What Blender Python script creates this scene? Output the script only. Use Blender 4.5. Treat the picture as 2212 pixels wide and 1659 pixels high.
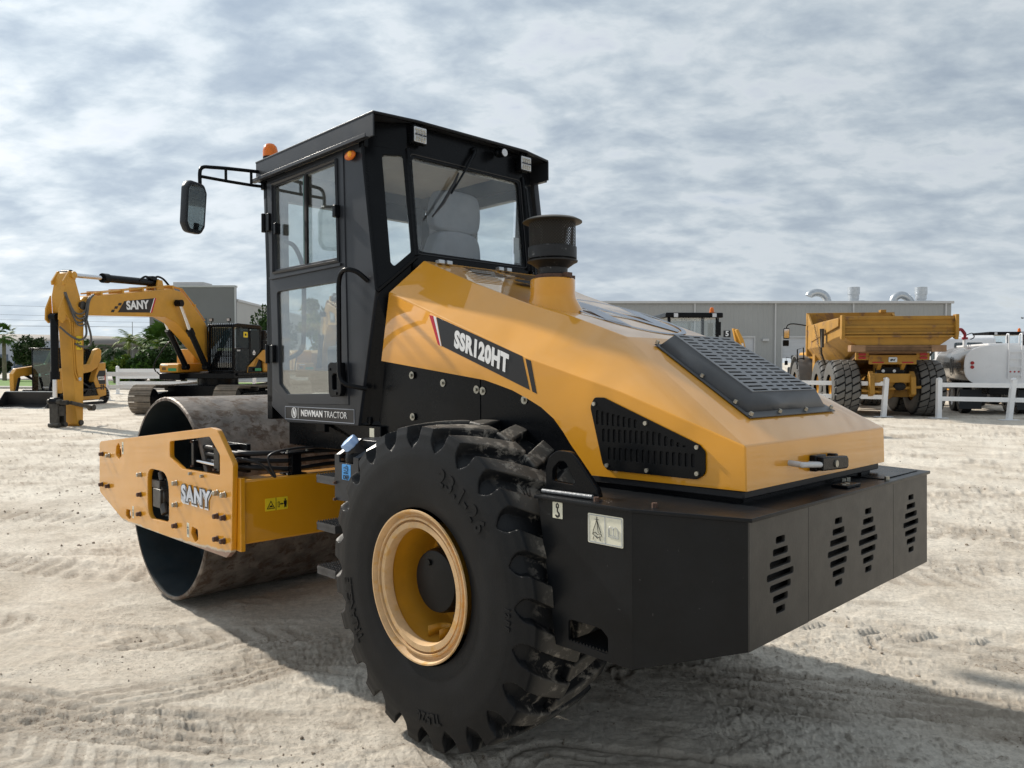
import bpy, bmesh, math, random
import numpy as np
from mathutils import Matrix, Vector
random.seed(7); np.random.seed(7)
R = math.radians
scn = bpy.context.scene
col = scn.collection
for o in list(bpy.data.objects): bpy.data.objects.remove(o)

# ------------------------------------------------------------------ camera
cd = bpy.data.cameras.new('camera'); cam = bpy.data.objects.new('camera', cd); col.objects.link(cam)
cd.sensor_width = 36; cd.lens = 36*1661/2212
cam.location = (0, 0, 1.82); cam.rotation_euler = (R(90-1.7), 0, 0)
cd.clip_start = .05; cd.clip_end = 4000
scn.camera = cam

# ------------------------------------------------------------------ light
SUN = Vector((-1.12, .87, 1.0)).normalized()          # towards the sun
EL = math.asin(SUN.z); AZ = math.atan2(SUN.x, SUN.y)
sd = bpy.data.lights.new('sun', 'SUN'); sd.energy = 5.0; sd.angle = R(1.6); sd.color = (1, .93, .83)
sun = bpy.data.objects.new('sun', sd); col.objects.link(sun)
sun.rotation_euler = SUN.to_track_quat('Z', 'Y').to_euler(); sun.location = (-20, 15, 25)
scn.view_settings.view_transform = 'Standard'; scn.view_settings.look = 'None'
scn.view_settings.exposure = 0.0; scn.view_settings.gamma = 1

W = bpy.data.worlds.new('World'); scn.world = W; W.use_nodes = True
nt = W.node_tree; nt.nodes.clear()
def N(t, **k):
    n = nt.nodes.new(t)
    for a, b in k.items():
        if a == 'ins':
            for i, v in b.items(): n.inputs[i].default_value = v
        else: setattr(n, a, b)
    return n
def L(a, b): nt.links.new(a, b)
def Mth(op, a, b=None, c=None, clamp=False):
    n = nt.nodes.new('ShaderNodeMath'); n.operation = op; n.use_clamp = clamp
    for i, v in enumerate((a, b, c)):
        if v is None: continue
        if isinstance(v, (int, float)): n.inputs[i].default_value = v
        else: nt.links.new(v, n.inputs[i])
    return n.outputs[0]
def ramp(fac, stops, interp='LINEAR'):
    n = nt.nodes.new('ShaderNodeValToRGB'); r = n.color_ramp; r.interpolation = interp
    while len(r.elements) < len(stops): r.elements.new(.5)
    for e, (p, c) in zip(r.elements, stops):
        e.position = p; e.color = (*c, 1) if len(c) == 3 else c
    nt.links.new(fac, n.inputs[0]); return n.outputs[0]
sky = N('ShaderNodeTexSky', sky_type='NISHITA', sun_disc=False, sun_elevation=EL, sun_rotation=AZ % (2*math.pi), altitude=10, air_density=1.0, dust_density=1.5, ozone_density=1.0)
tc = N('ShaderNodeTexCoord')
sx = N('ShaderNodeSeparateXYZ'); L(tc.outputs['Generated'], sx.inputs[0])
zz = Mth('ADD', Mth('MAXIMUM', sx.outputs[2], 0), .30)
cx = N('ShaderNodeCombineXYZ'); L(Mth('DIVIDE', sx.outputs[0], zz), cx.inputs[0]); L(Mth('DIVIDE', sx.outputs[1], zz), cx.inputs[1])
def noise(vec, sc, det=6, rough=.55, dist=0, loc=(0,0,0), rot=0, scl=(1,1,1)):
    m = N('ShaderNodeMapping'); L(vec, m.inputs[0]); m.inputs['Location'].default_value = loc; m.inputs['Rotation'].default_value = (0, 0, rot); m.inputs['Scale'].default_value = scl
    n = N('ShaderNodeTexNoise'); L(m.outputs[0], n.inputs['Vector'])
    n.inputs['Scale'].default_value = sc; n.inputs['Detail'].default_value = det; n.inputs['Roughness'].default_value = rough; n.inputs['Distortion'].default_value = dist
    return n.outputs[0]
cl = cx.outputs[0]
n1 = noise(cl, 4.6, 9, .56, .25, (3, 1, 0), R(20), (1, 1.25, 1))
n2 = noise(cl, 1.3, 4, .5, .2, (8, 5, 0), R(-15), (1, 1.3, 1))
n3 = noise(cl, 13, 6, .55, .2, (1, 2, 0), R(35), (1, 1.5, 1))
# cellular, rippled sheet of stratocumulus: warped cells plus noise at three scales
wn_ = N('ShaderNodeTexNoise'); L(cl, wn_.inputs['Vector']); wn_.inputs['Scale'].default_value = 3.4; wn_.inputs['Detail'].default_value = 4
va = N('ShaderNodeVectorMath', operation='MULTIPLY_ADD'); L(wn_.outputs['Color'], va.inputs[0]); va.inputs[1].default_value = (.26, .26, 0); L(cl, va.inputs[2])
mp = N('ShaderNodeMapping'); L(va.outputs[0], mp.inputs[0]); mp.inputs['Rotation'].default_value = (0, 0, R(-28)); mp.inputs['Scale'].default_value = (1, 1.9, 1)
vo = N('ShaderNodeTexVoronoi', feature='SMOOTH_F1'); L(mp.outputs[0], vo.inputs['Vector']); vo.inputs['Scale'].default_value = 5.2; vo.inputs['Smoothness'].default_value = .7
cell = Mth('SUBTRACT', .78, vo.outputs['Distance'])
dens = Mth('ADD', Mth('ADD', Mth('ADD', Mth('MULTIPLY', n1, .42), Mth('MULTIPLY', n2, .26)), Mth('MULTIPLY', n3, .20)), Mth('MULTIPLY', cell, .13))
# cloud body: thin bright edges, grey-blue thick centres
ccol = ramp(dens, [(.38, (.72, .76, .80)), (.44, (.60, .66, .71)), (.49, (.49, .56, .625)), (.55, (.39, .46, .54)), (.64, (.31, .38, .47))])
# towards the sun the veil glows, towards the right it is darker
dt = N('ShaderNodeVectorMath', operation='DOT_PRODUCT'); L(tc.outputs['Generated'], dt.inputs[0]); dt.inputs[1].default_value = SUN
glow = Mth('POWER', Mth('MAXIMUM', dt.outputs['Value'], 0), 3)
gain = Mth('ADD', .98, Mth('MULTIPLY', glow, .55))
hz = Mth('POWER', Mth('SUBTRACT', 1, Mth('MAXIMUM', sx.outputs[2], 0), clamp=True), 9)
mx = N('ShaderNodeMixRGB'); L(Mth('MULTIPLY', hz, .65), mx.inputs[0]); L(ccol, mx.inputs[1]); mx.inputs[2].default_value = (.68, .75, .80, 1)
bgc = N('ShaderNodeBackground'); L(mx.outputs[0], bgc.inputs[0]); L(gain, bgc.inputs[1])
bgs = N('ShaderNodeBackground'); L(sky.outputs[0], bgs.inputs[0]); bgs.inputs[1].default_value = .10
mask = ramp(dens, [(.33, (.45, .45, .45)), (.43, (1, 1, 1))])
ms = N('ShaderNodeMixShader'); L(mask, ms.inputs[0]); L(bgs.outputs[0], ms.inputs[1]); L(bgc.outputs[0], ms.inputs[2])
wo = N('ShaderNodeOutputWorld'); L(ms.outputs[0], wo.inputs[0])

# ------------------------------------------------------------------ materials
MATS = {}
def pm(name, base, rough=.5, metal=0., var=.12, vscale=3., bump=0., bscale=60., dust=0., dustcol=(.42, .37, .30), dscale=2.5, coat=0., rvar=.1, spec=.4, rust=None, stripes=None, wave=0., wscale=2., coord='Object'):
    global nt
    m = bpy.data.materials.new(name); m.use_nodes = True; nt = m.node_tree; nt.nodes.clear()
    out = N('ShaderNodeOutputMaterial'); b = N('ShaderNodeBsdfPrincipled'); L(b.outputs[0], out.inputs[0])
    t = N('ShaderNodeTexCoord'); v = t.outputs[coord]
    a = noise(v, vscale, 5, .6)
    lo = tuple(c*(1-var) for c in base); hi = tuple(min(1, c*(1+var)) for c in base)
    c = ramp(a, [(.3, lo), (.7, hi)])
    rf = Mth('ADD', rough-rvar/2, Mth('MULTIPLY', noise(v, vscale*2.3, 6, .65, 0, (4, 4, 4)), rvar))
    if rust:
        rc, rs, th = rust
        rm = ramp(noise(v, rs, 8, .7, .3, (9, 2, 5)), [(th, (0, 0, 0)), (th+.09, (1, 1, 1))])
        x = N('ShaderNodeMixRGB'); L(rm, x.inputs[0]); L(c, x.inputs[1]); x.inputs[2].default_value = (*rc, 1); c = x.outputs[0]
        rf = Mth('ADD', rf, Mth('MULTIPLY', rm, .25))
    if dust:
        dm = noise(v, dscale, 8, .7, .2, (2, 7, 1))
        g = N('ShaderNodeNewGeometry'); s = N('ShaderNodeSeparateXYZ'); L(g.outputs['Normal'], s.inputs[0])
        up = Mth('ADD', .22, Mth('MULTIPLY', Mth('MAXIMUM', s.outputs[2], 0), .78))
        f = Mth('MULTIPLY', Mth('MULTIPLY', ramp(dm, [(.3, (.15,)*3), (.72, (1,)*3)]), up), dust, clamp=True)
        x = N('ShaderNodeMixRGB'); L(f, x.inputs[0]); L(c, x.inputs[1]); x.inputs[2].default_value = (*dustcol, 1); c = x.outputs[0]
        rf = Mth('ADD', rf, Mth('MULTIPLY', f, .45), clamp=True)
    L(c, b.inputs['Base Color']); L(rf, b.inputs['Roughness'])
    b.inputs['Metallic'].default_value = metal; b.inputs['Specular IOR Level'].default_value = spec
    if coat: b.inputs['Coat Weight'].default_value = coat; b.inputs['Coat Roughness'].default_value = .02
    nrm = None
    if wave:
        bp = N('ShaderNodeBump'); bp.inputs['Strength'].default_value = wave; bp.inputs['Distance'].default_value = .02
        L(noise(v, wscale, 1, .3, .4, (5, 5, 5)), bp.inputs['Height']); nrm = bp.outputs[0]
    if stripes:
        ax, freq, st = stripes
        s = N('ShaderNodeSeparateXYZ'); L(v, s.inputs[0])
        sw = Mth('SINE', Mth('MULTIPLY', s.outputs[ax], freq))
        sw = Mth('MAXIMUM', sw, .3)
        bp = N('ShaderNodeBump'); bp.inputs['Strength'].default_value = st; bp.inputs['Distance'].default_value = .03; L(sw, bp.inputs['Height'])
        if nrm: L(nrm, bp.inputs['Normal'])
        nrm = bp.outputs[0]
    if bump:
        bp = N('ShaderNodeBump'); bp.inputs['Strength'].default_value = bump; bp.inputs['Distance'].default_value = .004
        L(noise(v, bscale, 6, .6), bp.inputs['Height'])
        if nrm: L(nrm, bp.inputs['Normal'])
        nrm = bp.outputs[0]
    if nrm: L(nrm, b.inputs['Normal'])
    MATS[name] = m; m['bsdf'] = b.name
    return m
YB = (.70, .300, .003)
yellow = pm('yellow_paint', YB, .36, 0, .06, 1.5, .03, 90, 20*.01, (.62, .44, .27), 2.2, .95, .1, wave=.55, wscale=3.2, spec=.3)
yellow_top = yellow
yellow_dusty = pm('dusty_yellow_flange', (.60, .40, .21), .6, 0, .12, 14, .2, 60, 0, rust=((.60, .35, .12), 14, .52))
yellow_rim = pm('yellow_rim', (.50, .24, .012), .38, 0, .12, 6, .08, 60, .18, (.5, .35, .2), 8)
black = pm('black_paint', (.004, .0048, .0062), .26, 0, .25, 3, .06, 80, .015, (.20, .18, .16), 3.2, rvar=.2, spec=.14)
cabgrey = pm('charcoal_cab_paint', (.024, .027, .033), .34, 0, .2, 3, .06, 90, .06, (.22, .21, .2), 2.0, rvar=.2, spec=.3)
blackmat = pm('dusty_black_steel', (.0062, .0072, .0088), .32, .0, .3, 5, .10, 70, .03, (.20, .20, .20), 6, rvar=.25, spec=.20, rust=((.10, .10, .10), 38, .665))
rearsteel = pm('matt_sky_lit_rear_steel', (.031, .030, .0285), .40, 0, .25, 6, .10, 70, .15, (.20, .17, .13), 9, rvar=.2)  # matt rear plates, sky reflection painted in as a lighter base than the sides
dark = pm('dark_interior', (.008, .008, .009), .8, 0, .2, 5)
rubber = pm('tyre_rubber', (.0075, .0085, .0102), .44, 0, .25, 7, .15, 120, .03, (.22, .20, .17), 5, rvar=.15, spec=.17)
rubber_plain = pm('black_rubber', (.018, .018, .02), .5, 0, .2, 9, .1, 90)
drumsteel = pm('weathered_drum_steel', (.145, .125, .110), .46, .4, .6, 9, .55, 45, .30, (.30, .25, .20), 7, rust=((.075, .048, .034), 9, .50), rvar=.3)
druminside = pm('blue_black_paint', (.022, .036, .046), .5, 0, .3, 4, .15, 40, .15, (.25, .22, .18), 5)
bolt_zinc = pm('zinc_bolt', (.42, .40, .34), .42, .8, .25, 40, .1, 90)
bolt_rust = pm('rusty_bolt', (.10, .058, .042), .75, .2, .35, 50, .3, 120)
chrome = pm('chrome_rod', (.65, .66, .68), .12, 1, .05, 5)
galv = pm('galvanised_metal', (.50, .53, .56), .38, .8, .12, 5, .05, 40)
white = pm('white_vinyl', (.80, .81, .82), .45, 0, .04, 3, .02, 40, .06, (.5, .45, .38), 3)
whitepaint = pm('white_paint', (.78, .79, .81), .28, 0, .05, 2, .02, 50, .10, (.45, .40, .34), 2, coat=.4)
orange = pm('amber_lens', (.85, .20, .01), .25, 0, .08, 20); MATS['amber_lens'].node_tree.nodes[orange['bsdf']].inputs['Transmission Weight'].default_value = .3
redlens = pm('red_lens', (.35, .008, .012), .25, 0, .1, 20)
lens = pm('clear_lens', (.55, .57, .60), .22, .3, .2, 160, .6, 260)
seatgrey = pm('grey_seat_fabric', (.19, .205, .24), .85, 0, .08, 20, .3, 300)
headliner = pm('beige_headliner', (.36, .31, .25), .85, 0, .06, 10)
decal_w = pm('white_decal', (.80, .80, .80), .4, 0, .02, 5)
decal_k = pm('black_decal', (.012, .012, .014), .30, 0, .1, 5)
decal_r = pm('red_decal', (.50, .012, .03), .35, 0, .05, 5)
decal_y = pm('yellow_decal', (.80, .58, .02), .4, 0, .05, 5)
decal_s = pm('silver_decal', (.58, .63, .72), .3, .1, .2, 8)
decal_g = pm('grey_blue_decal', (.33, .36, .42), .35, 0, .05, 5)
decal_c = pm('cream_label', (.70, .68, .55), .45, 0, .05, 5)
decal_b = pm('blue_label', (.06, .30, .68), .4, 0, .05, 5)
decal_gr = pm('green_label', (.03, .28, .11), .4, 0, .05, 5)
rustedge = pm('bare_rusty_edge', (.20, .095, .055), .7, .2, .35, 18, .4, 80)
capblue = pm('pale_blue_plastic', (.30, .45, .72), .4, 0, .08, 12)
def glassmat(name, tint, ref=1.0, extra=.0, film=0.):
    global nt
    m = bpy.data.materials.new(name); m.use_nodes = True; nt = m.node_tree; nt.nodes.clear()
    out = N('ShaderNodeOutputMaterial'); tr = N('ShaderNodeBsdfTransparent'); tr.inputs[0].default_value = (*tint, 1)
    gl = N('ShaderNodeBsdfGlossy'); gl.inputs['Roughness'].default_value = .02; gl.inputs[0].default_value = (ref, ref, ref, 1)
    df = N('ShaderNodeBsdfDiffuse'); df.inputs[0].default_value = (.45, .45, .42, 1)
    lw = N('ShaderNodeLayerWeight'); lw.inputs[0].default_value = .5; sch = Mth('ADD', .04, Mth('MULTIPLY', Mth('POWER', lw.outputs['Facing'], 5), .96))
    m1 = N('ShaderNodeMixShader'); L(Mth('ADD', sch, extra, clamp=True), m1.inputs[0]); L(tr.outputs[0], m1.inputs[1]); L(gl.outputs[0], m1.inputs[2])
    t = N('ShaderNodeTexCoord')
    m2 = N('ShaderNodeMixShader'); L(Mth('MULTIPLY', noise(t.outputs['Object'], 5, 6, .6), film), m2.inputs[0]); L(m1.outputs[0], m2.inputs[1]); L(df.outputs[0], m2.inputs[2])
    L(m2.outputs[0], out.inputs[0]); MATS[name] = m; return m
glass = glassmat('cab_glass', (.955, .975, .975), 1, .012, .05)
glass_side = glassmat('door_glass', (.76, .81, .81), 1, .12, .14)
glass_dark = glassmat('tinted_glass', (.25, .34, .36), 1, .05, .03)

# ------------------------------------------------------------------ mesh helpers
def tag(o, label=None, cat=None, group=None, kind=None):
    if label: o['label'] = label
    if cat: o['category'] = cat
    if group: o['group'] = group
    if kind: o['kind'] = kind
    return o
def empty(name, M, label, cat, group=None):
    o = bpy.data.objects.new(name, None); col.objects.link(o); o.matrix_world = M; o.empty_display_size = .3
    return tag(o, label, cat, group)
def link(name, me, mat, parent=None, label=None):
    if mat and not me.materials: me.materials.append(mat)
    o = bpy.data.objects.new(name, me); col.objects.link(o)
    if parent: o.parent = parent
    if label: o['label'] = label
    return o
def addbevel(o, w, seg=2, ang=25):
    b = o.modifiers.new('bevel', 'BEVEL'); b.width = w; b.segments = seg; b.limit_method = 'ANGLE'; b.angle_limit = R(ang); b.harden_normals = False
    return o
class MB:
    def __init__(s): s.v = []; s.f = []; s.mi = []; s.cur = 0
    def add(s, vs, fs):
        n = len(s.v); s.v += [tuple(p) for p in vs]; s.f += [tuple(i+n for i in f) for f in fs]; s.mi += [s.cur]*len(fs); return s
    def box(s, x0, x1, y0, y1, z0, z1, M=None):
        vs = [Vector((x, y, z)) for z in (z0, z1) for y in (y0, y1) for x in (x0, x1)]
        if M: vs = [M @ p for p in vs]
        return s.add(vs, [(0, 2, 3, 1), (4, 5, 7, 6), (0, 1, 5, 4), (2, 6, 7, 3), (0, 4, 6, 2), (1, 3, 7, 5)])
    def extr(s, pts, vec):
        n = len(pts); a = [Vector(p) for p in pts]; b = [p+Vector(vec) for p in a]
        return s.add(a+b, [tuple(range(n))[::-1], tuple(range(n, 2*n))]+[(i, (i+1) % n, n+(i+1) % n, n+i) for i in range(n)])
    def prism(s, pts, axis, a, b):      # pts 2-D in the two other axes (in x,y,z order)
        def P(p, q):
            l = list(p); l.insert('xyz'.index(axis), q); return Vector(l)
        return s.extr([P(p, a) for p in pts], P((0, 0), b-a) if False else tuple(P((0, 0), b-a)))
    def cyl(s, p0, p1, r0, r1=None, n=16, caps=True):
        r1 = r0 if r1 is None else r1
        p0 = Vector(p0); p1 = Vector(p1); q = (p1-p0).to_track_quat('Z', 'Y')
        vs = []
        for p, r in ((p0, r0), (p1, r1)):
            for i in range(n):
                a = 2*math.pi*i/n; vs.append(p+q @ Vector((r*math.cos(a), r*math.sin(a), 0)))
        fs = [(i, (i+1) % n, n+(i+1) % n, n+i) for i in range(n)]
        if caps: fs += [tuple(range(n))[::-1], tuple(range(n, 2*n))]
        return s.add(vs, fs)
    def tube(s, path, r, n=8, closed=False):
        P = [Vector(p) for p in path]; m = len(P); vs = []
        up = None
        for i, p in enumerate(P):
            t = (P[min(i+1, m-1)]-P[max(i-1, 0)]).normalized()
            if up is None: up = t.orthogonal().normalized()
            up = (up-t*up.dot(t)).normalized(); w = t.cross(up)
            rr = r[i] if isinstance(r, (list, tuple)) else r
            for k in range(n):
                a = 2*math.pi*k/n; vs.append(p+(up*math.cos(a)+w*math.sin(a))*rr)
        fs = [(i*n+k, i*n+(k+1) % n, (i+1)*n+(k+1) % n, (i+1)*n+k) for i in range(m-1) for k in range(n)]
        fs += [tuple(range(n))[::-1], tuple(range((m-1)*n, m*n))]
        return s.add(vs, fs)
    def lathe(s, prof, o=(0, 0, 0), axis='z', n=32, closed=False, caps=True):   # prof = (along axis, radius)
        vs = []; o = Vector(o)
        for a, r in prof:
            for i in range(n):
                t = 2*math.pi*i/n; c, d = r*math.cos(t), r*math.sin(t)
                vs.append(o+Vector({'z': (c, d, a), 'x': (a, c, d), 'y': (d, a, c)}[axis]))
        m = len(prof)
        fs = [(i*n+k, i*n+(k+1) % n, ((i+1) % m)*n+(k+1) % n, ((i+1) % m)*n+k) for i in range(m if closed else m-1) for k in range(n)]
        if not closed and caps:
            if prof[0][1] > 1e-5: fs.append(tuple(range(n))[::-1])
            if prof[-1][1] > 1e-5: fs.append(tuple(range((m-1)*n, m*n)))
        return s.add(vs, fs)
    def sphere(s, c, r, sc=(1, 1, 1), nu=16, nv=10):
        c = Vector(c); vs = []; fs = []
        for j in range(nv+1):
            ph = math.pi*j/nv
            for i in range(nu):
                t = 2*math.pi*i/nu
                vs.append(c+Vector((r*sc[0]*math.sin(ph)*math.cos(t), r*sc[1]*math.sin(ph)*math.sin(t), r*sc[2]*math.cos(ph))))
        for j in range(nv):
            for i in range(nu): fs.append((j*nu+i, (j+1)*nu+i, (j+1)*nu+(i+1) % nu, j*nu+(i+1) % nu))
        return s.add(vs, fs)
    def mesh(s, name, ang=35, recalc=True):
        me = bpy.data.meshes.new(name); me.from_pydata(s.v, [], s.f)
        if any(s.mi): me.polygons.foreach_set('material_index', s.mi)
        if recalc:
            bm = bmesh.new(); bm.from_mesh(me); bmesh.ops.remove_doubles(bm, verts=bm.verts, dist=1e-5); bmesh.ops.recalc_face_normals(bm, faces=bm.faces); bm.to_mesh(me); bm.free()
        me.polygons.foreach_set('use_smooth', [True]*len(me.polygons)); me.set_sharp_from_angle(angle=R(ang)); me.update()
        return me
    def build(s, name, mat, parent=None, ang=35, bevel=0, seg=2, label=None, recalc=True):
        me = s.mesh(name, ang, recalc)
        for m in (mat if isinstance(mat, (list, tuple)) else [mat]): me.materials.append(m)
        o = link(name, me, None, parent, label)
        if bevel: addbevel(o, bevel, seg)
        return o
def fr(o, xd, yd):
    x = Vector(xd).normalized(); y = Vector(yd); z = x.cross(y).normalized(); y = z.cross(x)
    M = Matrix.Identity(4)
    for i, c in enumerate((x, y, z, Vector(o))):
        for k in range(3): M[k][i] = c[k]
    return M
def left(x): return fr((x, 0, 0), (0, -1, 0), (0, 0, 1))      # u=-y, v=z, outward = -x
def rear(y): return fr((0, y, 0), (1, 0, 0), (0, 0, 1))       # u=x, v=z, outward = -y
def fillet(pts, r, n=4):
    out = []; m = len(pts)
    for i in range(m):
        rr = r[i] if isinstance(r, (list, tuple)) else r
        p = Vector(pts[i]); a = Vector(pts[i-1])-p; b = Vector(pts[(i+1) % m])-p
        if rr <= 0 or a.length < 1e-6 or b.length < 1e-6: out.append(tuple(p)); continue
        an = a.angle(b)
        if an > R(178): out.append(tuple(p)); continue
        t = min(rr/math.tan(an/2), a.length*.49, b.length*.49)
        p1 = p+a.normalized()*t; p2 = p+b.normalized()*t
        for k in range(n+1):
            s = k/n; out.append(tuple(p1*(1-s)**2+p*2*s*(1-s)+p2*s*s))
    return out
def rect(u0, u1, v0, v1, r=0, n=4):
    p = [(u0, v0), (u1, v0), (u1, v1), (u0, v1)]
    return fillet(p, r, n) if r else p
def curvemesh(cu, M, sx=1, shear=0):
    ob = bpy.data.objects.new('tmp', cu); col.objects.link(ob)
    dg = bpy.context.evaluated_depsgraph_get(); me = bpy.data.meshes.new_from_object(ob.evaluated_get(dg))
    bpy.data.objects.remove(ob); bpy.data.curves.remove(cu)
    S = Matrix.Identity(4); S[0][0] = sx; S[0][1] = shear
    me.transform(M @ S); return me
def plate(name, outer, holes, th, M, mat, parent=None, bevel=.0015, label=None, ang=30):
    cu = bpy.data.curves.new('c', 'CURVE'); cu.dimensions = '2D'; cu.fill_mode = 'BOTH'
    cu.extrude = max(th/2-bevel, 0); cu.bevel_depth = bevel; cu.bevel_resolution = 1
    for lp in [outer]+list(holes):
        sp = cu.splines.new('POLY'); sp.points.add(len(lp)-1); sp.use_cyclic_u = True
        for p, q in zip(sp.points, lp): p.co = (q[0], q[1], 0, 1)
    me = curvemesh(cu, M @ Matrix.Translation((0, 0, -th/2)))
    me.name = name
    me.polygons.foreach_set('use_smooth', [True]*len(me.polygons)); me.set_sharp_from_angle(angle=R(ang))
    return link(name, me, mat, parent, label)
def text(s, size, M, mat, name, parent, bold=0, sx=1, shear=0, align='CENTER', ext=.0012, space=1):
    cu = bpy.data.curves.new('t', 'FONT'); cu.body = s; cu.size = size; cu.offset = bold; cu.extrude = ext
    cu.align_x = align; cu.align_y = 'CENTER'; cu.space_character = space; cu.resolution_u = 4
    me = curvemesh(cu, M, sx, shear); me.name = name
    return link(name, me, mat, parent)
def at(M, u, v, w=0): return M @ Matrix.Translation((u, v, w))
def hexbolt(p, d, r, h, mb):
    p = Vector(p); d = Vector(d).normalized()
    mb.cyl(p, p+d*h*.2, r*1.15, n=14); mb.cyl(p+d*h*.2, p+d*h, r, r*.95, 6)
def arc(c, r, a0, a1, n, f):    # f maps (cos,sin) to 3-D
    return [Vector(c)+Vector(f(r*math.cos(a0+(a1-a0)*i/n), r*math.sin(a0+(a1-a0)*i/n))) for i in range(n+1)]
def smooth_path(pts, n=6):
    P = [Vector(p) for p in pts]; out = []
    for i in range(len(P)-1):
        p0 = P[max(i-1, 0)]; p1 = P[i]; p2 = P[i+1]; p3 = P[min(i+2, len(P)-1)]
        for k in range(n):
            t = k/n; out.append(.5*((2*p1)+(p2-p0)*t+(2*p0-5*p1+4*p2-p3)*t*t+(3*p1-p0-3*p2+p3)*t**3))
    out.append(P[-1]); return out

# ------------------------------------------------------------------ ground
def vnoise(x, y, seed=0):
    xi = np.floor(x).astype(np.int64); yi = np.floor(y).astype(np.int64); xf = x-xi; yf = y-yi
    def h(a, b):
        k = (a*374761393+b*668265263+seed*974634777) & 0xffffffff
        k = ((k ^ (k >> 13))*1274126177) & 0xffffffff
        return ((k ^ (k >> 16)) & 0xffff)/65535.
    u = xf*xf*(3-2*xf); v = yf*yf*(3-2*yf)
    return (h(xi, yi)*(1-u)+h(xi+1, yi)*u)*(1-v)+(h(xi, yi+1)*(1-u)+h(xi+1, yi+1)*u)*v
def fbm(x, y, sc, octs=4, seed=0, g=.5):
    s = 0; a = 1; t = 0
    for i in range(octs):
        c, d = math.cos(.6*i), math.sin(.6*i)
        s = s+a*vnoise((x*c-y*d)*sc+17.3*i, (x*d+y*c)*sc-9.1*i, seed+i); t += a; a *= g; sc *= 2.03
    return s/t
def ss(a, b, x): t = np.clip((x-a)/(b-a), 0, 1); return t*t*(3-2*t)
# tyre and drum tracks: (points, width, tread pitch, depth, kind)
TR = []
def trk(p, w, pitch, dep, kind):
    P = np.array([tuple(v) for v in smooth_path([(a, b, 0) for a, b in p], 10)])[:, :2]
    TR.append((P, w, pitch, dep, kind))
trk([(-1.5, 4.7), (.6, 4.15), (2.4, 3.75), (4.5, 3.3)], .40, .075, .016, 0)
trk([(-2.6, 3.6), (-.9, 3.05), (.8, 2.55), (3.0, 2.2)], .36, .06, .013, 1)
trk([(-4.6, 4.6), (-2.8, 4.0), (-1.2, 3.6), (.1, 3.2)], .34, .07, .014, 1)
trk([(-3.2, 3.0), (-1.6, 2.85), (0, 2.75), (1.6, 2.9), (4, 3.4)], .40, .06, .010, 0)
trk([(.4, 2.35), (1.6, 2.7), (2.9, 3.3), (5.5, 4.3)], .42, .10, .014, 2)
trk([(-6.5, 7.6), (-4.7, 6.9), (-3.2, 6.5), (-2.2, 6.7)], .45, .10, .028, 2)
trk([(-7.5, 9.4), (-5.4, 8.9), (-3.8, 8.7), (-2, 9.3)], .5, .11, .030, 2)
trk([(-8, 6.2), (-5.6, 5.6), (-4.0, 5.4), (-2.7, 5.0), (-1.4, 5.0)], .42, .09, .018, 1)
trk([(-9, 12), (-6.5, 11.4), (-3.5, 11), (-1, 11.5)], .5, .12, .022, 2)
trk([(-14, 14), (-10, 13), (-6, 13.2), (-2, 14)], .55, .12, .022, 2)
trk([(2.0, 5.3), (3.4, 4.9), (5, 4.7), (7.5, 4.9)], .36, .17, .022, 3)
trk([(3.2, 9.5), (4.8, 8.4), (5.6, 7.2), (5.7, 6.0), (5.2, 5.0), (4.0, 4.0)], .45, .09, .015, 1)
trk([(4.2, 13), (6.5, 11), (7.6, 9), (7.7, 7), (7, 5.2)], .5, .09, .014, 1)
trk([(5, 17), (8, 14.5), (10, 12), (10.6, 9)], .5, .1, .015, 2)
trk([(2.6, 8.4), (4.6, 8.0), (7, 8.2), (11, 9.4)], .42, .1, .014, 1)
trk([(3, 6.4), (5, 6.2), (7, 6.9), (10, 8.5)], .4, .1, .013, 2)
trk([(3, 14), (7, 13.5), (12, 14.5), (18, 17)], .5, .12, .018, 2)
trk([(-16, 17), (-12, 16.4), (-8, 16.6), (-3, 18)], .55, .13, .02, 2)
trk([(-1.9, 7.2), (-3.4, 5.4), (-4.4, 3.6), (-4.9, 2)], .5, .4, .006, 4)
trk([(.2, 3.3), (1.6, 3.05), (3.2, 2.7), (5, 2.2)], .55, .05, .009, 5)
trk([(.8, 4.3), (2.2, 3.95), (4.0, 3.45), (6, 2.9)], .6, .05, .009, 5)
trk([(2.5, 4.9), (4.2, 4.1), (6.5, 3.2)], .5, .05, .007, 5)
trk([(-4.2, 3.4), (-2.9, 3.75), (-1.7, 4.3), (-.9, 5.0)], .45, .05, .006, 5)
trk([(-6, 5.0), (-4.2, 4.4), (-2.4, 3.9), (-.9, 3.65)], .5, .05, .007, 5)
trk([(-2.6, 2.3), (-1.2, 2.45), (.4, 2.2)], .5, .05, .006, 5)
trk([(2.4, 7.2), (5, 6.6), (8.5, 7.4)], .6, .05, .008, 5)
trk([(2.8, 11), (6, 10.4), (10, 11.6), (15, 14)], .7, .05, .010, 5)
trk([(-12, 9.5), (-8, 8.0), (-5, 7.4), (-2.8, 7.6)], .7, .05, .010, 5)
trk([(-14, 19), (-8, 18), (-3, 19)], .8, .05, .012, 5)
trk([(4, 20), (9, 18.5), (14, 20)], .8, .05, .012, 5)
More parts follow.
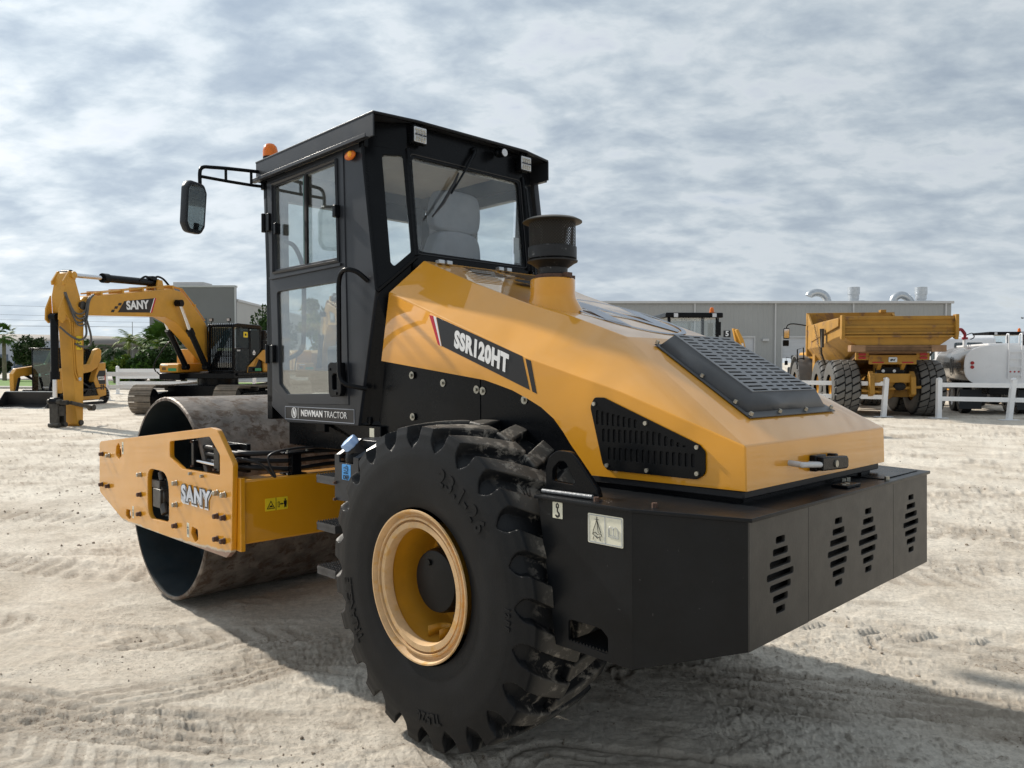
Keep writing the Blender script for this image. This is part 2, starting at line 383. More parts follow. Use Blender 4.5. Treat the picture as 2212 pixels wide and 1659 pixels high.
def ground_h(x, y):
    d = np.hypot(x, y)
    h = .04*(fbm(x, y, .35, 3, 1)-.5)*ss(4, 9, d)+.008*(fbm(x, y, 1.1, 3, 5)-.5)
    h += .030*np.exp(-(((x-.37)**2+(y-4.26)**2)/1.3**2)**2)
    lump = fbm(x*1.0, y*1.5, 3.6, 5, 11, .58); h += .018*np.maximum(lump-.56, 0)*ss(.50, .66, fbm(x, y, .8, 2, 21))*2.6
    h += .0085*(fbm(x, y, 16, 4, 31, .68)-.5)
    h += .006*(fbm(x*.35+.1*y, y*1.0-x*.12, 7, 4, 91, .6)-.5)*2*ss(.35, .6, fbm(x, y, .5, 2, 77))
    # thin flaked crusts: sharp little scarps between almost level patches
    wx = x+.25*fbm(x, y, 2.2, 3, 101); wy = y+.25*fbm(x, y, 2.2, 3, 102)
    reg = ss(.40, .60, fbm(x, y, .7, 3, 103))
    for sc_, am, sd_ in ((2.6, .0085, 111), (6.5, .0060, 121), (14, .0040, 131)):
        q = fbm(wx*.55+.15*wy, wy*1.25-.1*wx, sc_, 4, sd_, .55)*7
        h += am*(ss(.38, .52, q % 1)-(q % 1))*(.35+.65*reg)
    crumb = fbm(x, y, 24, 3, 141, .7); h += .012*np.maximum(crumb-.60, 0)*4*reg
    rg = 1-np.abs(2*fbm(x*.6+.3*y, y*1.6, 1.7, 4, 41)-1)
    h += .012*ss(.86, .99, rg)
    wear = ss(.55, .75, lump)*.5*ss(.45, .62, fbm(x, y, .8, 2, 21))+.5*ss(.60, .72, crumb)*reg
    for P, w, pitch, dep, kind in TR:
        lo = P.min(0)-w; hi = P.max(0)+w
        idx = np.where((x > lo[0]) & (x < hi[0]) & (y > lo[1]) & (y < hi[1]))[0]
        if not len(idx): continue
        X = x[idx]; Y = y[idx]
        best = np.full(len(idx), 9.); S = np.zeros(len(idx)); sg = np.zeros(len(idx)); s0 = 0
        for a, b in zip(P[:-1], P[1:]):
            e = b-a; l = np.hypot(*e); e = e/l
            t = np.clip((X-a[0])*e[0]+(Y-a[1])*e[1], 0, l)
            dx = X-a[0]-t*e[0]; dy = Y-a[1]-t*e[1]; q = np.hypot(dx, dy); m = q < best
            best[m] = q[m]; S[m] = s0+t[m]; sg[m] = np.sign(e[0]*dy-e[1]*dx)[m]; s0 += l
        c = best*sg; hw = w/2
        if P[0][1] < 5.2 and kind in (0, 1): dep = dep*.6
        brk = ss(.36, .55, fbm(X, Y, 1.3, 3, 61))
        ins = 1-ss(hw*.85, hw*1.05, best)
        edge = np.exp(-((best-hw*1.05)/(.035))**2)*dep*.55*fbm(X, Y, 9, 3, 71)*1.8
        if kind == 0: pat = np.sign(np.sin(c/w*2*math.pi*4))*.5*(.6+.4*np.sign(np.sin(S/pitch*math.pi)))
        elif kind == 1: pat = np.sign(np.sin((S+np.abs(c)*.9)/pitch*math.pi))*.5
        elif kind == 2: pat = np.sin((S+c*.25)/pitch*math.pi)*.6
        elif kind == 3: pat = (np.sin((S+np.abs(c)*1.1)/pitch*math.pi) > .35)*1.2
        elif kind == 5: pat = (np.sin(c/w*2*math.pi*5+.8*np.sin(S*1.7)) > .45)*-2.6*ss(.3, .5, fbm(S, c*6, 1.6, 2, 19))+.6*(fbm(S*.5, c*9, 3, 3, 15)-.5)
        else: pat = 0*S
        h[idx] += (ins*(pat*dep*.7-dep*.35)*(.35+.65*brk)+edge)
        wear[idx] = np.maximum(wear[idx], ins*brk*.55*(.4+.6*(pat < 0)))
    fade = ss(.0, .12, np.hypot(x+1.7, y-6.4)-.2)     # keep the drum's and wheels' footing calm
    return h, wear
a_f = np.radians(np.concatenate([np.linspace(-180, -46, 70, endpoint=False), np.linspace(-46, 46, 980, endpoint=False), np.linspace(46, 180, 70, endpoint=False)]))
inv = np.linspace(1/1.3, 1/900., 760); rad = np.concatenate([[.25, .6, .95], 1/inv])
AA, RR = np.meshgrid(a_f, rad); gx = (np.sin(AA)*RR).ravel(); gy = (np.cos(AA)*RR).ravel()
gh, gw = ground_h(gx, gy)
far = 1-ss(25, 90, np.hypot(gx, gy)); gh *= far
na = len(a_f); nr = len(rad)
gv = np.stack([gx, gy, gh], 1); gv = np.vstack([gv, [[0, 0, 0]]])
ii = np.arange(nr-1)[:, None]*na; jj = np.arange(na)[None, :]; j2 = (jj+1) % na
quads = np.stack([ii+jj, ii+j2, ii+na+j2, ii+na+jj], -1).reshape(-1, 4)[:, ::-1]
tris = np.stack([np.arange(na), np.full(na, nr*na), (np.arange(na)+1) % na], 1)[:, ::-1]
me = bpy.data.meshes.new('ground'); me.vertices.add(len(gv)); me.vertices.foreach_set('co', gv.astype(np.float32).ravel())
nl = quads.size+tris.size; me.loops.add(nl); me.polygons.add(len(quads)+len(tris))
me.loops.foreach_set('vertex_index', np.concatenate([quads.ravel(), tris.ravel()]).astype(np.int32))
me.polygons.foreach_set('loop_start', np.concatenate([np.arange(len(quads))*4, len(quads)*4+np.arange(len(tris))*3]).astype(np.int32))
me.update(calc_edges=True); me.validate()
if me.polygons[0].normal.z < 0: me.flip_normals()
me.polygons.foreach_set('use_smooth', [True]*len(me.polygons))
at_ = me.attributes.new('wear', 'FLOAT', 'POINT'); at_.data.foreach_set('value', np.append(gw, 0).astype(np.float32))
m = bpy.data.materials.new('sandy_ground'); m.use_nodes = True; nt = m.node_tree; nt.nodes.clear()
out = N('ShaderNodeOutputMaterial'); b = N('ShaderNodeBsdfPrincipled'); L(b.outputs[0], out.inputs[0])
t = N('ShaderNodeTexCoord'); v = t.outputs['Object']
base = ramp(noise(v, .9, 9, .62, .3), [(.30, (.49, .43, .35)), (.46, (.61, .55, .465)), (.62, (.71, .655, .565))])
fine = ramp(noise(v, 22, 6, .7), [(.25, (.62,)*3), (.6, (1.06,)*3)])
x1 = N('ShaderNodeMixRGB', blend_type='MULTIPLY'); x1.inputs[0].default_value = .8; L(base, x1.inputs[1]); L(fine, x1.inputs[2])
at1 = N('ShaderNodeAttribute', attribute_name='wear')
pt = ramp(noise(v, .55, 7, .7, .5, (3, 8, 0)), [(.56, (0,)*3), (.68, (.7,)*3)])
reg = ramp(noise(v, 1.3, 5, .6, .4, (6, 2, 0), .2, (.8, 1.8, 1)), [(.46, (.12,)*3), (.60, (1,)*3)])
speck = Mth('MULTIPLY', ramp(noise(v, 46, 6, .8, 0, (2, 2, 2)), [(.54, (0,)*3), (.60, (1,)*3)]), reg)
wf = Mth('ADD', Mth('MULTIPLY', at1.outputs['Fac'], .75), Mth('ADD', Mth('MULTIPLY', pt, .35), Mth('MULTIPLY', speck, .62)), clamp=True)
x2 = N('ShaderNodeMixRGB'); L(wf, x2.inputs[0]); L(x1.outputs[0], x2.inputs[1]); x2.inputs[2].default_value = (.20, .155, .115, 1)
of = ramp(noise(v, .8, 4, .6, .8, (13, 1, 4), .5, (1, 2.4, 1)), [(.68, (0,)*3), (.76, (.45,)*3)])
x3 = N('ShaderNodeMixRGB'); L(of, x3.inputs[0]); L(x2.outputs[0], x3.inputs[1]); x3.inputs[2].default_value = (.50, .27, .15, 1)
L(x3.outputs[0], b.inputs['Base Color']); b.inputs['Roughness'].default_value = .95; b.inputs['Specular IOR Level'].default_value = .15
bp = N('ShaderNodeBump'); bp.inputs['Strength'].default_value = 1.0; bp.inputs['Distance'].default_value = .014; L(noise(v, 48, 9, .74, .2), bp.inputs['Height'])
bp2 = N('ShaderNodeBump'); bp2.inputs['Strength'].default_value = .45; bp2.inputs['Distance'].default_value = .022; L(noise(v, 4.5, 8, .66, .4, (0, 0, 0), .25, (.7, 4.0, 1)), bp2.inputs['Height'])
L(bp.outputs[0], bp2.inputs['Normal']); L(bp2.outputs[0], b.inputs['Normal'])
MATS['ground'] = m
g = link('ground', me, m); tag(g, kind='structure')
# loose clods and pebbles lying on the sand
ico = []; bm = bmesh.new(); bmesh.ops.create_icosphere(bm, subdivisions=1, radius=1); iv = np.array([v.co[:] for v in bm.verts]); ifc = np.array([[v.index for v in f.verts] for f in bm.faces]); bm.free()
rng = np.random.RandomState(3); nc = 7000
cr = 1.6+rng.rand(nc)**2.2*22; ca = np.radians(rng.uniform(-40, 40, nc)); px_ = np.sin(ca)*cr; py_ = np.cos(ca)*cr
dens_ = fbm(px_, py_, .9, 3, 21); keep = rng.rand(nc) < np.clip((dens_-.50)*5, .01, .8); px_ = px_[keep]; py_ = py_[keep]; nc = len(px_)
sz = .0028+.009*rng.rand(nc)**5+.0004*np.hypot(px_, py_); ph, _ = ground_h(px_.copy(), py_.copy())
cvs = []; 
for k in range(nc):
    s_ = iv*(sz[k]*rng.uniform(.6, 1.3, 3))*(1+.25*rng.randn(len(iv), 1)); cvs.append(s_+[px_[k], py_[k], ph[k]+sz[k]*.25])
cvs = np.concatenate(cvs); cfs = (ifc[None]+(np.arange(nc)*len(iv))[:, None, None]).reshape(-1, 3)
me = bpy.data.meshes.new('dirt_clods'); me.from_pydata(cvs.tolist(), [], cfs.tolist())
o = link('dirt_clods', me, pm('dirt_clod', (.27, .225, .175), .95, 0, .4, 12, .3, 120)); tag(o, 'small loose dirt clods scattered over the pale sandy yard', 'dirt clods', kind='stuff')
# ------------------------------------------------------------------ road roller
# the machine is modelled in its own frame (x right, y forward, z up) and parked slightly nose-up
RM = Matrix(((.7150109686659097, -.6990881471264844, -.005922603709215316, .3676259783641474),
             (.699044453791914, .7147961376890454, .02008315631536934, 4.262926418388309),
             (-.009806442280553182, -.018499840325855502, .99978077076813, .0682), (0, 0, 0, 1)))
RR_ = empty('road_roller', RM, 'big yellow and black single-drum road roller in the middle foreground', 'road roller')
P = RR_
# --- front drum
d = MB(); n = 96
def ring(rs): return rs
d.lathe([(-1.066, .737), (-1.066, .757), (-1.058, .765), (1.058, .765), (1.066, .757), (1.066, .737)], (0, 3.17, 0), 'x', n)
mb = MB(); mb.lathe([(-1.066, .737), (-1.0665, .756), (-1.056, .765), (1.056, .765), (1.0665, .756), (1.066, .737)], (0, 3.17, .765), 'x', n)
mb.f = [f for f in mb.f if len(f) == 4]
drum = mb.build('drum', drumsteel, P, 30)
mb = MB(); mb.lathe([(-1.0655, .738), (-.62, .738), (-.60, .20), (-.66, .18), (-.66, .0001)], (0, 3.17, .765), 'x', n, caps=False); mb.lathe([(1.0655, .738), (.62, .738), (.60, .20), (.66, .18), (.66, .0001)], (0, 3.17, .765), 'x', n, caps=False)
drumin = mb.build('drum_web', druminside, drum, 30)
mb = MB()
for k in range(8):
    a = k*math.pi/4+.3; mb.cyl((-.602, 3.17+.33*math.cos(a), .765+.33*math.sin(a)), (-.68, 3.17+.33*math.cos(a), .765+.33*math.sin(a)), .035, n=10)
mb.box(-.72, -.60, 3.0, 3.34, .35, .56); mb.cyl((-.60, 3.17, .765), (-1.0, 3.17, .765), .19, n=28); mb.cyl((-.95, 3.17, .765), (-1.08, 3.17, .765), .14, n=20)
mb.build('vibration_mount', druminside, drum, 35, .006)
# --- drum frame
FO = [(-4.483, 1.122), (-2.163, 1.343), (-2.073, 1.333), (-1.842, 1.13), (-1.875, .577), (-1.95, .528), (-3.883, .514), (-4.498, .689)]
FO = fillet(FO, [.05, .0, .06, .04, .05, .03, .04, .05])
H1 = fillet([(-2.881, 1.218), (-2.187, 1.288), (-2.03, 1.179), (-2.03, 1.04), (-2.658, 1.031), (-2.884, 1.102)], [.03, .05, .03, .02, .02, .03])
H2 = fillet([(-3.335, .99), (-2.90, .99), (-2.90, .62), (-3.335, .60)], [.11, .16, .06, .11], 6)
def drop(u, v, s=1): return fillet([(u-.075, v-.04), (u-.06, v+.03), (u, v+.068), (u+.06, v+.03), (u+.075, v-.045), (u, v-.075)], .02)
H3 = [drop(-3.993, 1.076)]; H4 = [fillet([(-3.835, .56), (-3.82, .615), (-3.72, .62), (-3.70, .555), (-3.765, .53)], .02), fillet([(-2.51, .60), (-2.49, .655), (-2.39, .645), (-2.385, .575), (-2.44, .545)], .02)]
def rustedged():
    global nt
    m = yellow.copy(); m.name = 'yellow_paint_worn_edge'; nt = m.node_tree; b = nt.nodes[yellow['bsdf']]
    t = N('ShaderNodeTexCoord'); s = N('ShaderNodeSeparateXYZ'); L(t.outputs['Object'], s.inputs[0])
    # bare metal along the lower edge, deeper towards the rear end of the plate
    nz = noise(t.outputs['Object'], 7, 6, .6)
    lim = Mth('ADD', .515, Mth('MULTIPLY', Mth('MAXIMUM', Mth('SUBTRACT', 2.9, s.outputs[1]), 0), .055))
    e = Mth('SUBTRACT', Mth('ADD', lim, Mth('MULTIPLY', Mth('SUBTRACT', nz, .5), .05)), s.outputs[2])
    f = Mth('MULTIPLY', e, 90, clamp=True); f2 = Mth('MULTIPLY', Mth('ADD', e, .012), 90, clamp=True)
    old = b.inputs['Base Color'].links[0].from_socket
    x0 = N('ShaderNodeMixRGB'); L(f2, x0.inputs[0]); L(old, x0.inputs[1]); x0.inputs[2].default_value = (.52, .45, .34, 1)
    x = N('ShaderNodeMixRGB'); L(f, x.inputs[0]); L(x0.outputs[0], x.inputs[1]); x.inputs[2].default_value = (.25, .125, .08, 1)
    L(x.outputs[0], b.inputs['Base Color']); return m
yworn = rustedged()
fl = plate('frame_side_plate', FO, [H1, H2]+H3+H4, .034, left(-1.15), yworn, P, .003)
frr = plate('frame_side_plate', FO, [H1, H2], .034, left(1.184), yellow, P, .003)
mb = MB(); mb.prism([(-1.11, .612), (1.11, .612), (1.11, 1.022), (-1.11, 1.022)], 'y', 1.84, 2.04)
beam = mb.build('frame_beam', yellow, P, 30, .015, 3)
for x0_ in (-1.114, 1.075): mb = MB(); mb.box(x0_, x0_+.032, 1.815, 2.06, .575, 1.04); mb.build('beam_flange', yellow, beam, 30, .004)
mb = MB(); mb.box(-1.11, 1.11, 4.05, 4.45, .72, 1.09); mb.build('frame_beam', yellow, P, 30, .015, 3)
plate('warning_decal', rect(-1.015, -.857, .832, .914, .006), [], .002, at(rear(1.838), .077, -.026), decal_y, beam, .0003)
plate('warning_divider', rect(-.942, -.939, .832, .914), [], .002, at(rear(1.8365), .077, -.026), decal_k, beam, .0002)
F0 = at(rear(1.8362), .077, -.026)
plate('warning_triangle', [(-1.005, .845), (-.948, .845), (-.9765, .898)], [[(-.998, .849), (-.955, .849), (-.9765, .890)]], .001, F0, decal_k, beam, .0002)
plate('warning_symbol', [(-.99, .856), (-.982, .861), (-.985, .868), (-.976, .864), (-.970, .872), (-.969, .863), (-.962, .861), (-.968, .855)], [], .001, F0, decal_k, beam, .0002)
plate('warning_symbol', rect(-.928, -.915, .85, .885), [rect(-.9255, -.9175, .8525, .8825)], .001, F0, decal_k, beam, .0002)
plate('warning_arrow', [(-.912, .87), (-.903, .877), (-.903, .872), (-.897, .872), (-.897, .877), (-.888, .87), (-.897, .863), (-.897, .868), (-.903, .868), (-.903, .863)], [], .001, F0, decal_k, beam, .0002)
plate('warning_person', [(-.883, .845), (-.877, .845), (-.875, .863), (-.873, .845), (-.867, .845), (-.867, .865), (-.864, .866), (-.864, .889), (-.886, .889), (-.886, .866), (-.883, .865)], [], .001, F0, decal_k, beam, .0002)
plate('warning_person_head', [(-.875+.0055*math.cos(k*.6283), .8965+.0055*math.sin(k*.6283)) for k in range(10)], [], .001, F0, decal_k, beam, .0002)
BO = [(4.392, 1.021, 1), (4.218, 1.02, 0), (4.409, .758, 1), (4.238, .76, 1), (3.47, .923, 0), (3.475, .768, 1), (3.486, .615, 1), (2.753, .925, 0), (2.757, .772, 0), (2.761, .621, 1), (2.064, .927, 0), (1.957, .927, 0), (2.067, .777, 1), (1.96, .78, 1), (2.07, .629, 1), (1.968, .629, 1)]
for y, z, r_ in BO:
    mb = MB(); hexbolt((-1.152, y+random.uniform(-.003, .003), z), (-1, random.uniform(-.04, .04), random.uniform(-.04, .04)), .0185, .032, mb)
    mb.build('bolt', bolt_rust if r_ else bolt_zinc, fl, 30, .0025)
for y in (2.487, 2.293):
    mb = MB(); mb.cyl((-1.152, y, 1.016), (-1.172, y, 1.016), .012, n=6); mb.build('bolt', bolt_zinc, fl, 30)
FL = left(-1.1565)
for s_, off, mm, dz, th in (('SANY', .0165, decal_w, -.010, -.0012), ('SANY', .0150, decal_k, 0, 0), ('SANY', .0062, decal_s, .001, .0016)):
    text(s_, .142, at(FL, -2.415, .866+dz, th), mm, 'maker_lettering', fl, off, 1.22, 0, space=1.14)
for u, v, w_, h_ in ((-3.885, 1.104, .038, .10), (-3.655, .607, .035, .095), (-2.557, .618, .040, .10)):
    plate('label', rect(u-w_/2, u+w_/2, v-h_/2, v+h_/2), [], .001, left(-1.1508), decal_c, fl, .0002)
    plate('label_symbol', rect(u-w_*.18, u+w_*.18, v-h_*.3, v+h_*.05, .004), [rect(u-w_*.09, u+w_*.09, v-h_*.22, v-h_*.03, .002)], .001, left(-1.1525), decal_k, fl, .0002)
    plate('label_symbol', rect(u-w_*.25, u+w_*.25, v+h_*.15, v+h_*.22), [], .001, left(-1.1525), decal_k, fl, .0002)
# hose bundle behind the opening, and its two clamp blocks
hz_ = MB()
for k, z in enumerate((1.185, 1.140, 1.095)):
    for dx in (0, .045):
        hz_.tube(smooth_path([(-.70, 3.05, z-.25), (-.95, 2.86, z-.05), (-1.03+dx, 2.62, z), (-1.03+dx, 2.3, z), (-1.03+dx, 2.12, z-.01), (-1.0+dx, 1.98, z-.01), (-.7, 1.93, z-.02-.01*k), (-.3, 1.9, z-.03), (0, 1.7, z-.1)], 7), .0165, 10)
hs = hz_.build('hydraulic_hoses', rubber_plain, P, 40)
mb = MB(); mb.tube([(-1.075, 2.60, 1.092), (-1.075, 2.23, 1.085)], .015, 12); mb.build('steel_pipe', chrome, hs, 40)
mb = MB(); mb.box(-1.10, -.95, 2.575, 2.615, 1.045, 1.235); mb.box(-1.10, -.95, 2.16, 2.245, 1.05, 1.225); mb.box(-.96, -.93, 2.05, 2.62, 1.04, 1.23); mb.build('hose_clamp', blackmat, hs, 30, .004)
for y, z in ((2.595, 1.225), (2.595, 1.055), (2.225, 1.215), (2.225, 1.06)):
    mb = MB(); mb.cyl((-1.10, y, z), (-1.112, y, z), .009, n=6); mb.build('bolt', bolt_rust, hs, 30)
mb = MB(); mb.tube(smooth_path([(-1.1, 1.9, 1.16), (-.95, 1.87, 1.11), (-.86, 1.85, 1.02), (-.9, 1.86, 1.16), (-.7, 1.85, 1.2), (-.5, 1.8, 1.19), (-.2, 1.7, 1.15)], 6), .008, 8); mb.build('thin_hose', rubber_plain, hs, 40)
# hose post on the beam
mb = MB(); mb.box(-.735, -.665, 1.86, 1.915, 1.02, 1.165); mb.box(-.80, -.60, 1.80, 1.91, 1.165, 1.178); mb.box(-.77, -.63, 1.85, 1.97, 1.022, 1.032); hp = mb.build('hose_post', black, P, 30, .004)
for x in (-.77, -.63):
    mb = MB(); hexbolt((x, 1.85, 1.178), (0, 0, 1), .009, .014, mb); mb.build('bolt', bolt_zinc, hp, 30)
# vibration motor seen through the middle opening
mb = MB(); mb.cyl((-1.12, 3.17, .78), (-.9, 3.17, .78), .085, n=20); mb.box(-1.14, -1.02, 3.10, 3.25, .70, .84); mb.box(-1.13, -1.05, 3.14, 3.30, .84, .90)
mb.cyl((-1.10, 3.17, .90), (-1.10, 3.2, .96), .02, n=12); mb.cyl((-1.11, 3.08, .66), (-1.11, 3.12, .73), .03, n=10); mb.tube(smooth_path([(-1.1, 3.2, .96), (-1.08, 3.1, .99), (-1.0, 3.0, .93), (-.98, 3.02, .8)], 5), .012, 8); mb.box(-1.10, -1.03, 2.98, 3.06, .62, .72)
mb.build('drum_motor', pm('oily_metal', (.055, .058, .06), .35, .6, .6, 14, .4, 60, .3), P, 35, .005)
# --- articulation joint and rear frame
mb = MB(); mb.box(-.42, .42, 1.2, 1.72, .55, .68); mb.box(-.42, .42, 1.2, 1.72, .95, 1.10); mb.cyl((0, 1.45, .5), (0, 1.45, 1.15), .13, n=24); mb.box(-.5, .5, .75, 1.3, .5, 1.2)
mb.build('articulation_joint', black, P, 35, .01)
mb = MB(); mb.box(-.52, .52, -.75, .9, .60, 1.16); mb.prism([(-.62, 1.16), (.62, 1.16), (.62, 1.50), (-.62, 1.50)], 'y', -.61, .80); mb.box(-.62, .62, .78, 1.10, 1.16, 2.15)
mb.box(-.62, .62, -1.36, -.63, 1.16, 1.25)
mb.box(-.60, .60, .95, 2.15, 1.20, 1.40)
mb.build('rear_frame', black, P, 35, .008)
mb = MB(); mb.cyl((-.56, 0, .708), (.56, 0, .708), .16, n=24); mb.build('rear_axle', black, P, 35)
# engine side panels with their washers
sp = plate('engine_side_panel', [(-.50, 1.17), (-.10, 1.17), (-.10, 1.69), (-.50, 1.76)], [], .01, left(-.633), black, P, .002)
sp2 = plate('engine_side_panel', [(-.09, 1.17), (.60, 1.17), (.60, 1.40), (.45, 1.52), (.25, 1.60), (-.09, 1.66)], [], .01, left(-.633), black, P, .002)
sp3 = plate('engine_side_panel', [(-.93, 1.17), (-.51, 1.17), (-.51, 1.75), (-.93, 1.78)], [], .01, left(-.625), black, P, .002)
for y, z in ((.67, 1.679), (.393, 1.636), (.123, 1.603), (.075, 1.596), (-.222, 1.556), (.665, 1.445)):
    mb = MB(); mb.cyl((-.634, y, z), (-.638, y, z), .021, n=20); mb.cyl((-.638, y, z), (-.648, y, z), .009, n=6); mb.build('panel_washer', bolt_zinc, sp, 30)
# hinge or linkage block under the cab's rear corner, with cream label
mb = MB(); mb.box(-.74, -.60, .72, 1.0, 1.22, 1.30); mb.cyl((-.68, .80, 1.28), (-.68, .80, 1.33), .05, n=16); mb.cyl((-.70, .88, 1.31), (-.76, .78, 1.31), .02, n=10); mb.box(-.72, -.55, .55, .95, 1.15, 1.21); mb.build('linkage', blackmat, P, 35, .005)
plate('label', rect(-.93, -.885, 1.325, 1.375), [], .001, left(-.745), decal_c, P, .0002)
mb = MB(); mb.extr([(-.655, 1.62, 1.38), (-.655, 1.52, 1.38), (-.655, 1.15, 1.21), (-.655, .95, 1.21), (-.655, .95, 1.38)], (.6, 0, 0)); mb.box(-.69, -.655, 1.52, 1.63, 1.32, 1.385); mb.build('cab_mount', black, P, 30, .004)
# --- hood
hs_ = [(.909, 1.764), (.827, 2.157), (.735, 2.125), (-.262, 1.762), (-.829, 1.604), (-1.403, 1.406), (-1.407, 1.24), (-.64, 1.236), (-.621, 1.288), (-.590, 1.322), (-.551, 1.362), (-.505, 1.418), (-.448, 1.475), (-.37, 1.525), (-.283, 1.563), (-.18, 1.602), (-.08, 1.628), (.02, 1.652)]
rg = [(-.48, .754, 2.349), (-.46, .317, 2.177), (-.45, -.065, 2.043), (-.43, -.335, 1.966), (-.411, -.67, 1.847)]
def hood_mesh():
    bm = bmesh.new(); c = {}
    def V(p):
        k = tuple(round(q, 4) for q in p)
        if k not in c: c[k] = bm.verts.new(p)
        return c[k]
    for s in (1, -1):
        S = [V((-.674*s, y, z)) for y, z in hs_]; G = [V((x*s, y, z)) for x, y, z in rg]
        fs = [S, [S[1], G[0], G[1], S[2]], [S[2], G[1], G[2], S[3]], [S[3], G[2], G[3]], [S[3], G[3], G[4], S[4]], [S[4], G[4], S[5]]]
        for f in fs: bm.faces.new(f if s == 1 else f[::-1])
    for i in range(4): bm.faces.new([V(rg[i]), V((-rg[i][0],)+rg[i][1:]), V((-rg[i+1][0],)+rg[i+1][1:]), V(rg[i+1])])
    a = V((-.674, -1.403, 1.406)); b_ = V((.674, -1.403, 1.406)); bm.faces.new([V(rg[4]), V((-rg[4][0],)+rg[4][1:]), b_, a])
    bm.faces.new([a, b_, V((.674, -1.407, 1.24)), V((-.674, -1.407, 1.24))])
    bm.faces.new([V((-.674, .827, 2.157)), V((-.48, .754, 2.349)), V((.48, .754, 2.349)), V((.674, .827, 2.157))][::-1])
    bmesh.ops.recalc_face_normals(bm, faces=bm.faces)
    bw = bm.edges.layers.float.new('bevel_weight_edge')
    for e in bm.edges:
        if len(e.link_faces) == 2 and e.calc_face_angle(0) > R(9):
            p, q = e.verts[0].co, e.verts[1].co
            if abs(p.x-q.x) > .05 and abs(abs(p.x)-abs(q.x)) > .05 and not (min(p.y, q.y) > .7): continue
            e[bw] = 1
    me = bpy.data.meshes.new('hood'); bm.to_mesh(me); bm.free(); me.materials.append(yellow)
    me.polygons.foreach_set('use_smooth', [True]*len(me.polygons)); me.set_sharp_from_angle(angle=R(60)); return me
hood = link('hood', hood_mesh(), None, P)
so = hood.modifiers.new('solid', 'SOLIDIFY'); so.thickness = .008; so.offset = -1
addbevel(hood, .006, 2, 9); hood.modifiers['bevel'].limit_method = 'WEIGHT'
wn = hood.modifiers.new('wn', 'WEIGHTED_NORMAL'); wn.keep_sharp = True
mb = MB(); mb.box(-.655, .655, -1.385, -.62, 1.205, 1.238); mb.box(-.60, .60, -1.33, -.62, 1.18, 1.205); mb.build('hood_gasket', rubber_plain, hood, 30, .006)
# side louvre panels
GO = fillet([(.695, 1.575), (.745, 1.575), (1.215, 1.40), (1.238, 1.375), (1.238, 1.29), (1.20, 1.268), (.765, 1.268), (.74, 1.29), (.672, 1.535)], [.02, .015, .02, .02, .04, .03, .02, .03, .03])
def slot(u, v0, v1, w=.017): return rect(u-w/2, u+w/2, v0, v1, w*.45, 3)
hl = []
for k in range(8):
    u = .712+k*.0285; vt = 1.522-k*.0065-max(0, k-5)*.012 if k < 99 else 0; vb = 1.458+0*k
    hl.append(slot(u, vb-.002*k*.5, 1.522-.0048*k))
for k in range(16):
    u = .745+k*.0287; top = 1.441+.0*k
    top = min(1.443, 1.575-(u-.745)*.372-.03); hl.append(slot(u, 1.386, top))
for k in range(15):
    u = .776+k*.0292; hl.append(slot(u, 1.311, 1.366))
gp = plate('side_louvre', GO, hl, .006, left(-.6825), black, hood, .0012)
MR = fr((.6825, 0, 0), (0, -1, 0), (0, 0, -1)); gp2 = plate('side_louvre', [(u, -v) for u, v in GO], [[(u, -v) for u, v in h] for h in hl], .006, MR, black, hood, .0012)
plate('louvre_backing', [(u*.98+.018, v*.985+.02) for u, v in GO], [], .001, left(-.6752), dark, gp, .0002)
for u, v in ((.696, 1.548), (.765, 1.288), (1.205, 1.29), (1.205, 1.392), (.965, 1.475), (.97, 1.283)):
    mb = MB(); mb.cyl((-.682, -u, v), (-.692, -u, v), .009, n=8); mb.build('screw', bolt_zinc, gp, 40)
# model decal on the hood side
HL = left(-.6752)
plate('side_stripe', [(-.395, 1.989), (.25, 1.764), (.297, 1.605), (-.352, 1.833)], [], .001, HL, decal_k, hood, .0002)
plate('side_stripe', [(-.458, 2.003), (-.425, 1.996), (-.366, 1.835), (-.385, 1.842)], [], .001, HL, decal_r, hood, .0002)
plate('side_stripe', [(-.422, 1.995), (-.400, 1.988), (-.356, 1.832), (-.364, 1.835)], [], .001, HL, decal_w, hood, .0002)
plate('side_stripe', [(.270, 1.753), (.305, 1.742), (.343, 1.588), (.314, 1.598)], [], .001, HL, decal_k, hood, .0002)
MT = fr((-.6772, .045, 1.794), (0, -1, -.348), (0, .348, 1))
text('SSR120HT', .112, MT, decal_w, 'model_lettering', hood, .0062, .80, -.25, space=1.10)
# top louvre box
sl = Vector((0, -.735, -.441)).normalized(); VM = fr((0, -.67, 1.847), (1, 0, 0), -sl)   # u=x, v up-slope, w out
def vtop(y): return -(-.67-y)/abs(sl.y)
v0, v1 = vtop(-.735), vtop(-1.255)
bx = [(-.28, v0), (.32, v0), (.415, v1), (-.375, v1)]
mb = MB(); H_ = .075
tp = [(-.225, v0-.03), (.262, v0-.03), (.30, v1+.075), (-.30, v1+.075)]
bs = [(-.275, v0-.012), (.315, v0-.012), (.39, v1+.025), (-.365, v1+.025)]
for i in range(4):
    j = (i+1) % 4; mb.add([VM @ Vector((*bs[i], .006)), VM @ Vector((*bs[j], .006)), VM @ Vector((*tp[j], H_)), VM @ Vector((*tp[i], H_))], [(0, 1, 2, 3)])
vb = mb.build('top_louvre', pm('satin_grey_black', (.055, .06, .068), .38, 0, .15, 5, .05, 80, .12), hood, 20)
so = vb.modifiers.new('s', 'SOLIDIFY'); so.thickness = .004
plate('louvre_flange', [(-.29, v0+.004), (.33, v0+.004), (.425, v1-.012), (-.392, v1-.012)], [bs], .005, at(VM, 0, 0, .008), MATS['satin_grey_black'], vb, .001)
vs_ = []; nr_ = 17
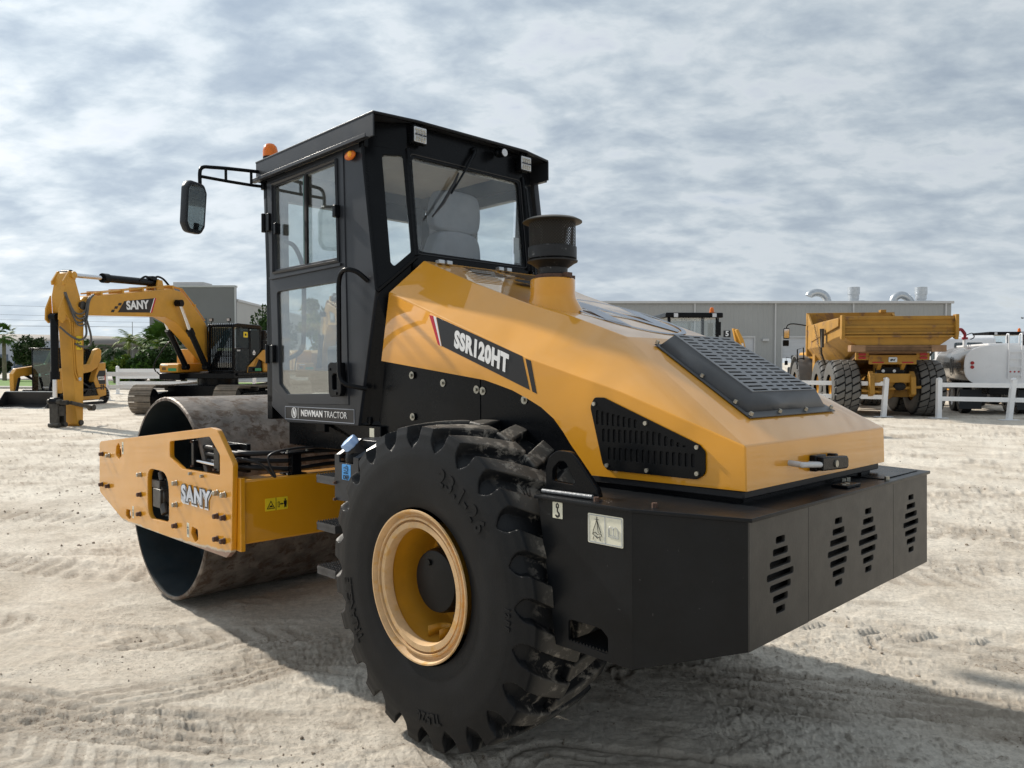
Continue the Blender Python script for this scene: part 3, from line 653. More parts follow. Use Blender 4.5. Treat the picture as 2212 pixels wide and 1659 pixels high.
for r_ in range(nr_):
    t_ = (r_+.6)/nr_; vv = tp[0][1]+(tp[3][1]-tp[0][1])*t_; xl = tp[0][0]+(tp[3][0]-tp[0][0])*t_; xr = tp[1][0]+(tp[2][0]-tp[1][0])*t_; wd = xr-xl
    off = .02 if r_ % 2 else 0
    L_ = [(.035, .20+.05*t_), (.275+.03*t_, .40+.02*t_), (.455+.01*t_, .58), (.63, .745), (.80-.03*t_, .965)]
    for a_, b_ in L_: vs_.append(rect(xl+wd*a_, xl+wd*b_, vv-.0065, vv+.0065, .004, 2))
plate('louvre_screen', tp, vs_, .004, at(VM, 0, 0, H_+.002), pm('worn_grey_screen', (.15, .16, .18), .35, .3, .15, 8, .05, 60, .25), vb, .0006)
plate('louvre_backing', [(p*.96, q) for p, q in tp], [], .001, at(VM, 0, 0, H_-.03), dark, vb, .0002)
for p, q in ((-.283, v0+.0), (-.322, v0*.5+v1*.5), (-.36, v0*.15+v1*.85), (-.375, v1-.0), (-.12, v1+.004), (.13, v1+.004), (.40, v1+.004)):
    mb = MB(); c = VM @ Vector((p, q, .012)); e = VM @ Vector((p, q, .026)); mb.cyl(c, e, .010, .008, 6); mb.build('bolt', bolt_zinc, vb, 30)
# louvres near the cab and round hole in the hood top
hn = Vector((0, -.355, 1)).normalized(); TM = fr((0, 0, 2.088), (1, 0, 0), (0, 1, .355)); ts = math.sqrt(1+.355**2)
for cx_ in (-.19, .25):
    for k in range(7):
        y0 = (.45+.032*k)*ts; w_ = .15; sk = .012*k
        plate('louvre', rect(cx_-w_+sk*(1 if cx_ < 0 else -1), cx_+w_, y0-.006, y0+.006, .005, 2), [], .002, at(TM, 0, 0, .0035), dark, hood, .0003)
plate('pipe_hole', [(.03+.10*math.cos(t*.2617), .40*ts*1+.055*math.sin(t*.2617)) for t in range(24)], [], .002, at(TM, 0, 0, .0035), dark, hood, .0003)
for x, y in ((-.40, .70), (-.34, .70), (.10, .72), (.17, .72)):
    mb = MB(); mb.box(x-.02, x+.02, y-.02, y+.02, 2.088+y*.355-.005, 2.088+y*.355+.018); mb.build('hood_clip', galv, hood, 30, .003)
# emblem on the hood top: ring with a slanted N
c0 = (.09, -.27*ts); ro_, ri = .335, .31
def el(r, k=48): return [(c0[0]+r*math.cos(2*math.pi*i/k), c0[1]+r*1.02*math.sin(2*math.pi*i/k)) for i in range(k)]
plate('hood_emblem', el(ro_), [el(ri)], .001, at(TM, 0, 0, .0012), decal_g, hood, .0002)
def eN(pts): return [(c0[0]+p*.30, c0[1]+q*.30) for p, q in pts]
plate('hood_emblem', eN([(-.95, -.35), (-.70, -.72), (-.30, .45), (.35, -.95), (.62, -.80), (.95, .40), (.72, .70), (.35, -.42), (-.25, .96), (-.55, .85)]), [], .001, at(TM, 0, 0, .0012), decal_g, hood, .0002)
# hood latch and pull handle
mb = MB(); mb.tube(smooth_path([(-.335, -1.405, 1.318), (-.335, -1.45, 1.315), (-.325, -1.458, 1.313), (-.2, -1.458, 1.303), (-.165, -1.455, 1.30), (-.155, -1.445, 1.30), (-.155, -1.405, 1.30)], 4), .0115, 10)
mb.build('pull_handle', pm('pale_grey_handle', (.50, .51, .52), .4, 0, .1, 20), hood, 40)
mb = MB(); mb.box(-.155, -.055, -1.435, -1.405, 1.268, 1.335); mb.prism([(-.145, 1.272), (.10, 1.262), (.115, 1.27), (.115, 1.305), (.10, 1.318), (-.05, 1.326), (-.145, 1.33)], 'y', -1.46, -1.43); mb.box(.02, .055, -1.44, -1.40, 1.31, 1.33)
lt = mb.build('latch', black, hood, 30, .006, 3)
mb = MB(); mb.cyl((-.02, -1.46, 1.293), (-.02, -1.466, 1.293), .015, n=20); mb.build('lock', bolt_zinc, lt, 30)
# --- exhaust stack
sx_, sy_ = -.27, -.075
mb = MB(); mb.lathe([(1.93, .182), (2.0, .165), (2.075, .124), (2.10, .119), (2.172, .119), (2.178, .114), (2.178, .02)], (sx_, sy_, 0), 'z', 40); ex = mb.build('exhaust_collar', yellow, P, 50)
mb = MB(); mb.lathe([(2.165, .09), (2.20, .09), (2.205, .078), (2.235, .08), (2.262, .118), (2.268, .132), (2.275, .133), (2.278, .122), (2.282, .119), (2.285, .128), (2.345, .128), (2.348, .12)], (sx_, sy_, 0), 'z', 40)
st = mb.build('exhaust_base', pm('peeling_black_metal', (.016, .017, .019), .45, .2, .3, 9, .2, 70, 0, rust=((.22, .23, .24), 26, .60)), P, 40)
def meshmat():
    global nt
    m = bpy.data.materials.new('perforated_mesh'); m.use_nodes = True; nt = m.node_tree; b = nt.nodes['Principled BSDF']; out = nt.nodes['Material Output']
    b.inputs['Base Color'].default_value = (.022, .018, .013, 1); b.inputs['Roughness'].default_value = .6; b.inputs['Metallic'].default_value = .4
    t = N('ShaderNodeTexCoord'); s = N('ShaderNodeSeparateXYZ'); L(t.outputs['Object'], s.inputs[0])
    ang = Mth('MULTIPLY', Mth('ARCTAN2', Mth('ADD', s.outputs[1], -sy_), Mth('ADD', s.outputs[0], -sx_)), 46)
    z = Mth('MULTIPLY', s.outputs[2], 400)
    d_ = Mth('ADD', Mth('SINE', Mth('ADD', ang, z)), Mth('SINE', Mth('SUBTRACT', ang, z)))
    f = Mth('GREATER_THAN', d_, .75)
    tr = N('ShaderNodeBsdfTransparent'); mx = N('ShaderNodeMixShader'); L(f, mx.inputs[0]); L(b.outputs[0], mx.inputs[1]); L(tr.outputs[0], mx.inputs[2]); L(mx.outputs[0], out.inputs[0]); return m
mb = MB(); mb.lathe([(2.346, .1225), (2.484, .1225)], (sx_, sy_, 0), 'z', 48); mb.f = [f for f in mb.f if len(f) == 4]; mb.build('mesh_screen', meshmat(), st, 60)
mb = MB(); mb.lathe([(2.47, .122), (2.474, .146), (2.476, .157), (2.480, .157), (2.492, .135), (2.505, .06), (2.508, .015), (2.516, .012), (2.517, .0001)], (sx_, sy_, 0), 'z', 40); mb.cyl((sx_, sy_, 2.34), (sx_, sy_, 2.48), .06, n=16); mb.build('rain_cap', pm('olive_black_cap', (.022, .022, .019), .45, .3, .2, 8, .1, 60, .3), st, 40)
mb = MB(); mb.lathe([(2.178, .093), (2.2, .093)], (sx_, sy_, 0), 'z', 30); mb.box(sx_-.02, sx_+.02, sy_-.12, sy_-.09, 2.18, 2.205); mb.box(sx_+.07, sx_+.1, sy_-.07, sy_-.04, 2.18, 2.2); mb.build('clamp_ring', bolt_rust, st, 40)
# --- counterweight
CX = [(-1.004, -.66), (-1.004, -1.133), (-.884, -1.532), (.884, -1.532), (1.004, -1.133), (1.004, -.66)]
tp_ = plate('counterweight', fillet([(-1.014, -.65), (-1.014, -1.138), (-.892, -1.543), (.892, -1.543), (1.014, -1.138), (1.014, -.65)], .004), [], .014, fr((0, 0, 1.187), (1, 0, 0), (0, 1, 0)), blackmat, P, .002)
CW = tp_
side = [(.662, 1.172), (1.133, 1.172), (1.133, .599), (.756, .601)]
hole = fillet([(.822, .718), (.985, .718), (1.021, .69), (1.021, .625), (.822, .632)], [.02, .03, .02, .01, .01])
plate('side_panel', side, [hole], .012, left(-1.004), blackmat, CW, .001)
plate('side_panel', side, [hole], .012, left(1.016), blackmat, CW, .001)
for s in (1, -1):
    mb = MB(); mb.extr([(-1.004*s, -1.133, 1.172), (-1.004*s, -1.133, .599), (-.884*s, -1.532, .733), (-.884*s, -1.532, 1.172)], (.012*s, .004, 0)); mb.build('corner_panel', blackmat, CW, 30, .002)
# serrated step in the opening
mb = MB(); mb.box(-1.0, -.80, -1.021, -.822, .612, .63)
for k in range(12): mb.add([(-1.003, -.828-k*.016, .63), (-1.003, -.836-k*.016, .640), (-1.003, -.844-k*.016, .63), (-.995, -.828-k*.016, .63), (-.995, -.836-k*.016, .640), (-.995, -.844-k*.016, .63)], [(0, 1, 2), (3, 5, 4), (0, 3, 4, 1), (1, 4, 5, 2)])
mb.build('step', blackmat, CW, 30)
def dia(cx_):
    ws = (.042, .068, .094, .12, .094, .068, .042); out = []
    for k, w in enumerate(ws):
        z = 1.082-k*.0415; out.append(rect(cx_-w*.85, cx_+w*.85, z-.0135, z+.0135, .010, 3))
    return out
plate('rear_panel', [(-.884, .735), (-.441, .735), (-.441, 1.172), (-.884, 1.172)], dia(-.663), .014, rear(-1.532), rearsteel, CW, .0015)
plate('rear_panel', [(-.438, .737), (.426, .737), (.426, 1.173), (-.438, 1.173)], dia(-.168)+dia(.137), .014, rear(-1.5325), rearsteel, CW, .0015)
plate('rear_panel', [(.432, .735), (.884, .735), (.884, 1.176), (.432, 1.176)], dia(.659), .014, rear(-1.532), rearsteel, CW, .0015)
mb = MB(); mb.prism([(-.86, .76), (.86, .76), (.86, 1.165), (-.86, 1.165)], 'y', -1.49, -1.2); mb.prism([(-.97, .63), (.97, .63), (.97, 1.165), (-.97, 1.165)], 'y', -1.15, -1.03); mb.box(-.80, .80, -1.2, -.62, .78, 1.165); mb.build('ballast', dark, CW, 30)
mb = MB(); mb.box(.40, .85, -1.50, -.9, 1.188, 1.192); mb.box(.48, .56, -1.37, -1.31, 1.19, 1.205); mb.box(.68, .76, -1.28, -1.14, 1.19, 1.20); mb.box(.0, .14, -1.50, -1.43, 1.188, 1.20); mb.build('tank_cover', black, CW, 30, .003)
for x, y in ((-.97, -.94), (-.93, -1.18), (.03, -1.47), (.07, -1.47), (.40, -1.515), (.2, -1.40), (.25, -1.40)):
    mb = MB(); mb.cyl((x, y, 1.187), (x, y, 1.204), .011, n=6); mb.build('bolt', bolt_rust if x < 0 else bolt_zinc, CW, 30)
plate('hook_label', rect(.744, .796, 1.105, 1.169, .003), [], .001, left(-1.0055), decal_c, CW, .0002)
plate('hook_symbol', fillet([(.762, 1.16), (.770, 1.167), (.778, 1.16), (.778, 1.148), (.773, 1.145), (.773, 1.135), (.783, 1.125), (.783, 1.115), (.775, 1.108), (.765, 1.108), (.757, 1.116), (.762, 1.120), (.768, 1.116), (.775, 1.118), (.775, 1.123), (.767, 1.132), (.767, 1.145), (.762, 1.148)], .002, 2), [rect(.767, .773, 1.150, 1.160, .002, 2)], .001, left(-1.0068), decal_k, CW, .0002)
plate('lifting_label', rect(.927, 1.094, 1.035, 1.147, .006), [], .001, left(-1.0055), decal_c, CW, .0002)
LM = left(-1.0068)
plate('label_border', rect(.931, 1.090, 1.039, 1.143, .005), [rect(.933, 1.009, 1.041, 1.141), rect(1.011, 1.088, 1.041, 1.141)], .001, LM, decal_g, CW, .0002)
def stroke(pts, w, name, parent, M, mat):
    mb = MB(); mb.tube([M @ Vector((u, v, 0)) for u, v in pts], w, 4); return mb.build(name, mat, parent, 60)
for pts in (((.971, 1.137), (.971, 1.125), (.955, 1.085), (.951, 1.07)), ((.971, 1.125), (.978, 1.075)), ((.971, 1.125), (.990, 1.078)), ((.962, 1.127), (.98, 1.127)), ((.950, 1.070), (.962, 1.078), (.975, 1.07), (.99, 1.075), (.995, 1.066), (.98, 1.06), (.962, 1.062), (.95, 1.07)), ((.955, 1.06), (.952, 1.048)), ((.985, 1.06), (.988, 1.048)), ((.965, 1.065), (.972, 1.055), (.983, 1.063))):
    stroke(pts, .0011, 'label_drawing', CW, LM, decal_k)
for pts in (((1.03, 1.105), (1.03, 1.075), (1.05, 1.075), (1.07, 1.072), (1.07, 1.10), (1.06, 1.108), (1.05, 1.102), (1.04, 1.108), (1.03, 1.105)), ((1.05, 1.102), (1.05, 1.075)), ((1.026, 1.10), (1.026, 1.07), (1.074, 1.067), (1.074, 1.095))):
    stroke(pts, .0009, 'label_drawing', CW, LM, decal_g)
# lifting eye
lo_ = fillet([(.640, 1.195), (.914, 1.195), (.905, 1.222), (.80, 1.335), (.765, 1.36), (.70, 1.362), (.655, 1.335), (.640, 1.29)], [.002, .002, .02, .02, .05, .05, .05, .05], 5)
li_ = fillet([(.668, 1.235), (.788, 1.228), (.80, 1.245), (.745, 1.325), (.71, 1.325), (.672, 1.29)], [.015, .012, .01, .03, .03, .025], 4)
plate('lifting_eye', lo_, [li_], .03, left(-.93), black, P, .003)
plate('lifting_eye', lo_, [li_], .03, left(.96), black, P, .003)
mb = MB(); mb.tube([(-.958, -.645, 1.197), (-.956, -.91, 1.199)], .009, 8); mb.build('weld_bead', pm('grey_weld', (.2, .21, .22), .45, .5, .3, 60, .6, 200), CW, 60)
grimynut = pm('grimy_wheel_nut', (.16, .13, .09), .5, .6, .3, 60, .2, 90)
# --- rear wheels
WC, WZ = .83, .708
def tyre_mesh(Rr, hw, nl, inner=.36, na=1056, wl=.047, lean=.19):
    # sidewall and tread as one surface: envelope of the lugs against the floor of the gaps between them
    env = [(1.0, inner), (1.04, inner+.05), (1.07, inner+.13), (1.07, Rr*.80), (1.055, Rr*.85), (1.035, Rr*.89), (1.02, Rr*.93), (1.0, Rr*.955), (.985, Rr*.978), (.93, Rr*.983), (.85, Rr*.987), (.75, Rr*.991), (.6, Rr*.995), (.45, Rr*.998), (.3, Rr), (.18, Rr), (.10, Rr), (.05, Rr), (0, Rr)]
    gap = [(1.0, inner), (1.04, inner+.05), (1.07, inner+.13), (1.068, Rr*.80), (1.045, Rr*.835), (1.0, Rr*.865), (.96, Rr*.885), (.92, Rr*.900), (.89, Rr*.908), (.84, Rr*.915), (.78, Rr*.922), (.69, Rr*.930), (.56, Rr*.937), (.43, Rr*.942), (.3, Rr*.945), (.18, Rr*.946), (.10, Rr*.946), (.05, Rr*.946), (0, Rr*.946)]
    tt = np.linspace(0, len(env)-1, 78); kk = np.arange(len(env)); env = np.array(env); gap = np.array(gap)
    E = np.stack([np.interp(tt, kk, env[:, 0]), np.interp(tt, kk, env[:, 1])], 1); G = np.stack([np.interp(tt, kk, gap[:, 0]), np.interp(tt, kk, gap[:, 1])], 1); pitch = 2*math.pi/nl
    E = np.vstack([E*[-1, 1], (E*[1, 1])[:-1][::-1]]); G = np.vstack([G*[-1, 1], (G*[1, 1])[:-1][::-1]]); M_ = len(E)
    def mask(a, x, r, sd):
        u = np.clip(1-np.abs(x), 0, 1)                   # 0 at the shoulder, 1 at the centre line
        da = lean*u**.9; half = (wl*(1-.12*u)+.000*u)/Rr
        lo = np.clip((Rr*.945-r)/(Rr*.100), 0, 1)         # lugs spread down the sidewall into U-shaped roots
        half = half+(pitch/2*1.04-half)*lo**2.4
        d = np.abs((a-da-(pitch/2 if sd > 0 else 0)+pitch/2) % pitch-pitch/2)
        k = 1-ss(-.004/Rr, .012/Rr, d-half)
        side = x*sd
        return k*(1-ss(0, .05, -.04-side)) if True else k
    aa = np.linspace(0, 2*math.pi, na, endpoint=False)
    V = np.zeros((M_, na, 3))
    for i in range(M_):
        x = E[i, 0]; r = E[i, 1]
        k = np.maximum(mask(aa, x, r, -1) if x <= .06 else 0*aa, mask(aa, x, r, 1) if x >= -.06 else 0*aa)
        if r < Rr*.76: k = k*0+1
        xx = (G[i, 0]*(1-k)+E[i, 0]*k)*hw; rr = G[i, 1]*(1-k)+E[i, 1]*k
        V[i] = np.stack([xx, rr*np.cos(aa), rr*np.sin(aa)], 1)
    # refine across the profile so that gap walls are steep
    i0 = np.arange(M_-1)[:, None]*na; j0 = np.arange(na)[None]; j1 = (j0+1) % na
    F = np.stack([i0+j0, i0+j1, i0+na+j1, i0+na+j0], -1).reshape(-1, 4)
    mb = MB(); mb.v = V.reshape(-1, 3).tolist(); mb.f = F.tolist(); mb.mi = [0]*len(F)
    return mb
tyre_m = rubber.copy(); tyre_m.name = 'dusty_tread_rubber'
def treadmat():
    global nt
    nt = tyre_m.node_tree; b = nt.nodes[rubber['bsdf']]
    t = N('ShaderNodeTexCoord'); s = N('ShaderNodeSeparateXYZ'); L(t.outputs['Object'], s.inputs[0])
    r = Mth('SQRT', Mth('ADD', Mth('MULTIPLY', s.outputs[1], s.outputs[1]), Mth('MULTIPLY', s.outputs[2], s.outputs[2])))
    dm = ramp(noise(t.outputs['Object'], 13, 8, .72, .3), [(.52, (0,)*3), (.60, (1,)*3)])
    top = Mth('MULTIPLY', Mth('SUBTRACT', r, .737), 90, clamp=True)
    inn = Mth('MULTIPLY', Mth('SUBTRACT', .24, Mth('ABSOLUTE', s.outputs[0])), 12, clamp=True)
    f = Mth('ADD', Mth('MULTIPLY', top, .35), Mth('MULTIPLY', Mth('MULTIPLY', dm, inn), .8), clamp=True)
    old = b.inputs['Base Color'].links[0].from_socket
    x = N('ShaderNodeMixRGB'); L(f, x.inputs[0]); L(old, x.inputs[1]); x.inputs[2].default_value = (.24, .22, .19, 1); L(x.outputs[0], b.inputs['Base Color'])
treadmat()
tme = tyre_mesh(.751, .272, 24).mesh('tyre', 42, recalc=True); tme.materials.append(tyre_m)
rp = [(-.288, .352), (-.296, .350), (-.296, .343), (-.278, .336), (-.268, .328), (-.268, .320), (-.284, .315), (-.286, .306), (-.262, .302), (-.262, .298), (-.280, .294), (-.280, .268), (-.262, .262), (-.235, .262), (-.225, .272), (-.02, .266), (.0, .258), (.012, .12)]
mb = MB(); mb.lathe(rp[:14], (0, 0, 0), 'x', 96); mb.f = [f for f in mb.f if len(f) == 4]; fme = mb.mesh('rim_flange', 30, recalc=False); fme.materials.append(yellow_dusty)
mb = MB(); mb.lathe(rp[13:], (0, 0, 0), 'x', 96); mb.f = [f for f in mb.f if len(f) == 4]
rme = mb.mesh('rim', 35, recalc=False); rme.materials.append(yellow_rim)
mb = MB(); mb.lathe([(.02, .165), (-.06, .163), (-.155, .150), (-.172, .143), (-.175, .13), (-.176, .0001)], (0, .012, 0), 'x', 48)
mb.cyl((-.176, .05, .085), (-.186, .05, .085), .016, n=6)
hme = mb.mesh('hub', 35); hme.materials.append(blackmat)
nmb = MB(); nmb.cyl((.01, 0, 0), (.0, 0, 0), .026, n=16); nmb.cyl((0, 0, 0), (-.028, 0, 0), .018, .017, 6); nme = nmb.mesh('wheel_nut', 30); nme.materials.append(grimynut)
mb = MB(); bend = [(-.205+0*k, .055*math.cos(math.pi*k/8), -.235+0*k) for k in range(9)]
pth = [(-.19, -.045, 0)]+[(-.12+.03*math.sin(math.pi*k/8), -.045+.09*k/8, 0) for k in range(9)]+[(-.19, .045, 0)]
vs = [(x, y, -.262) for x, y, _ in pth]+[(x, y, -.212) for x, y, _ in pth]
mb.add(vs, [(i, i+1, len(pth)+i+1, len(pth)+i) for i in range(len(pth)-1)]); mb.cyl((-.14, 0, -.262), (-.14, 0, -.232), .01, n=8)
gme = mb.mesh('valve_guard', 30, recalc=False); gme.materials.append(yellow_rim)
for s in (-1, 1):
    Wm = Matrix.Translation((s*WC, 0, WZ)) @ Matrix.Rotation(math.pi if s > 0 else 0, 4, 'Z')
    w = link('rear_wheel', rme, None, P); w.matrix_local = Wm
    ty_ = link('tyre', tme, None, w); ty_.rotation_euler.x = R(4.7); link('rim_flange', fme, None, w); link('hub', hme, None, w); gg = link('valve_guard', gme, None, w); gm = gg.modifiers.new('s', 'SOLIDIFY'); gm.thickness = .005
    for k in range(12):
        a = 2*math.pi*(k+.35)/12; nn = link('wheel_nut', nme, None, w); nn.location = (.0, .208*math.cos(a), .208*math.sin(a))
    if s < 0: LWheel = w
# raised lettering on the sidewall
def arctext(s, size, rad_, a_mid, flip=False, bold=.002, sp=1.0):
    # characters laid along a circle on the outer sidewall (outward = -x)
    ws = []
    for ch in s:
        ws.append({' ': .4, '.': .3, '-': .45, 'I': .35, '1': .5, 'L': .58}.get(ch, .72)*size*sp)
    tot = sum(ws); pos = -tot/2
    for ch, w_ in zip(s, ws):
        c = (pos+w_/2)/rad_; pos += w_
        if ch == ' ': continue
        a = a_mid+c
        # seen from outside (left side) forward is to the left: screen u=-y
        cy, cz = rad_*math.cos(a), rad_*math.sin(a)
        up = Vector((0, math.cos(a), math.sin(a))); 
        tg = Vector((0, -math.sin(a), math.cos(a)))
        if flip: up = -up; tg = -tg
        M = fr((-.2945, cy, cz), tg, up)
        cu = bpy.data.curves.new('t', 'FONT'); cu.body = ch; cu.size = size*1.3; cu.offset = bold; cu.extrude = .0008; cu.align_x = 'CENTER'; cu.align_y = 'CENTER'; cu.resolution_u = 3
        me = curvemesh(cu, M, .95); me.name = 'sidewall_lettering'; link('sidewall_lettering', me, rubber, LWheel)
arctext('23.1-26', .078, .545, R(126), bold=.004, sp=1.15)
arctext('TRIANGLE', .062, .575, R(-22), flip=False, bold=.002)
arctext('TL526', .050, .585, R(262), flip=False, bold=.003)
arctext('12PR', .030, .60, R(182), sp=1.3)

# --- cab
CABO = [(-2.30, 3.06), (-2.223, 1.485), (-1.98, 1.371), (-1.121, 1.382), (-.929, 2.175), (-1.048, 3.06)]
DO = [(-2.235, 3.035), (-2.160, 1.60), (-1.955, 1.495), (-1.215, 1.505), (-1.255, 3.045)]
cab = plate('cab', CABO, [DO], .05, left(-.70), cabgrey, P, .004)
plate('cab_side', CABO, [fillet([(-2.16, 2.98), (-2.10, 1.62), (-1.98, 1.56), (-1.30, 1.56), (-1.22, 2.98)], .03)], .05, left(.70+.05), cabgrey, cab, .004)
mb = MB()
mb.box(-.70, .70, 2.20, 2.27, 1.38, 1.55); mb.box(-.70, .70, 2.24, 2.30, 2.93, 3.06); mb.box(-.70, -.62, 2.19, 2.27, 1.5, 3.0); mb.box(.62, .70, 2.19, 2.27, 1.5, 3.0); mb.box(-.04, .0, 2.2, 2.26, 2.3, 2.95) if False else None
mb.box(-.66, .66, 1.05, 2.22, 1.385, 1.43)
mb.build('cab_floor', black, cab, 30, .004)
door = plate('door', DO, [fillet([(-2.134, 2.992), (-2.128, 2.415), (-1.316, 2.406), (-1.338, 2.994)], .012), fillet([(-2.108, 2.265), (-2.080, 1.625), (-1.972, 1.555), (-1.335, 1.568), (-1.322, 2.262)], [.03, .02, .02, .04, .05])], .03, left(-.7065), cabgrey, cab, .003)
mb = MB()
for pts in ([(2.150, 3.008), (2.142, 2.395), (1.300, 2.386), (1.322, 3.010)],):
    mb.tube([(-.712, y, z) for y, z in pts+[pts[0]]], .012, 4)
mb.box(-.722, -.706, 1.27, 2.185, 2.352, 2.368)
mb.build('window_frame', cabgrey, door, 30)
plate('door_window', [(-2.13, 2.985), (-2.125, 2.41), (-1.31, 2.41), (-1.335, 2.985)], [], .004, left(-.692), glass_side, door, .0005)
plate('door_window', fillet([(-2.11, 2.27), (-2.085, 1.62), (-1.975, 1.55), (-1.33, 1.56), (-1.315, 2.27)], .02), [], .004, left(-.692), glass_side, door, .0005)
mb = MB(); mb.box(-.712, -.695, 1.685, 1.712, 2.41, 2.99); mb.build('window_bar', dark, door, 30)
mb = MB(); mb.box(-.702, -.696, 1.712, 1.745, 2.41, 2.99); mb.build('window_edge', pm('green_glass_edge', (.06, .12, .11), .2, 0, .1, 5), door, 30)
for y0_, y1_ in ((1.285, 1.318), (2.045, 2.072)): mb = MB(); mb.box(-.745, -.705, y0_, y1_, 2.65, 2.725); mb.build('window_pull', black, door, 30, .004)
for z in (2.75, 1.835):
    mb = MB(); mb.cyl((-.735, 2.232 if z > 2 else 2.19, z-.065), (-.735, 2.232 if z > 2 else 2.19, z+.065), .016, n=12); mb.box(-.735, -.70, 2.16 if z > 2 else 2.12, 2.225 if z > 2 else 2.18, z-.06, z+.06); mb.build('hinge', black, cab, 30, .002)
mb = MB(); mb.prism([(-1.362, 1.738), (-1.355, 1.56), (-1.335, 1.548), (-1.25, 1.555), (-1.235, 1.58), (-1.235, 1.62), (-1.29, 1.60), (-1.325, 1.60), (-1.328, 1.68), (-1.29, 1.70), (-1.235, 1.70), (-1.235, 1.755), (-1.33, 1.752)], 'x', -.78, -.745) if False else None
plate('door_handle', fillet([(-1.362, 1.745), (-1.355, 1.58), (-1.335, 1.555), (-1.235, 1.560), (-1.222, 1.58), (-1.222, 1.755), (-1.335, 1.758)], .012), [fillet([(-1.322, 1.68), (-1.318, 1.60), (-1.30, 1.588), (-1.262, 1.592), (-1.262, 1.695), (-1.30, 1.698)], .01)], .035, left(-.755), black, door, .005)
mb = MB(); mb.box(-.73, -.708, 1.24, 1.32, 1.60, 1.72); mb.cyl((-.757, 1.343, 1.72), (-.762, 1.343, 1.72), .009, n=12); mb.cyl((-.757, 1.27, 1.572), (-.762, 1.27, 1.572), .009, n=12); mb.build('latch_plate', blackmat, door, 30)
mb = MB(); mb.tube(smooth_path([(-.70, 1.00, 2.235), (-.765, 1.02, 2.285), (-.80, 1.07, 2.30), (-.80, 1.13, 2.285), (-.80, 1.158, 2.23), (-.80, 1.160, 2.10), (-.80, 1.160, 1.76), (-.80, 1.150, 1.67), (-.79, 1.11, 1.63), (-.74, 1.05, 1.61), (-.70, 1.02, 1.60)], 6), .0145, 12); mb.build('grab_rail', black, P, 60)
# dealer plate below the door
plate('dealer_plate', rect(-2.01, -1.152, 1.387, 1.478, .004), [], .002, left(-.7535) if False else left(-.7012), decal_k, cab, .0004)
PLT = left(-.7035)
plate('dealer_border', rect(-2.008, -1.154, 1.389, 1.476, .004), [rect(-2.0045, -1.1575, 1.3925, 1.4725, .003)], .001, PLT, decal_g, cab, .0002)
text('NEWMAN', .0585, at(PLT, -1.655, 1.434), decal_w, 'dealer_lettering', cab, .0010, 1.02, space=1.03)
text('TRACTOR', .0585, at(PLT, -1.367, 1.434), decal_w, 'dealer_lettering', cab, -.0006, .99)
plate('dealer_emblem', [(-1.885+.036*math.cos(k*.196), 1.434+.036*math.sin(k*.196)) for k in range(32)], [[(-1.885+.0315*math.cos(k*.196), 1.434+.0315*math.sin(k*.196)) for k in range(32)]], .001, PLT, decal_w, cab, .0002)
plate('dealer_emblem', [(-1.885+a*.036, 1.434+b*.036) for a, b in ((-.55, -.65), (-.30, -.78), (-.22, .05), (.25, -.80), (.5, -.72), (.62, .62), (.35, .8), (.25, -.05), (-.22, .82), (-.45, .72))], [], .001, PLT, decal_w, cab, .0002)
plate('dealer_divider', rect(-1.832, -1.828, 1.398, 1.470), [], .001, PLT, decal_w, cab, .0002)
# rear corner panels and rear window wall
def pane(name, pts, holes, M, mat, th=.02, parent=None): return plate(name, pts, holes, th, M, mat, parent or cab, .003)
def frm(a, b, c):   # plane through three points: x towards b, y towards c
    return fr(a, Vector(b)-Vector(a), Vector(c)-Vector(a))
A3 = Vector((-.695, .922, 2.177)); B3 = Vector((-.487, .814, 2.386)); C3 = Vector((-.70, 1.048, 3.046)); D3 = Vector((-.485, .899, 3.018))
CMl = fr(C3, D3-C3, C3-A3)
def loc(M, p): q = M.inverted() @ Vector(p); return (q.x, q.y)
def prj(pts): return [loc(CMl, p) for p in pts]
wp_ = fillet(prj([(-.613, .982, 2.992), (-.507, .91, 2.992), (-.509, .831, 2.405), (-.600, .880, 2.314), (-.618, .893, 2.34)]), [.02, .02, .02, .03, .02])
outl = prj([A3, B3, D3, C3])
for s in (1, -1):
    if s == 1: Mx = CMl; ol, wl = outl, wp_
    else:
        f = Matrix.Diagonal((-1, 1, 1, 1)); Mx = f @ CMl @ Matrix.Diagonal((-1, 1, 1, 1)); ol = [(-a, b) for a, b in outl]; wl = [(-a, b) for a, b in wp_]
    plate('corner_panel', ol, [wl], .03, Mx, black, cab, .003)
    plate('corner_window', [(p*1.0, q) for p, q in wl], [], .004, at(Mx, 0, 0, -.014), glass, cab, .0005)
RWM = fr((0, .839, 2.415), (1, 0, 0), (0, .057, .573))
RW = [(-.487, -.035), (.487, -.035), (.485, .612), (-.485, .612)]
rwin = fillet([(-.452, .0), (.450, .0), (.448, .578), (-.455, .578)], .035)
plate('rear_wall', RW, [rwin], .03, RWM, black, cab, .003)
rwn = plate('rear_window', rwin, [], .004, at(RWM, 0, 0, -.014), glass, cab, .0005)
mb = MB()       # black corner seams, lower rear panel and valance behind the hood
for s in (1, -1):
    mb.tube([(s*-.487, .810, 2.386), (s*-.485, .897, 3.03)], .014, 6)
    mb.tube([(s*-.69, .925, 2.177), (s*-.70, 1.05, 3.05)], .012, 6)
    mb.tube([(s*-.69, .92, 2.17), (s*-.487, .812, 2.375)], .013, 6)
    mb.extr([(s*-.69, 1.13, 1.385), (s*-.69, .94, 2.17), (s*-.48, .84, 2.38), (s*-.48, .84, 1.5), (s*-.60, .95, 1.385)], (0, .03, 0))
mb.box(-.5, .5, .83, .87, 1.6, 2.385)
mb.build('rear_lower_panel', black, cab, 30)
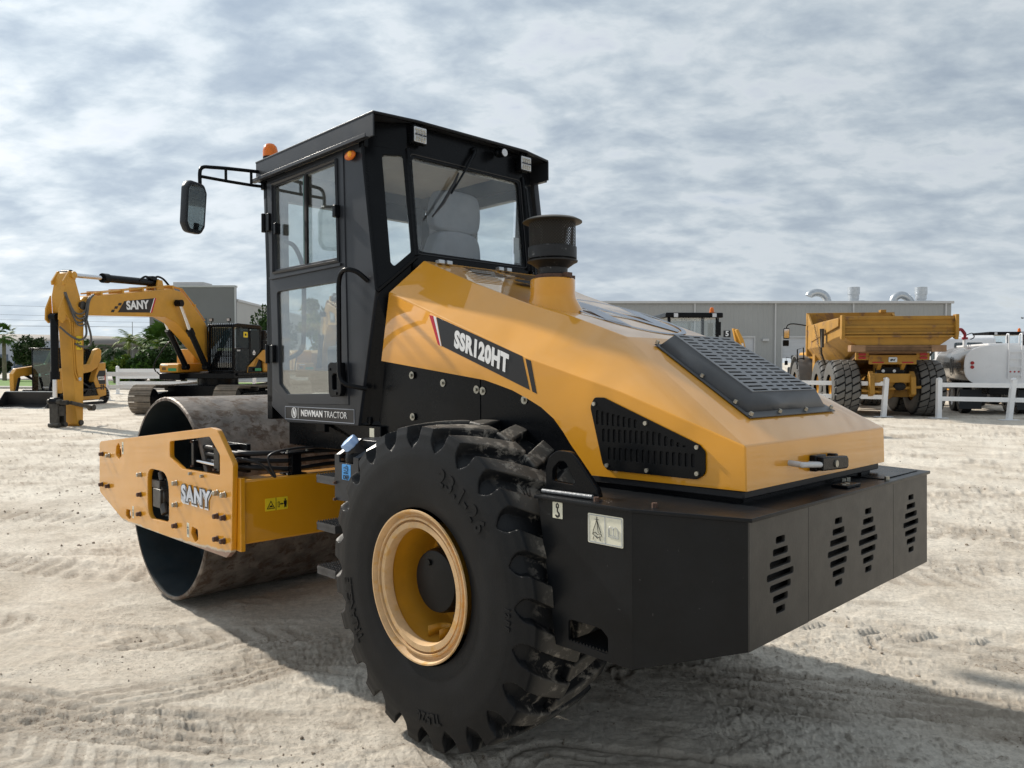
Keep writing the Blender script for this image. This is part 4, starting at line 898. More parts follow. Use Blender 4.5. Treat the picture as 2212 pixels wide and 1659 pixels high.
mb = MB(); mb.prism([(-.70, 3.03), (.70, 3.03), (.70, 3.18), (-.70, 3.18)], 'y', 1.03, 1.08); mb.prism([(-.49, 3.02), (.49, 3.02), (.49, 3.18), (-.49, 3.18)], 'y', .90, .95)
for s in (1, -1): mb.extr([(s*-.70, 1.05, 3.03), (s*-.485, .90, 3.015), (s*-.485, .90, 3.18), (s*-.70, 1.05, 3.18)], (0, .04, 0))
mb.build('roof_header', black, cab, 30, .003)
# window surrounds
mb = MB()
for f_ in (rwin,):
    pts = [RWM @ Vector((u, v, .002)) for u, v in fillet([(-.468, -.014), (.466, -.014), (.464, .594), (-.471, .594)], .03)]; mb.tube(pts+[pts[0]], .004, 4)
mb.build('window_seal', rubber_plain, rwn, 60)
# --- roof
RO = [(-.738, .881), (-.455, .84), (.445, .824), (.738, .89), (.738, 2.335), (-.738, 2.335)]
roof = plate('roof', RO, [], .012, fr((0, 0, 3.196), (1, 0, 0), (0, 1, 0)), cabgrey, P, .002)
mb = MB()
for s in (-1, 1):
    mb.box(min(s*.738, s*.728), max(s*.738, s*.728), .883, 2.335, 3.052, 3.184)
    x0, x1 = sorted((s*.760, s*.728)); mb.extr([(x0, .925, 3.050), (x1, .925, 3.050), (x1, .925, 3.056), (x0, .925, 3.056)], (0, 1.44, 0)); mb.box(min(s*.76, s*.765), max(s*.76, s*.765), .925, 2.365, 3.050, 3.072)
mb.box(-.73, .73, 2.327, 2.337, 3.052, 3.184)
mb.build('roof_skirt', cabgrey, roof, 30, .002)
mb = MB(); mb.box(-.69, .69, 1.10, 2.28, 3.15, 3.172); mb.build('headliner', headliner, roof, 30)
mb = MB(); mb.tube([(-.73, .885, 3.186), (-.455, .845, 3.184), (.445, .829, 3.184), (.73, .893, 3.186)], .009, 6); mb.build('roof_trim', black, roof, 40)
mb = MB(); mb.lathe([(0, .052), (.03, .052), (.035, .045)], (-.66, 2.27, 3.20), 'z', 24); bcn = mb.build('beacon_base', black, roof, 40)
mb = MB(); mb.lathe([(.03, .052), (.075, .052), (.105, .044), (.122, .028), (.128, .0001)], (-.66, 2.27, 3.20), 'z', 24); mb.build('beacon', orange, roof, 50)
# amber side marker
mb = MB(); mb.sphere((-.722, 1.148, 2.997), .056, (.32, 1, .50), 20, 12); sm = mb.build('marker_lamp', orange, cab, 60); mb = MB(); mb.sphere((-.735, 1.13, 2.999), .019, (.7, 1, 1), 12, 8); mb.build('bulb', pm('bright_amber_plastic', (1, .42, .03), .3, 0, .05, 5), sm, 60)  # bulb is one plain orange, brighter than the amber lens
# work lamps under the roof edge
for x in (-.435, .462):
    mb = MB(); mb.box(x-.052, x+.052, .835, .88, 3.058, 3.160); mb.box(x-.03, x-.02, .85, .87, 3.155, 3.19); mb.box(x+.02, x+.03, .85, .87, 3.155, 3.19)
    for k in range(5): mb.box(x-.045, x+.045, .88, .905, 3.066+k*.018, 3.074+k*.018)
    wl_ = mb.build('work_lamp', black, roof, 30, .005)
    plate('lamp_lens', rect(x-.045, x+.045, 3.065, 3.152, .006), [], .004, rear(.834), lens, wl_, .001)
    mb = MB()
    for zz_ in (3.138, 3.123, 3.091, 3.076):
        for xx in (-.03, -.01, .01, .03): mb.sphere((x+xx+(.004 if zz_ in (3.123, 3.091) else 0), .831, zz_), .0075, (1, .4, 1), 8, 5)
    mb.build('lamp_diodes', bolt_zinc, wl_, 60)
    text('LED WORK LAMP', .0125, fr((x, .829, 3.107), (1, 0, 0), (0, 0, 1)), decal_k, 'lamp_lettering', wl_, .0003, .85)
mb = MB(); mb.sphere((.225, .85, 3.135), .035, (1, 1, .8), 14, 8); mb.box(.18, .275, .80, .87, 3.155, 3.158); mb.cyl((.225, .86, 3.135), (.225, .80, 3.128), .026, .03, 12); rl = mb.build('rear_camera', black, roof, 40)
mb = MB(); mb.cyl((.225, .799, 3.128), (.225, .795, 3.128), .024, n=14); mb.build('lamp_lens', lens, rl, 40)
# wiper
mb = MB(); mb.tube([(.036, .885, 3.125), (.028, .872, 3.10), (-.055, .862, 2.98), (-.20, .832, 2.80)], [.016, .013, .008, .006], 8); mb.sphere((.036, .885, 3.125), .02, (1, .8, 1)); wpz = mb.build('wiper_arm', black, rwn, 50)
mb = MB(); mb.tube([(-.115, .862, 2.945), (-.16, .852, 2.87), (-.265, .835, 2.73), (-.352, .830, 2.635)], [.006, .010, .010, .005], 6); mb.box(-.27, -.15, .84, .85, 2.77, 2.79) if False else None; mb.build('wiper_blade', rubber_plain, wpz, 50)
# --- mirror
mb = MB(); a1 = [(-.735, 2.30, 3.120), (-.95, 2.30, 3.103), (-1.07, 2.30, 3.09), (-1.13, 2.29, 3.078), (-1.155, 2.285, 3.045), (-1.158, 2.28, 2.96)]
mb.tube(smooth_path(a1, 5), .0125, 10); mb.tube([(-1.155, 2.285, 3.012), (-.95, 2.30, 3.015), (-.78, 2.31, 3.02), (-.70, 2.30, 3.022)], .011, 8)
for x in (-.972, -.79): mb.tube([(x, 2.30, 3.10 if x < -.9 else 3.115), (x, 2.30, 3.016)], .010, 8)
mb.cyl((-.70, 2.30, 3.0), (-.70, 2.30, 3.045), .018, n=10); ma = mb.build('mirror_arm', black, P, 50)
mo = fillet([(-.055, .15), (.055, .145), (.080, .10), (.078, -.12), (.05, -.165), (-.05, -.165), (-.078, -.12), (-.08, .11)], .03, 4)
MM = fr((-1.196, 2.25, 2.80), (1, .42, 0), (.22, 0, 1)) @ Matrix.Translation((0, 0, 0))
mz = plate('mirror_housing', mo, [], .05, MM, cabgrey, ma, .012)
plate('mirror_glass', [(a*.86, b*.92) for a, b in mo], [], .003, at(MM, 0, 0, .003), (lambda: pm('mirror_glass', (.40, .42, .42), .04, 1, .05, 3))(), ma, .0005)
MR2 = Matrix.Diagonal((-1, 1, 1, 1))
mb = MB(); mb.tube([(-x, y, z) for x, y, z in smooth_path(a1, 5)], .0125, 10); mb.box(1.09, 1.26, 2.22, 2.27, 2.64, 2.96); mb.build('mirror_arm', black, P, 50, .004)
# --- interior
mb = MB()
mb.box(-.12, .36, 1.28, 1.80, 1.86, 2.0); mb.box(-.08, .32, 1.32, 1.7, 1.43, 1.86)
sbk = mb.build('seat', seatgrey, P, 40, .04, 4)
def cushion(name, cxx, cy_, cz_, w, h, d, tilt, tp__):
    bm = bmesh.new(); bmesh.ops.create_cube(bm, size=1)
    bmesh.ops.subdivide_edges(bm, edges=bm.edges, cuts=3, use_grid_fill=True)
    for v in bm.verts:
        x, y, z = v.co*2; q = (1-.10*y*y)*(1-.14*x*x if True else 1); 
        k = (1-tp__*max(0, z)*.5)
        v.co = Vector((x*w/2*k*(1-.06*z*z), y*d/2*(1-.25*(x*x)), z*h/2*(1-.07*x*x)))
    me = bpy.data.meshes.new(name); bm.to_mesh(me); bm.free(); me.polygons.foreach_set('use_smooth', [True]*len(me.polygons)); me.materials.append(seatgrey)
    o = link(name, me, None, sbk); o.matrix_local = Matrix.Translation((cxx, cy_, cz_)) @ Matrix.Rotation(R(tilt), 4, 'X')
    s_ = o.modifiers.new('s', 'SUBSURF'); s_.levels = 2; s_.render_levels = 2; return o
cushion('backrest', .10, 1.21, 2.30, .50, .70, .15, 8, .35)
cushion('headrest', .10, 1.16, 2.775, .42, .27, .11, 6, .25)
cushion('seat_cushion', .10, 1.5, 1.98, .5, .15, .5, 0, 0)
mb = MB(); mb.cyl((.03, 1.16, 2.5), (.03, 1.16, 2.70), .012, n=8); mb.cyl((.17, 1.16, 2.5), (.17, 1.16, 2.70), .012, n=8); mb.build('headrest_post', chrome, sbk, 40)
mb = MB(); mb.box(-.30, .15, 1.95, 2.15, 1.43, 1.9); mb.box(.38, .62, 1.2, 2.0, 1.43, 2.0); mb.build('console', dark, P, 30, .03, 3)
mb = MB(); SWM = Matrix.Translation((-.08, 1.90, 2.05)) @ Matrix.Rotation(R(-28), 4, 'X')
mb.tube([SWM @ Vector((.19*math.cos(t*.2618), .19*math.sin(t*.2618), 0)) for t in range(25)], .014, 8); mb.cyl(SWM @ Vector((0, 0, -.25)), SWM @ Vector((0, 0, .02)), .03, n=12); mb.tube([SWM @ Vector((-.19, 0, 0)), SWM @ Vector((.19, 0, 0))], .012, 6); mb.build('steering_wheel', black, P, 50)
mb = MB(); mb.tube(smooth_path([(-.62, 2.14, 2.62), (-.60, 2.05, 2.58), (-.58, 1.98, 2.45), (-.58, 1.96, 2.3), (-.58, 1.97, 1.95), (-.59, 2.0, 1.85), (-.62, 2.12, 1.80)], 6), .016, 10)
mb.tube(smooth_path([(.62, 2.0, 2.3), (.60, 1.85, 2.28), (.60, 1.78, 2.0), (.60, 1.5, 1.95), (.62, 1.3, 2.3)], 6), .016, 10); mb.build('interior_rail', cabgrey, cab, 60)
mb = MB(); mb.tube(smooth_path([(.60, 2.05, 2.62), (.57, 2.0, 2.6), (.57, 1.97, 2.45), (.6, 2.02, 2.32)], 5), .02, 8); mb.build('front_window_wiper', black, cab, 60)
plate('front_window', rect(-.62, .62, 1.55, 2.93, .03), [], .004, rear(2.25), glass, cab, .0005)
plate('side_window', fillet([(-2.15, 2.97), (-2.10, 1.62), (-1.98, 1.56), (-1.30, 1.56), (-1.22, 2.97)], .03), [], .004, left(.72), glass, cab, .0005)
mb = MB(); mb.box(.70, .73, 1.66, 1.70, 1.58, 2.98); mb.box(.70, .73, 1.25, 2.15, 2.30, 2.37); mb.box(-.64, -.60, 2.13, 2.2, 1.6, 2.95); mb.build('window_bar', cabgrey, cab, 30)
for x, z, w_, h_ in ((.40, 2.54, .05, .13), (.40, 2.47, .05, .11)):
    plate('window_sticker', rect(x-w_/2, x+w_/2, z-h_/2+.02, z+h_/2, .003), [], .0006, rear(.872 if z > 2.5 else .866), pm('translucent_sticker', (.30, .33, .35), .5, 0, .1, 40) if 'translucent_sticker' not in MATS else MATS['translucent_sticker'], rwn, .0001)
# --- steps and urea tank on the left
def grating(y0, y1, x0, x1, z, h, rust_=False):
    mb = MB(); mb.box(x0, x1, y0, y0+.006, z-h, z); mb.box(x0, x1, y1-.006, y1, z-h, z); mb.box(x0, x0+.006, y0, y1, z-h, z); mb.box(x1-.006, x1, y0, y1, z-h, z)
    nr2 = 6
    for k in range(nr2):
        y = y0+.003+(y1-y0-.006)*k/(nr2-1); mb.box(x0, x1, y-.004, y+.004, z-.012, z-.001)
        nt_ = 16
        for j in range(nt_):
            x = x0+(x1-x0)*(j+.5)/nt_; mb.cyl((x, y, z-.004), (x, y, z+.007), .0055, .003, 5)
    for j in range(5): mb.box(x0+(x1-x0)*j/4.-.002, x0+(x1-x0)*j/4.+.002, y0, y1, z-.014, z-.003)
    return mb
stm = pm('scuffed_step_steel', (.06, .063, .07), .4, .5, .35, 12, .3, 60, .25, rust=((.16, .07, .04), 9, .60))
for z in (1.130, .868, .623): grating(.80, .992, -1.055, -.80, z, .042).build('step', stm, P, 30)
mb = MB(); mb.box(-.80, -.77, .82, .97, .58, 1.2); mb.box(-.80, -.5, .84, .95, .95, 1.15); mb.build('step_hanger', black, P, 30)
tk = plate('urea_tank_guard', [(-.793, 1.014), (-.791, 1.254), (-.752, 1.258), (-.748, 1.216), (-.612, 1.213), (-.610, 1.252), (-.565, 1.25), (-.568, 1.02)], [], .010, left(-1.06), cabgrey, P, .002)
mb = MB()
mb.extr([(-1.058, .791, 1.254), (-1.058, .745, 1.258), (-.97, .66, 1.345), (-.97, .715, 1.345)], (.012, 0, -.006)); mb.extr([(-1.058, .610, 1.252), (-1.058, .565, 1.25), (-.96, .44, 1.345), (-.96, .50, 1.345)], (.012, 0, -.006))
mb.box(-1.045, -.90, .565, .79, 1.02, 1.20); mb.box(-.96, -.80, .42, .78, 1.02, 1.335)
mb.build('urea_tank_cover', cabgrey, tk, 30, .004)
mb = MB(); mb.sphere((-1.0, .68, 1.235), .068, (.8, 1, 1), 20, 12); mb.build('urea_tank', black, tk, 60)
cd_ = Vector((-.62, .30, .72)).normalized(); c_ = Vector((-.985, .655, 1.262))
mb = MB(); mb.cyl(c_, c_+cd_*.060, .040, n=24); mb.cyl(c_+cd_*.042, c_+cd_*.056, .046, n=24); mb.build('filler_neck', rubber_plain, tk, 40)
bm = MB(); q = cd_.to_track_quat('Z', 'Y'); vs = []; k_ = 48
for j, (h_, r_) in enumerate(((.058, .9), (.062, 1), (.096, 1), (.102, .93), (.105, .7), (.105, .0))):
    for i in range(k_):
        a = 2*math.pi*i/k_; r__ = .045*r_*(1+.08*math.cos(a*7)*(1 if j < 4 else .6)); vs.append(c_+q @ Vector((r__*math.cos(a), r__*math.sin(a), h_)))
bm.add(vs, [(j*k_+i, j*k_+(i+1) % k_, (j+1)*k_+(i+1) % k_, (j+1)*k_+i) for j in range(5) for i in range(k_)]); bm.build('filler_cap', capblue, tk, 35)
plate('fluid_label', rect(-.720, -.637, 1.129, 1.211, .006), [], .001, left(-1.0608), decal_b, tk, .0002)
DM = left(-1.062); text('DEF', .031, at(DM, -.679, 1.142), decal_k, 'fluid_lettering', tk, .0003, 1.05)
for pts in (((-.703, 1.163), (-.697, 1.169), (-.690, 1.163), (-.683, 1.169), (-.676, 1.163), (-.670, 1.169), (-.664, 1.163)), ((-.704, 1.190), (-.670, 1.202)), ((-.702, 1.180), (-.675, 1.175)), ((-.675, 1.206), (-.661, 1.196), (-.663, 1.180), (-.672, 1.173)), ((-.686, 1.189), (-.670, 1.189))):
    stroke(pts, .0017, 'fluid_symbol', tk, DM, decal_k)
for z in (.998, 1.087):
    mb = MB(); hexbolt((-1.062, .782, z+.02), (-1, 0, 0), .008, .014, mb); mb.build('bolt', bolt_rust, tk, 30)
# ================================================================== surroundings
def mloc(x, y, f, z=0):
    f = Vector((f[0], f[1], 0)).normalized(); M = Matrix.Identity(4)
    for i, c in enumerate((f, Vector((-f.y, f.x, 0)), Vector((0, 0, 1)), Vector((x, y, z)))):
        for k in range(3): M[k][i] = c[k]
    return M
def lside(y): return fr((0, y, 0), (-1, 0, 0), (0, 0, 1))     # on a machine's left side: u=-x, v=z, outward +y
def rface(x): return fr((x, 0, 0), (0, -1, 0), (0, 0, 1))     # on a machine's rear: u=-y, v=z, outward -x
yellow2 = pm('worn_machine_yellow', (.58, .285, .03), .38, 0, .12, 2, .08, 60, .28, (.42, .30, .18), 1.2)
steeltrack = pm('dusty_track_steel', (.19, .165, .135), .6, .3, .3, 6, .2, 40, .7, (.40, .34, .27), 3)
grimy = pm('greasy_steel', (.045, .042, .038), .5, .4, .6, 9, .3, 50, .45, (.30, .27, .22), 5)
def track_mesh(L_, rad_, w, pitch):
    mb = MB(); hl = L_/2-rad_; zc = rad_; per = 4*hl+2*math.pi*rad_; n = int(per/pitch)
    for k in range(n):
        s = per*k/n
        if s < 2*hl: x, z, a = -hl+s, zc-rad_, 0
        elif s < 2*hl+math.pi*rad_: t = (s-2*hl)/rad_; x, z, a = hl+rad_*math.sin(t), zc-rad_*math.cos(t), t
        elif s < 4*hl+math.pi*rad_: q = s-2*hl-math.pi*rad_; x, z, a = hl-q, zc+rad_-.03*math.sin(math.pi*q/(2*hl))*2, math.pi
        else: t = (s-4*hl-math.pi*rad_)/rad_; x, z, a = -hl-rad_*math.sin(t), zc+rad_*math.cos(t), math.pi+t
        M = Matrix.Translation((x, 0, z+.03)) @ Matrix.Rotation(-a, 4, 'Y')
        p = per/n
        mb.box(-p*.47, p*.47, -w/2, w/2, -.025, .0, M); mb.box(-p*.42, -p*.34, -w/2, w/2, -.05, -.024, M); mb.box(-.01, .02, -w/2, w/2, -.042, -.024, M); mb.box(p*.34, p*.42, -w/2, w/2, -.042, -.024, M)
        mb.box(-p*.5, p*.5, -.12, .12, 0, .07, M)
    return mb
# ------------------------------------------------------------------ crawler excavator
EX = empty('excavator', mloc(-10.9, 28.5, (-.199, -.98)), 'large yellow crawler excavator with its arm lowered to the ground and a caged black cab', 'excavator')
UM = Matrix.Rotation(R(5.8), 4, 'Z')
tme_ = track_mesh(5.2, .47, .78, .2).mesh('crawler_track', 30, recalc=False); tme_.materials.append(steeltrack)
for s in (-1, 1):
    t_ = link('crawler_track', tme_, None, EX); t_.matrix_local = UM @ Matrix.Translation((0, s*1.5, 0))
    mb = MB(); mb.prism([(-2.0, .25), (2.05, .25), (2.25, .42), (2.2, .62), (1.5, .72), (-1.6, .72), (-2.1, .5)], 'y', s*1.5-.25, s*1.5+.25); mb.cyl((2.15, s*1.5-.24, .5), (2.15, s*1.5+.24, .5), .38, n=24); mb.cyl((-2.1, s*1.5-.24, .5), (-2.1, s*1.5+.24, .5), .38, n=24)
    o = mb.build('track_frame', black, EX, 35, .02); o.matrix_local = UM
    for x in (-.9, .7):
        mb = MB(); mb.cyl((x, s*1.5-.14, .84), (x, s*1.5+.30*s if False else s*1.5+.32, .84), .085, n=14); mb.cyl((x, s*1.5+.30, .84), (x, s*1.5+.36, .84), .06, n=12); o = mb.build('carrier_roller', grimy, EX, 35); o.matrix_local = UM
    for k in range(7):
        mb = MB(); x = -1.5+k*.5; mb.cyl((x, s*1.5-.2, .2), (x, s*1.5+.2, .2), .13, n=14); o = mb.build('track_roller', grimy, EX, 35); o.matrix_local = UM
mb = MB(); mb.box(-1.0, 1.0, -1.4, 1.4, .45, .95); mb.cyl((0, 0, .9), (0, 0, 1.22), .72, n=32); o = mb.build('car_body', black, EX, 35, .02); o.matrix_local = UM
mb = MB(); mb.box(-2.6, 1.2, -1.32, 1.36, 1.20, 1.40); mb.prism([(1.15, 1.14), (1.5, 1.16), (1.5, 1.38), (1.15, 1.40)], 'y', -1.36, -.55); mb.box(-2.0, 1.0, 1.30, 1.42, 1.30, 1.40); up = mb.build('upper_frame', black, EX, 30, .02)
mb = MB(); mb.prism([(.15, 1.41), (1.45, 1.41), (1.52, 1.46), (1.50, 1.68), (1.42, 1.74), (.15, 1.76)], 'y', -1.34, -.60); tb = mb.build('tool_box', yellow2, EX, 30, .03, 3)
plate('green_sticker', rect(-1.05+.45, -.40+.15, 1.47, 1.58, .01), [], .003, fr((1.525, 0, 0), (0, 1, 0), (0, 0, 1)), decal_gr, tb, .0005) if False else None
fx_ = fr((1.52, 0, 0), (0, 1, 0), (0, 0, 1)); plate('green_sticker', rect(-.98, -.66, 1.47, 1.57, .01), [], .003, at(fx_, 0, 0, .004), decal_gr, tb, .0005)
plate('vent', rect(-1.22, -1.08, 1.50, 1.60), [rect(-1.21, -1.09, 1.51+k*.025, 1.522+k*.025) for k in range(3)], .003, at(fx_, 0, 0, .006), grimy, tb, .0005)
plate('lettering_strip', rect(-1.25, -1.0, 1.655, 1.69), [], .003, at(fx_, 0, 0, .001), decal_w, tb, .0005)
mb = MB(); mb.box(-.65, .55, -1.32, -.62, 1.42, 2.26); mb.build('fuel_tank', yellow2, EX, 30, .03, 3)
mb = MB(); mb.tube(smooth_path([(1.6, -1.42, 1.45), (1.68, -1.40, 1.75), (1.3, -1.2, 2.4), (1.15, -1.1, 2.55)], 6), .022, 8); mb.tube([(1.55, -1.42, 1.45), (1.5, -1.35, 1.35)], .022, 8); mb.build('handrail', black, EX, 60)
mb = MB(); mb.prism([(-.29, 1.41), (-.29, 1.55), (.84, 2.22), (2.8, 2.25), (2.8, 1.41)], 'y', -1, -1.0001) if False else None
plate('side_panel', [(-.32, 1.41), (-.26, 1.62), (.80, 2.24), (2.75, 2.25), (2.75, 1.41)], [[(.05+.07*k, 1.62+.0*k), (.08+.07*k, 1.62), (.32+.07*k, 1.95-.02*k), (.29+.07*k, 1.95-.02*k)] for k in range(3)]+[rect(1.15+.07*k, 1.19+.07*k, 1.7, 2.1) for k in range(6)], .03, lside(1.40), yellow2, EX, .006)
plate('green_sticker', rect(.18, .62, 1.46, 1.56, .01), [], .003, lside(1.404), decal_gr, EX, .0005)
mb = MB(); mb.prism([(-2.75, 1.41), (-.9, 1.41), (-.9, 2.20), (-2.3, 2.35), (-2.9, 2.1), (-2.95, 1.6)], 'y', -1.36, 1.36); mb.build('engine_cover', yellow2, EX, 30, .05, 3)
mb = MB(); mb.box(-2.2, -.95, .2, 1.3, 2.24, 2.62); mb.cyl((-1.2, .9, 2.85), (-2.3, .9, 2.85), .16, n=16); mb.box(-1.3, -1.1, .3, 1.25, 2.6, 3.0); mb.build('air_filter', black, EX, 30, .03, 3)
# cab
mb = MB(); 
for x0, x1, y0, y1 in ((1.05, 1.15, .38, .46), (1.05, 1.15, 1.26, 1.35), (-.75, -.62, 1.24, 1.35), (-.75, -.62, .38, .5), (.05, .13, 1.29, 1.35)): mb.box(x0, x1, y0, y1, 1.42, 3.10)
mb.prism([(-.78, 3.02), (1.18, 3.02), (1.14, 3.12), (.9, 3.17), (-.6, 3.17), (-.80, 3.08)], 'y', .36, 1.37); mb.box(-.75, 1.15, 1.28, 1.35, 1.42, 2.28); mb.box(-.75, -.62, .4, 1.3, 1.42, 2.2); mb.box(-.75, 1.1, .38, 1.3, 1.40, 1.46); mb.box(-.75, 1.15, .38, .42, 1.42, 2.2)
ec = mb.build('cab', black, EX, 30, .02, 2)
plate('side_window', rect(-1.02, -.16, 2.30, 3.0, .05), [], .004, lside(1.352), glass_dark, ec, .0005); plate('side_window', rect(-.02, .60, 2.05, 3.0, .08), [], .004, lside(1.353), glass_dark, ec, .0005)
plate('door_panel', rect(-1.05, -.13, 1.48, 2.26, .05), [], .006, lside(1.354), glass_dark, ec, .001)
plate('front_window', rect(.44, 1.28, 1.6, 3.0, .04), [], .004, fr((1.13, 0, 0), (0, 1, 0), (0, 0, 1)), glass_dark, ec, .0005)
mb = MB(); mb.box(-.2, .35, .62, 1.12, 1.5, 2.0); mb.box(-.35, -.15, .62, 1.12, 1.9, 2.75); mb.build('seat', seatgrey, ec, 40, .05, 3)
mb = MB()
for k in range(12): y = .40+k*.086; mb.tube([(1.20, y, 1.48), (1.22, y, 3.02), (1.10, y, 3.16)], .013, 6)
mb.tube([(1.2, .38, 1.48), (1.2, 1.36, 1.48)], .02, 6); mb.tube([(1.22, .38, 3.03), (1.22, 1.36, 3.03)], .02, 6); mb.tube([(1.22, .38, 2.0), (1.22, 1.36, 2.0)], .016, 6); mb.tube([(1.2, .38, 1.46), (1.22, .38, 3.05)], .02, 6); mb.tube([(1.2, 1.36, 1.46), (1.22, 1.36, 3.05)], .02, 6)
mb.build('front_guard', black, ec, 50)
for y in (.5, 1.18):
    mb = MB(); mb.box(1.12, 1.2, y-.07, y+.07, 3.22, 3.34); mb.cyl((1.14, y, 3.15), (1.14, y, 3.24), .015, n=8); lo2 = mb.build('work_lamp', black, ec, 30, .01); plate('lamp_lens', rect(y-.055, y+.055, 3.235, 3.325), [], .004, fr((1.206, 0, 0), (0, 1, 0), (0, 0, 1)), lens, lo2, .001)
plate('white_badge', [(.12, 2.05), (.26, 2.05), (.30, 2.14), (.20, 2.24), (.10, 2.14)], [[(.15, 2.09), (.24, 2.09), (.195, 2.17)]], .003, lside(1.362), decal_w, ec, .0005)
text('SANY', .075, at(lside(1.362), -1.0+.16, 2.20, 0), decal_w, 'maker_lettering', ec, .002, 1.2)
plate('yellow_decal', rect(-.50, -.22, 2.68, 2.88, .03), [rect(-.42, -.30, 2.74, 2.82)], .003, lside(1.3565), decal_y, ec, .0005)
# boom and arm
BP = [(6.9, 3.63), (4.02, 4.06), (3.07, 4.21), (2.46, 4.16), (1.75, 3.68), (1.14, 3.18), (.45, 2.25), (.2, 1.9), (.3, 1.65), (.55, 1.62), (.85, 1.82), (1.65, 2.36), (2.2, 2.74), (2.75, 3.10), (3.34, 3.27), (6.9, 3.12), (7.1, 3.3), (7.05, 3.5)]
mb = MB(); mb.prism(BP, 'y', -.25, .25); bo = mb.build('boom', yellow2, EX, 22, .02, 2)
AP = [(7.41, 4.26), (7.27, 4.26), (7.19, 4.09), (7.03, 3.65), (6.89, 3.13), (6.98, .04), (7.05, .0), (7.14, .0), (7.22, .08), (7.28, .96), (7.36, 2.33), (7.42, 2.95), (7.60, 3.15), (7.62, 3.6), (7.5, 4.1)]
mb = MB(); mb.prism(AP, 'y', -.17, .22); ar = mb.build('arm', yellow2, EX, 22, .02, 2)
mb = MB(); 
for y in (-.19, .16): mb.prism([(7.4, 4.30), (7.2, 4.30), (7.12, 4.2), (7.2, 4.0), (7.6, 3.9), (7.62, 4.0)], 'y', y, y+.05)
for y in (-.24, .18): mb.prism([(7.60, 3.62), (7.78, 3.25), (7.80, 2.95), (7.68, 2.85), (7.56, 2.98)], 'y', y, y+.05)
mb.build('cylinder_bracket', yellow2, ar, 30, .008)
for c_, r__ in (((7.27, 4.20), .10), ((7.09, .10), .075)):
    mb = MB(); mb.cyl((c_[0], -.26, c_[1]), (c_[0], .27, c_[1]), r__, n=18); mb.build('pin', grimy if r__ < .09 else yellow2, ar, 35)
mb = MB(); mb.cyl((6.98, -.28, 3.38), (6.98, .29, 3.38), .12, n=18); mb.build('pin', grimy, bo, 35)
def cyl_pair(name, a, m_, b, r_, y, par):
    A, Mv, B = Vector((a[0], y, a[1])), Vector((m_[0], y, m_[1])), Vector((b[0], y, b[1]))
    mb = MB(); mb.cyl(Mv, B, r_, n=18); mb.cyl(Mv, Mv+(B-Mv).normalized()*.22, r_*1.25, n=18); mb.cyl(B-Vector((0, r_, 0)), B+Vector((0, r_, 0)), r_*1.1, n=14); c = mb.build(name, black, par, 35)
    mb = MB(); mb.cyl(A, Mv, r_*.58, n=14); mb.build('rod', chrome, c, 35)
    mb = MB(); mb.cyl(A-Vector((0, r_*1.1, 0)), A+Vector((0, r_*1.1, 0)), r_*1.15, n=14); mb.build('rod_eye', black, c, 35)
cyl_pair('boom_cylinder', (2.83, 3.75), (2.29, 2.89), (1.35, 1.62), .10, .40, EX)
cyl_pair('boom_cylinder', (2.83, 3.75), (2.29, 2.89), (1.35, 1.62), .10, -.40, EX)
cyl_pair('arm_cylinder', (7.24, 4.22), (5.88, 4.27), (3.5, 4.36), .115, 0, EX)
cyl_pair('bucket_cylinder', (7.72, .72), (7.71, 1.32), (7.70, 3.02), .10, -.02, EX)
mb = MB(); mb.prism([(3.3, 4.1), (3.7, 4.1), (3.62, 4.45), (3.4, 4.45)], 'y', -.2, -.14); mb.prism([(3.3, 4.1), (3.7, 4.1), (3.62, 4.45), (3.4, 4.45)], 'y', .14, .2); mb.build('cylinder_bracket', yellow2, bo, 30, .008)
mb = MB()
for y, dz in ((.20, .10), (.12, .10), (-.12, .10), (-.2, .1)):
    mb.tube([(6.5, y, 3.70+dz*.6), (4.02, y, 4.06+dz), (3.07, y, 4.21+dz), (2.4, y, 4.17+dz), (1.7, y, 3.66+dz), (1.1, y, 3.16+dz)], .022, 6)
for x, z in ((6.2, 3.72), (5.3, 3.86), (4.4, 4.0), (2.9, 4.2), (1.7, 3.66)): mb.box(x-.04, x+.04, -.24, .24, z, z+.13)
mb.build('hydraulic_pipes', yellow2, bo, 40)
mb = MB()
for k, (y, sg) in enumerate(((.27, .0), (.30, .12), (.27, .22), (.31, .3))):
    mb.tube(smooth_path([(6.6, y, 3.72), (6.85, y+.05, 3.55-sg*.2), (7.0, y+.06, 3.2-sg), (7.3, y+.04, 3.15-sg), (7.5, y, 3.45-sg*.3), (7.62, y-.03, 3.7)], 6), .024, 8)
mb.tube(smooth_path([(6.95, .28, 3.1), (6.9, .3, 2.6), (7.1, .3, 2.42), (7.4, .25, 2.5), (7.75, .2, 2.75)], 6), .028, 8); mb.tube(smooth_path([(6.9, .27, 3.1), (6.72, .28, 2.6), (6.75, .3, 2.3), (6.98, .28, 2.22), (7.3, .27, 2.3)], 6), .028, 8)
mb.build('hoses', pm('grey_hose', (.09, .088, .085), .5, 0, .2, 9), ar, 50)
mb = MB(); mb.tube(smooth_path([(4.4, .1, 4.35), (4.1, .1, 4.5), (3.8, .12, 4.46), (3.5, .1, 4.56), (3.2, .1, 4.5), (2.9, .1, 4.3)], 5), .035, 8); mb.box(3.6, 3.8, -.1, .15, 4.42, 4.55); mb.build('hoses', black, bo, 50)
mb = MB(); mb.tube([(7.3, .24, 2.9), (7.22, .24, 1.6), (7.15, .245, 1.35)], .02, 6); mb.tube([(7.36, .24, 2.9), (7.28, .245, 1.5), (7.18, .25, 1.3)], .02, 6); mb.build('hydraulic_pipes', yellow2, ar, 50)
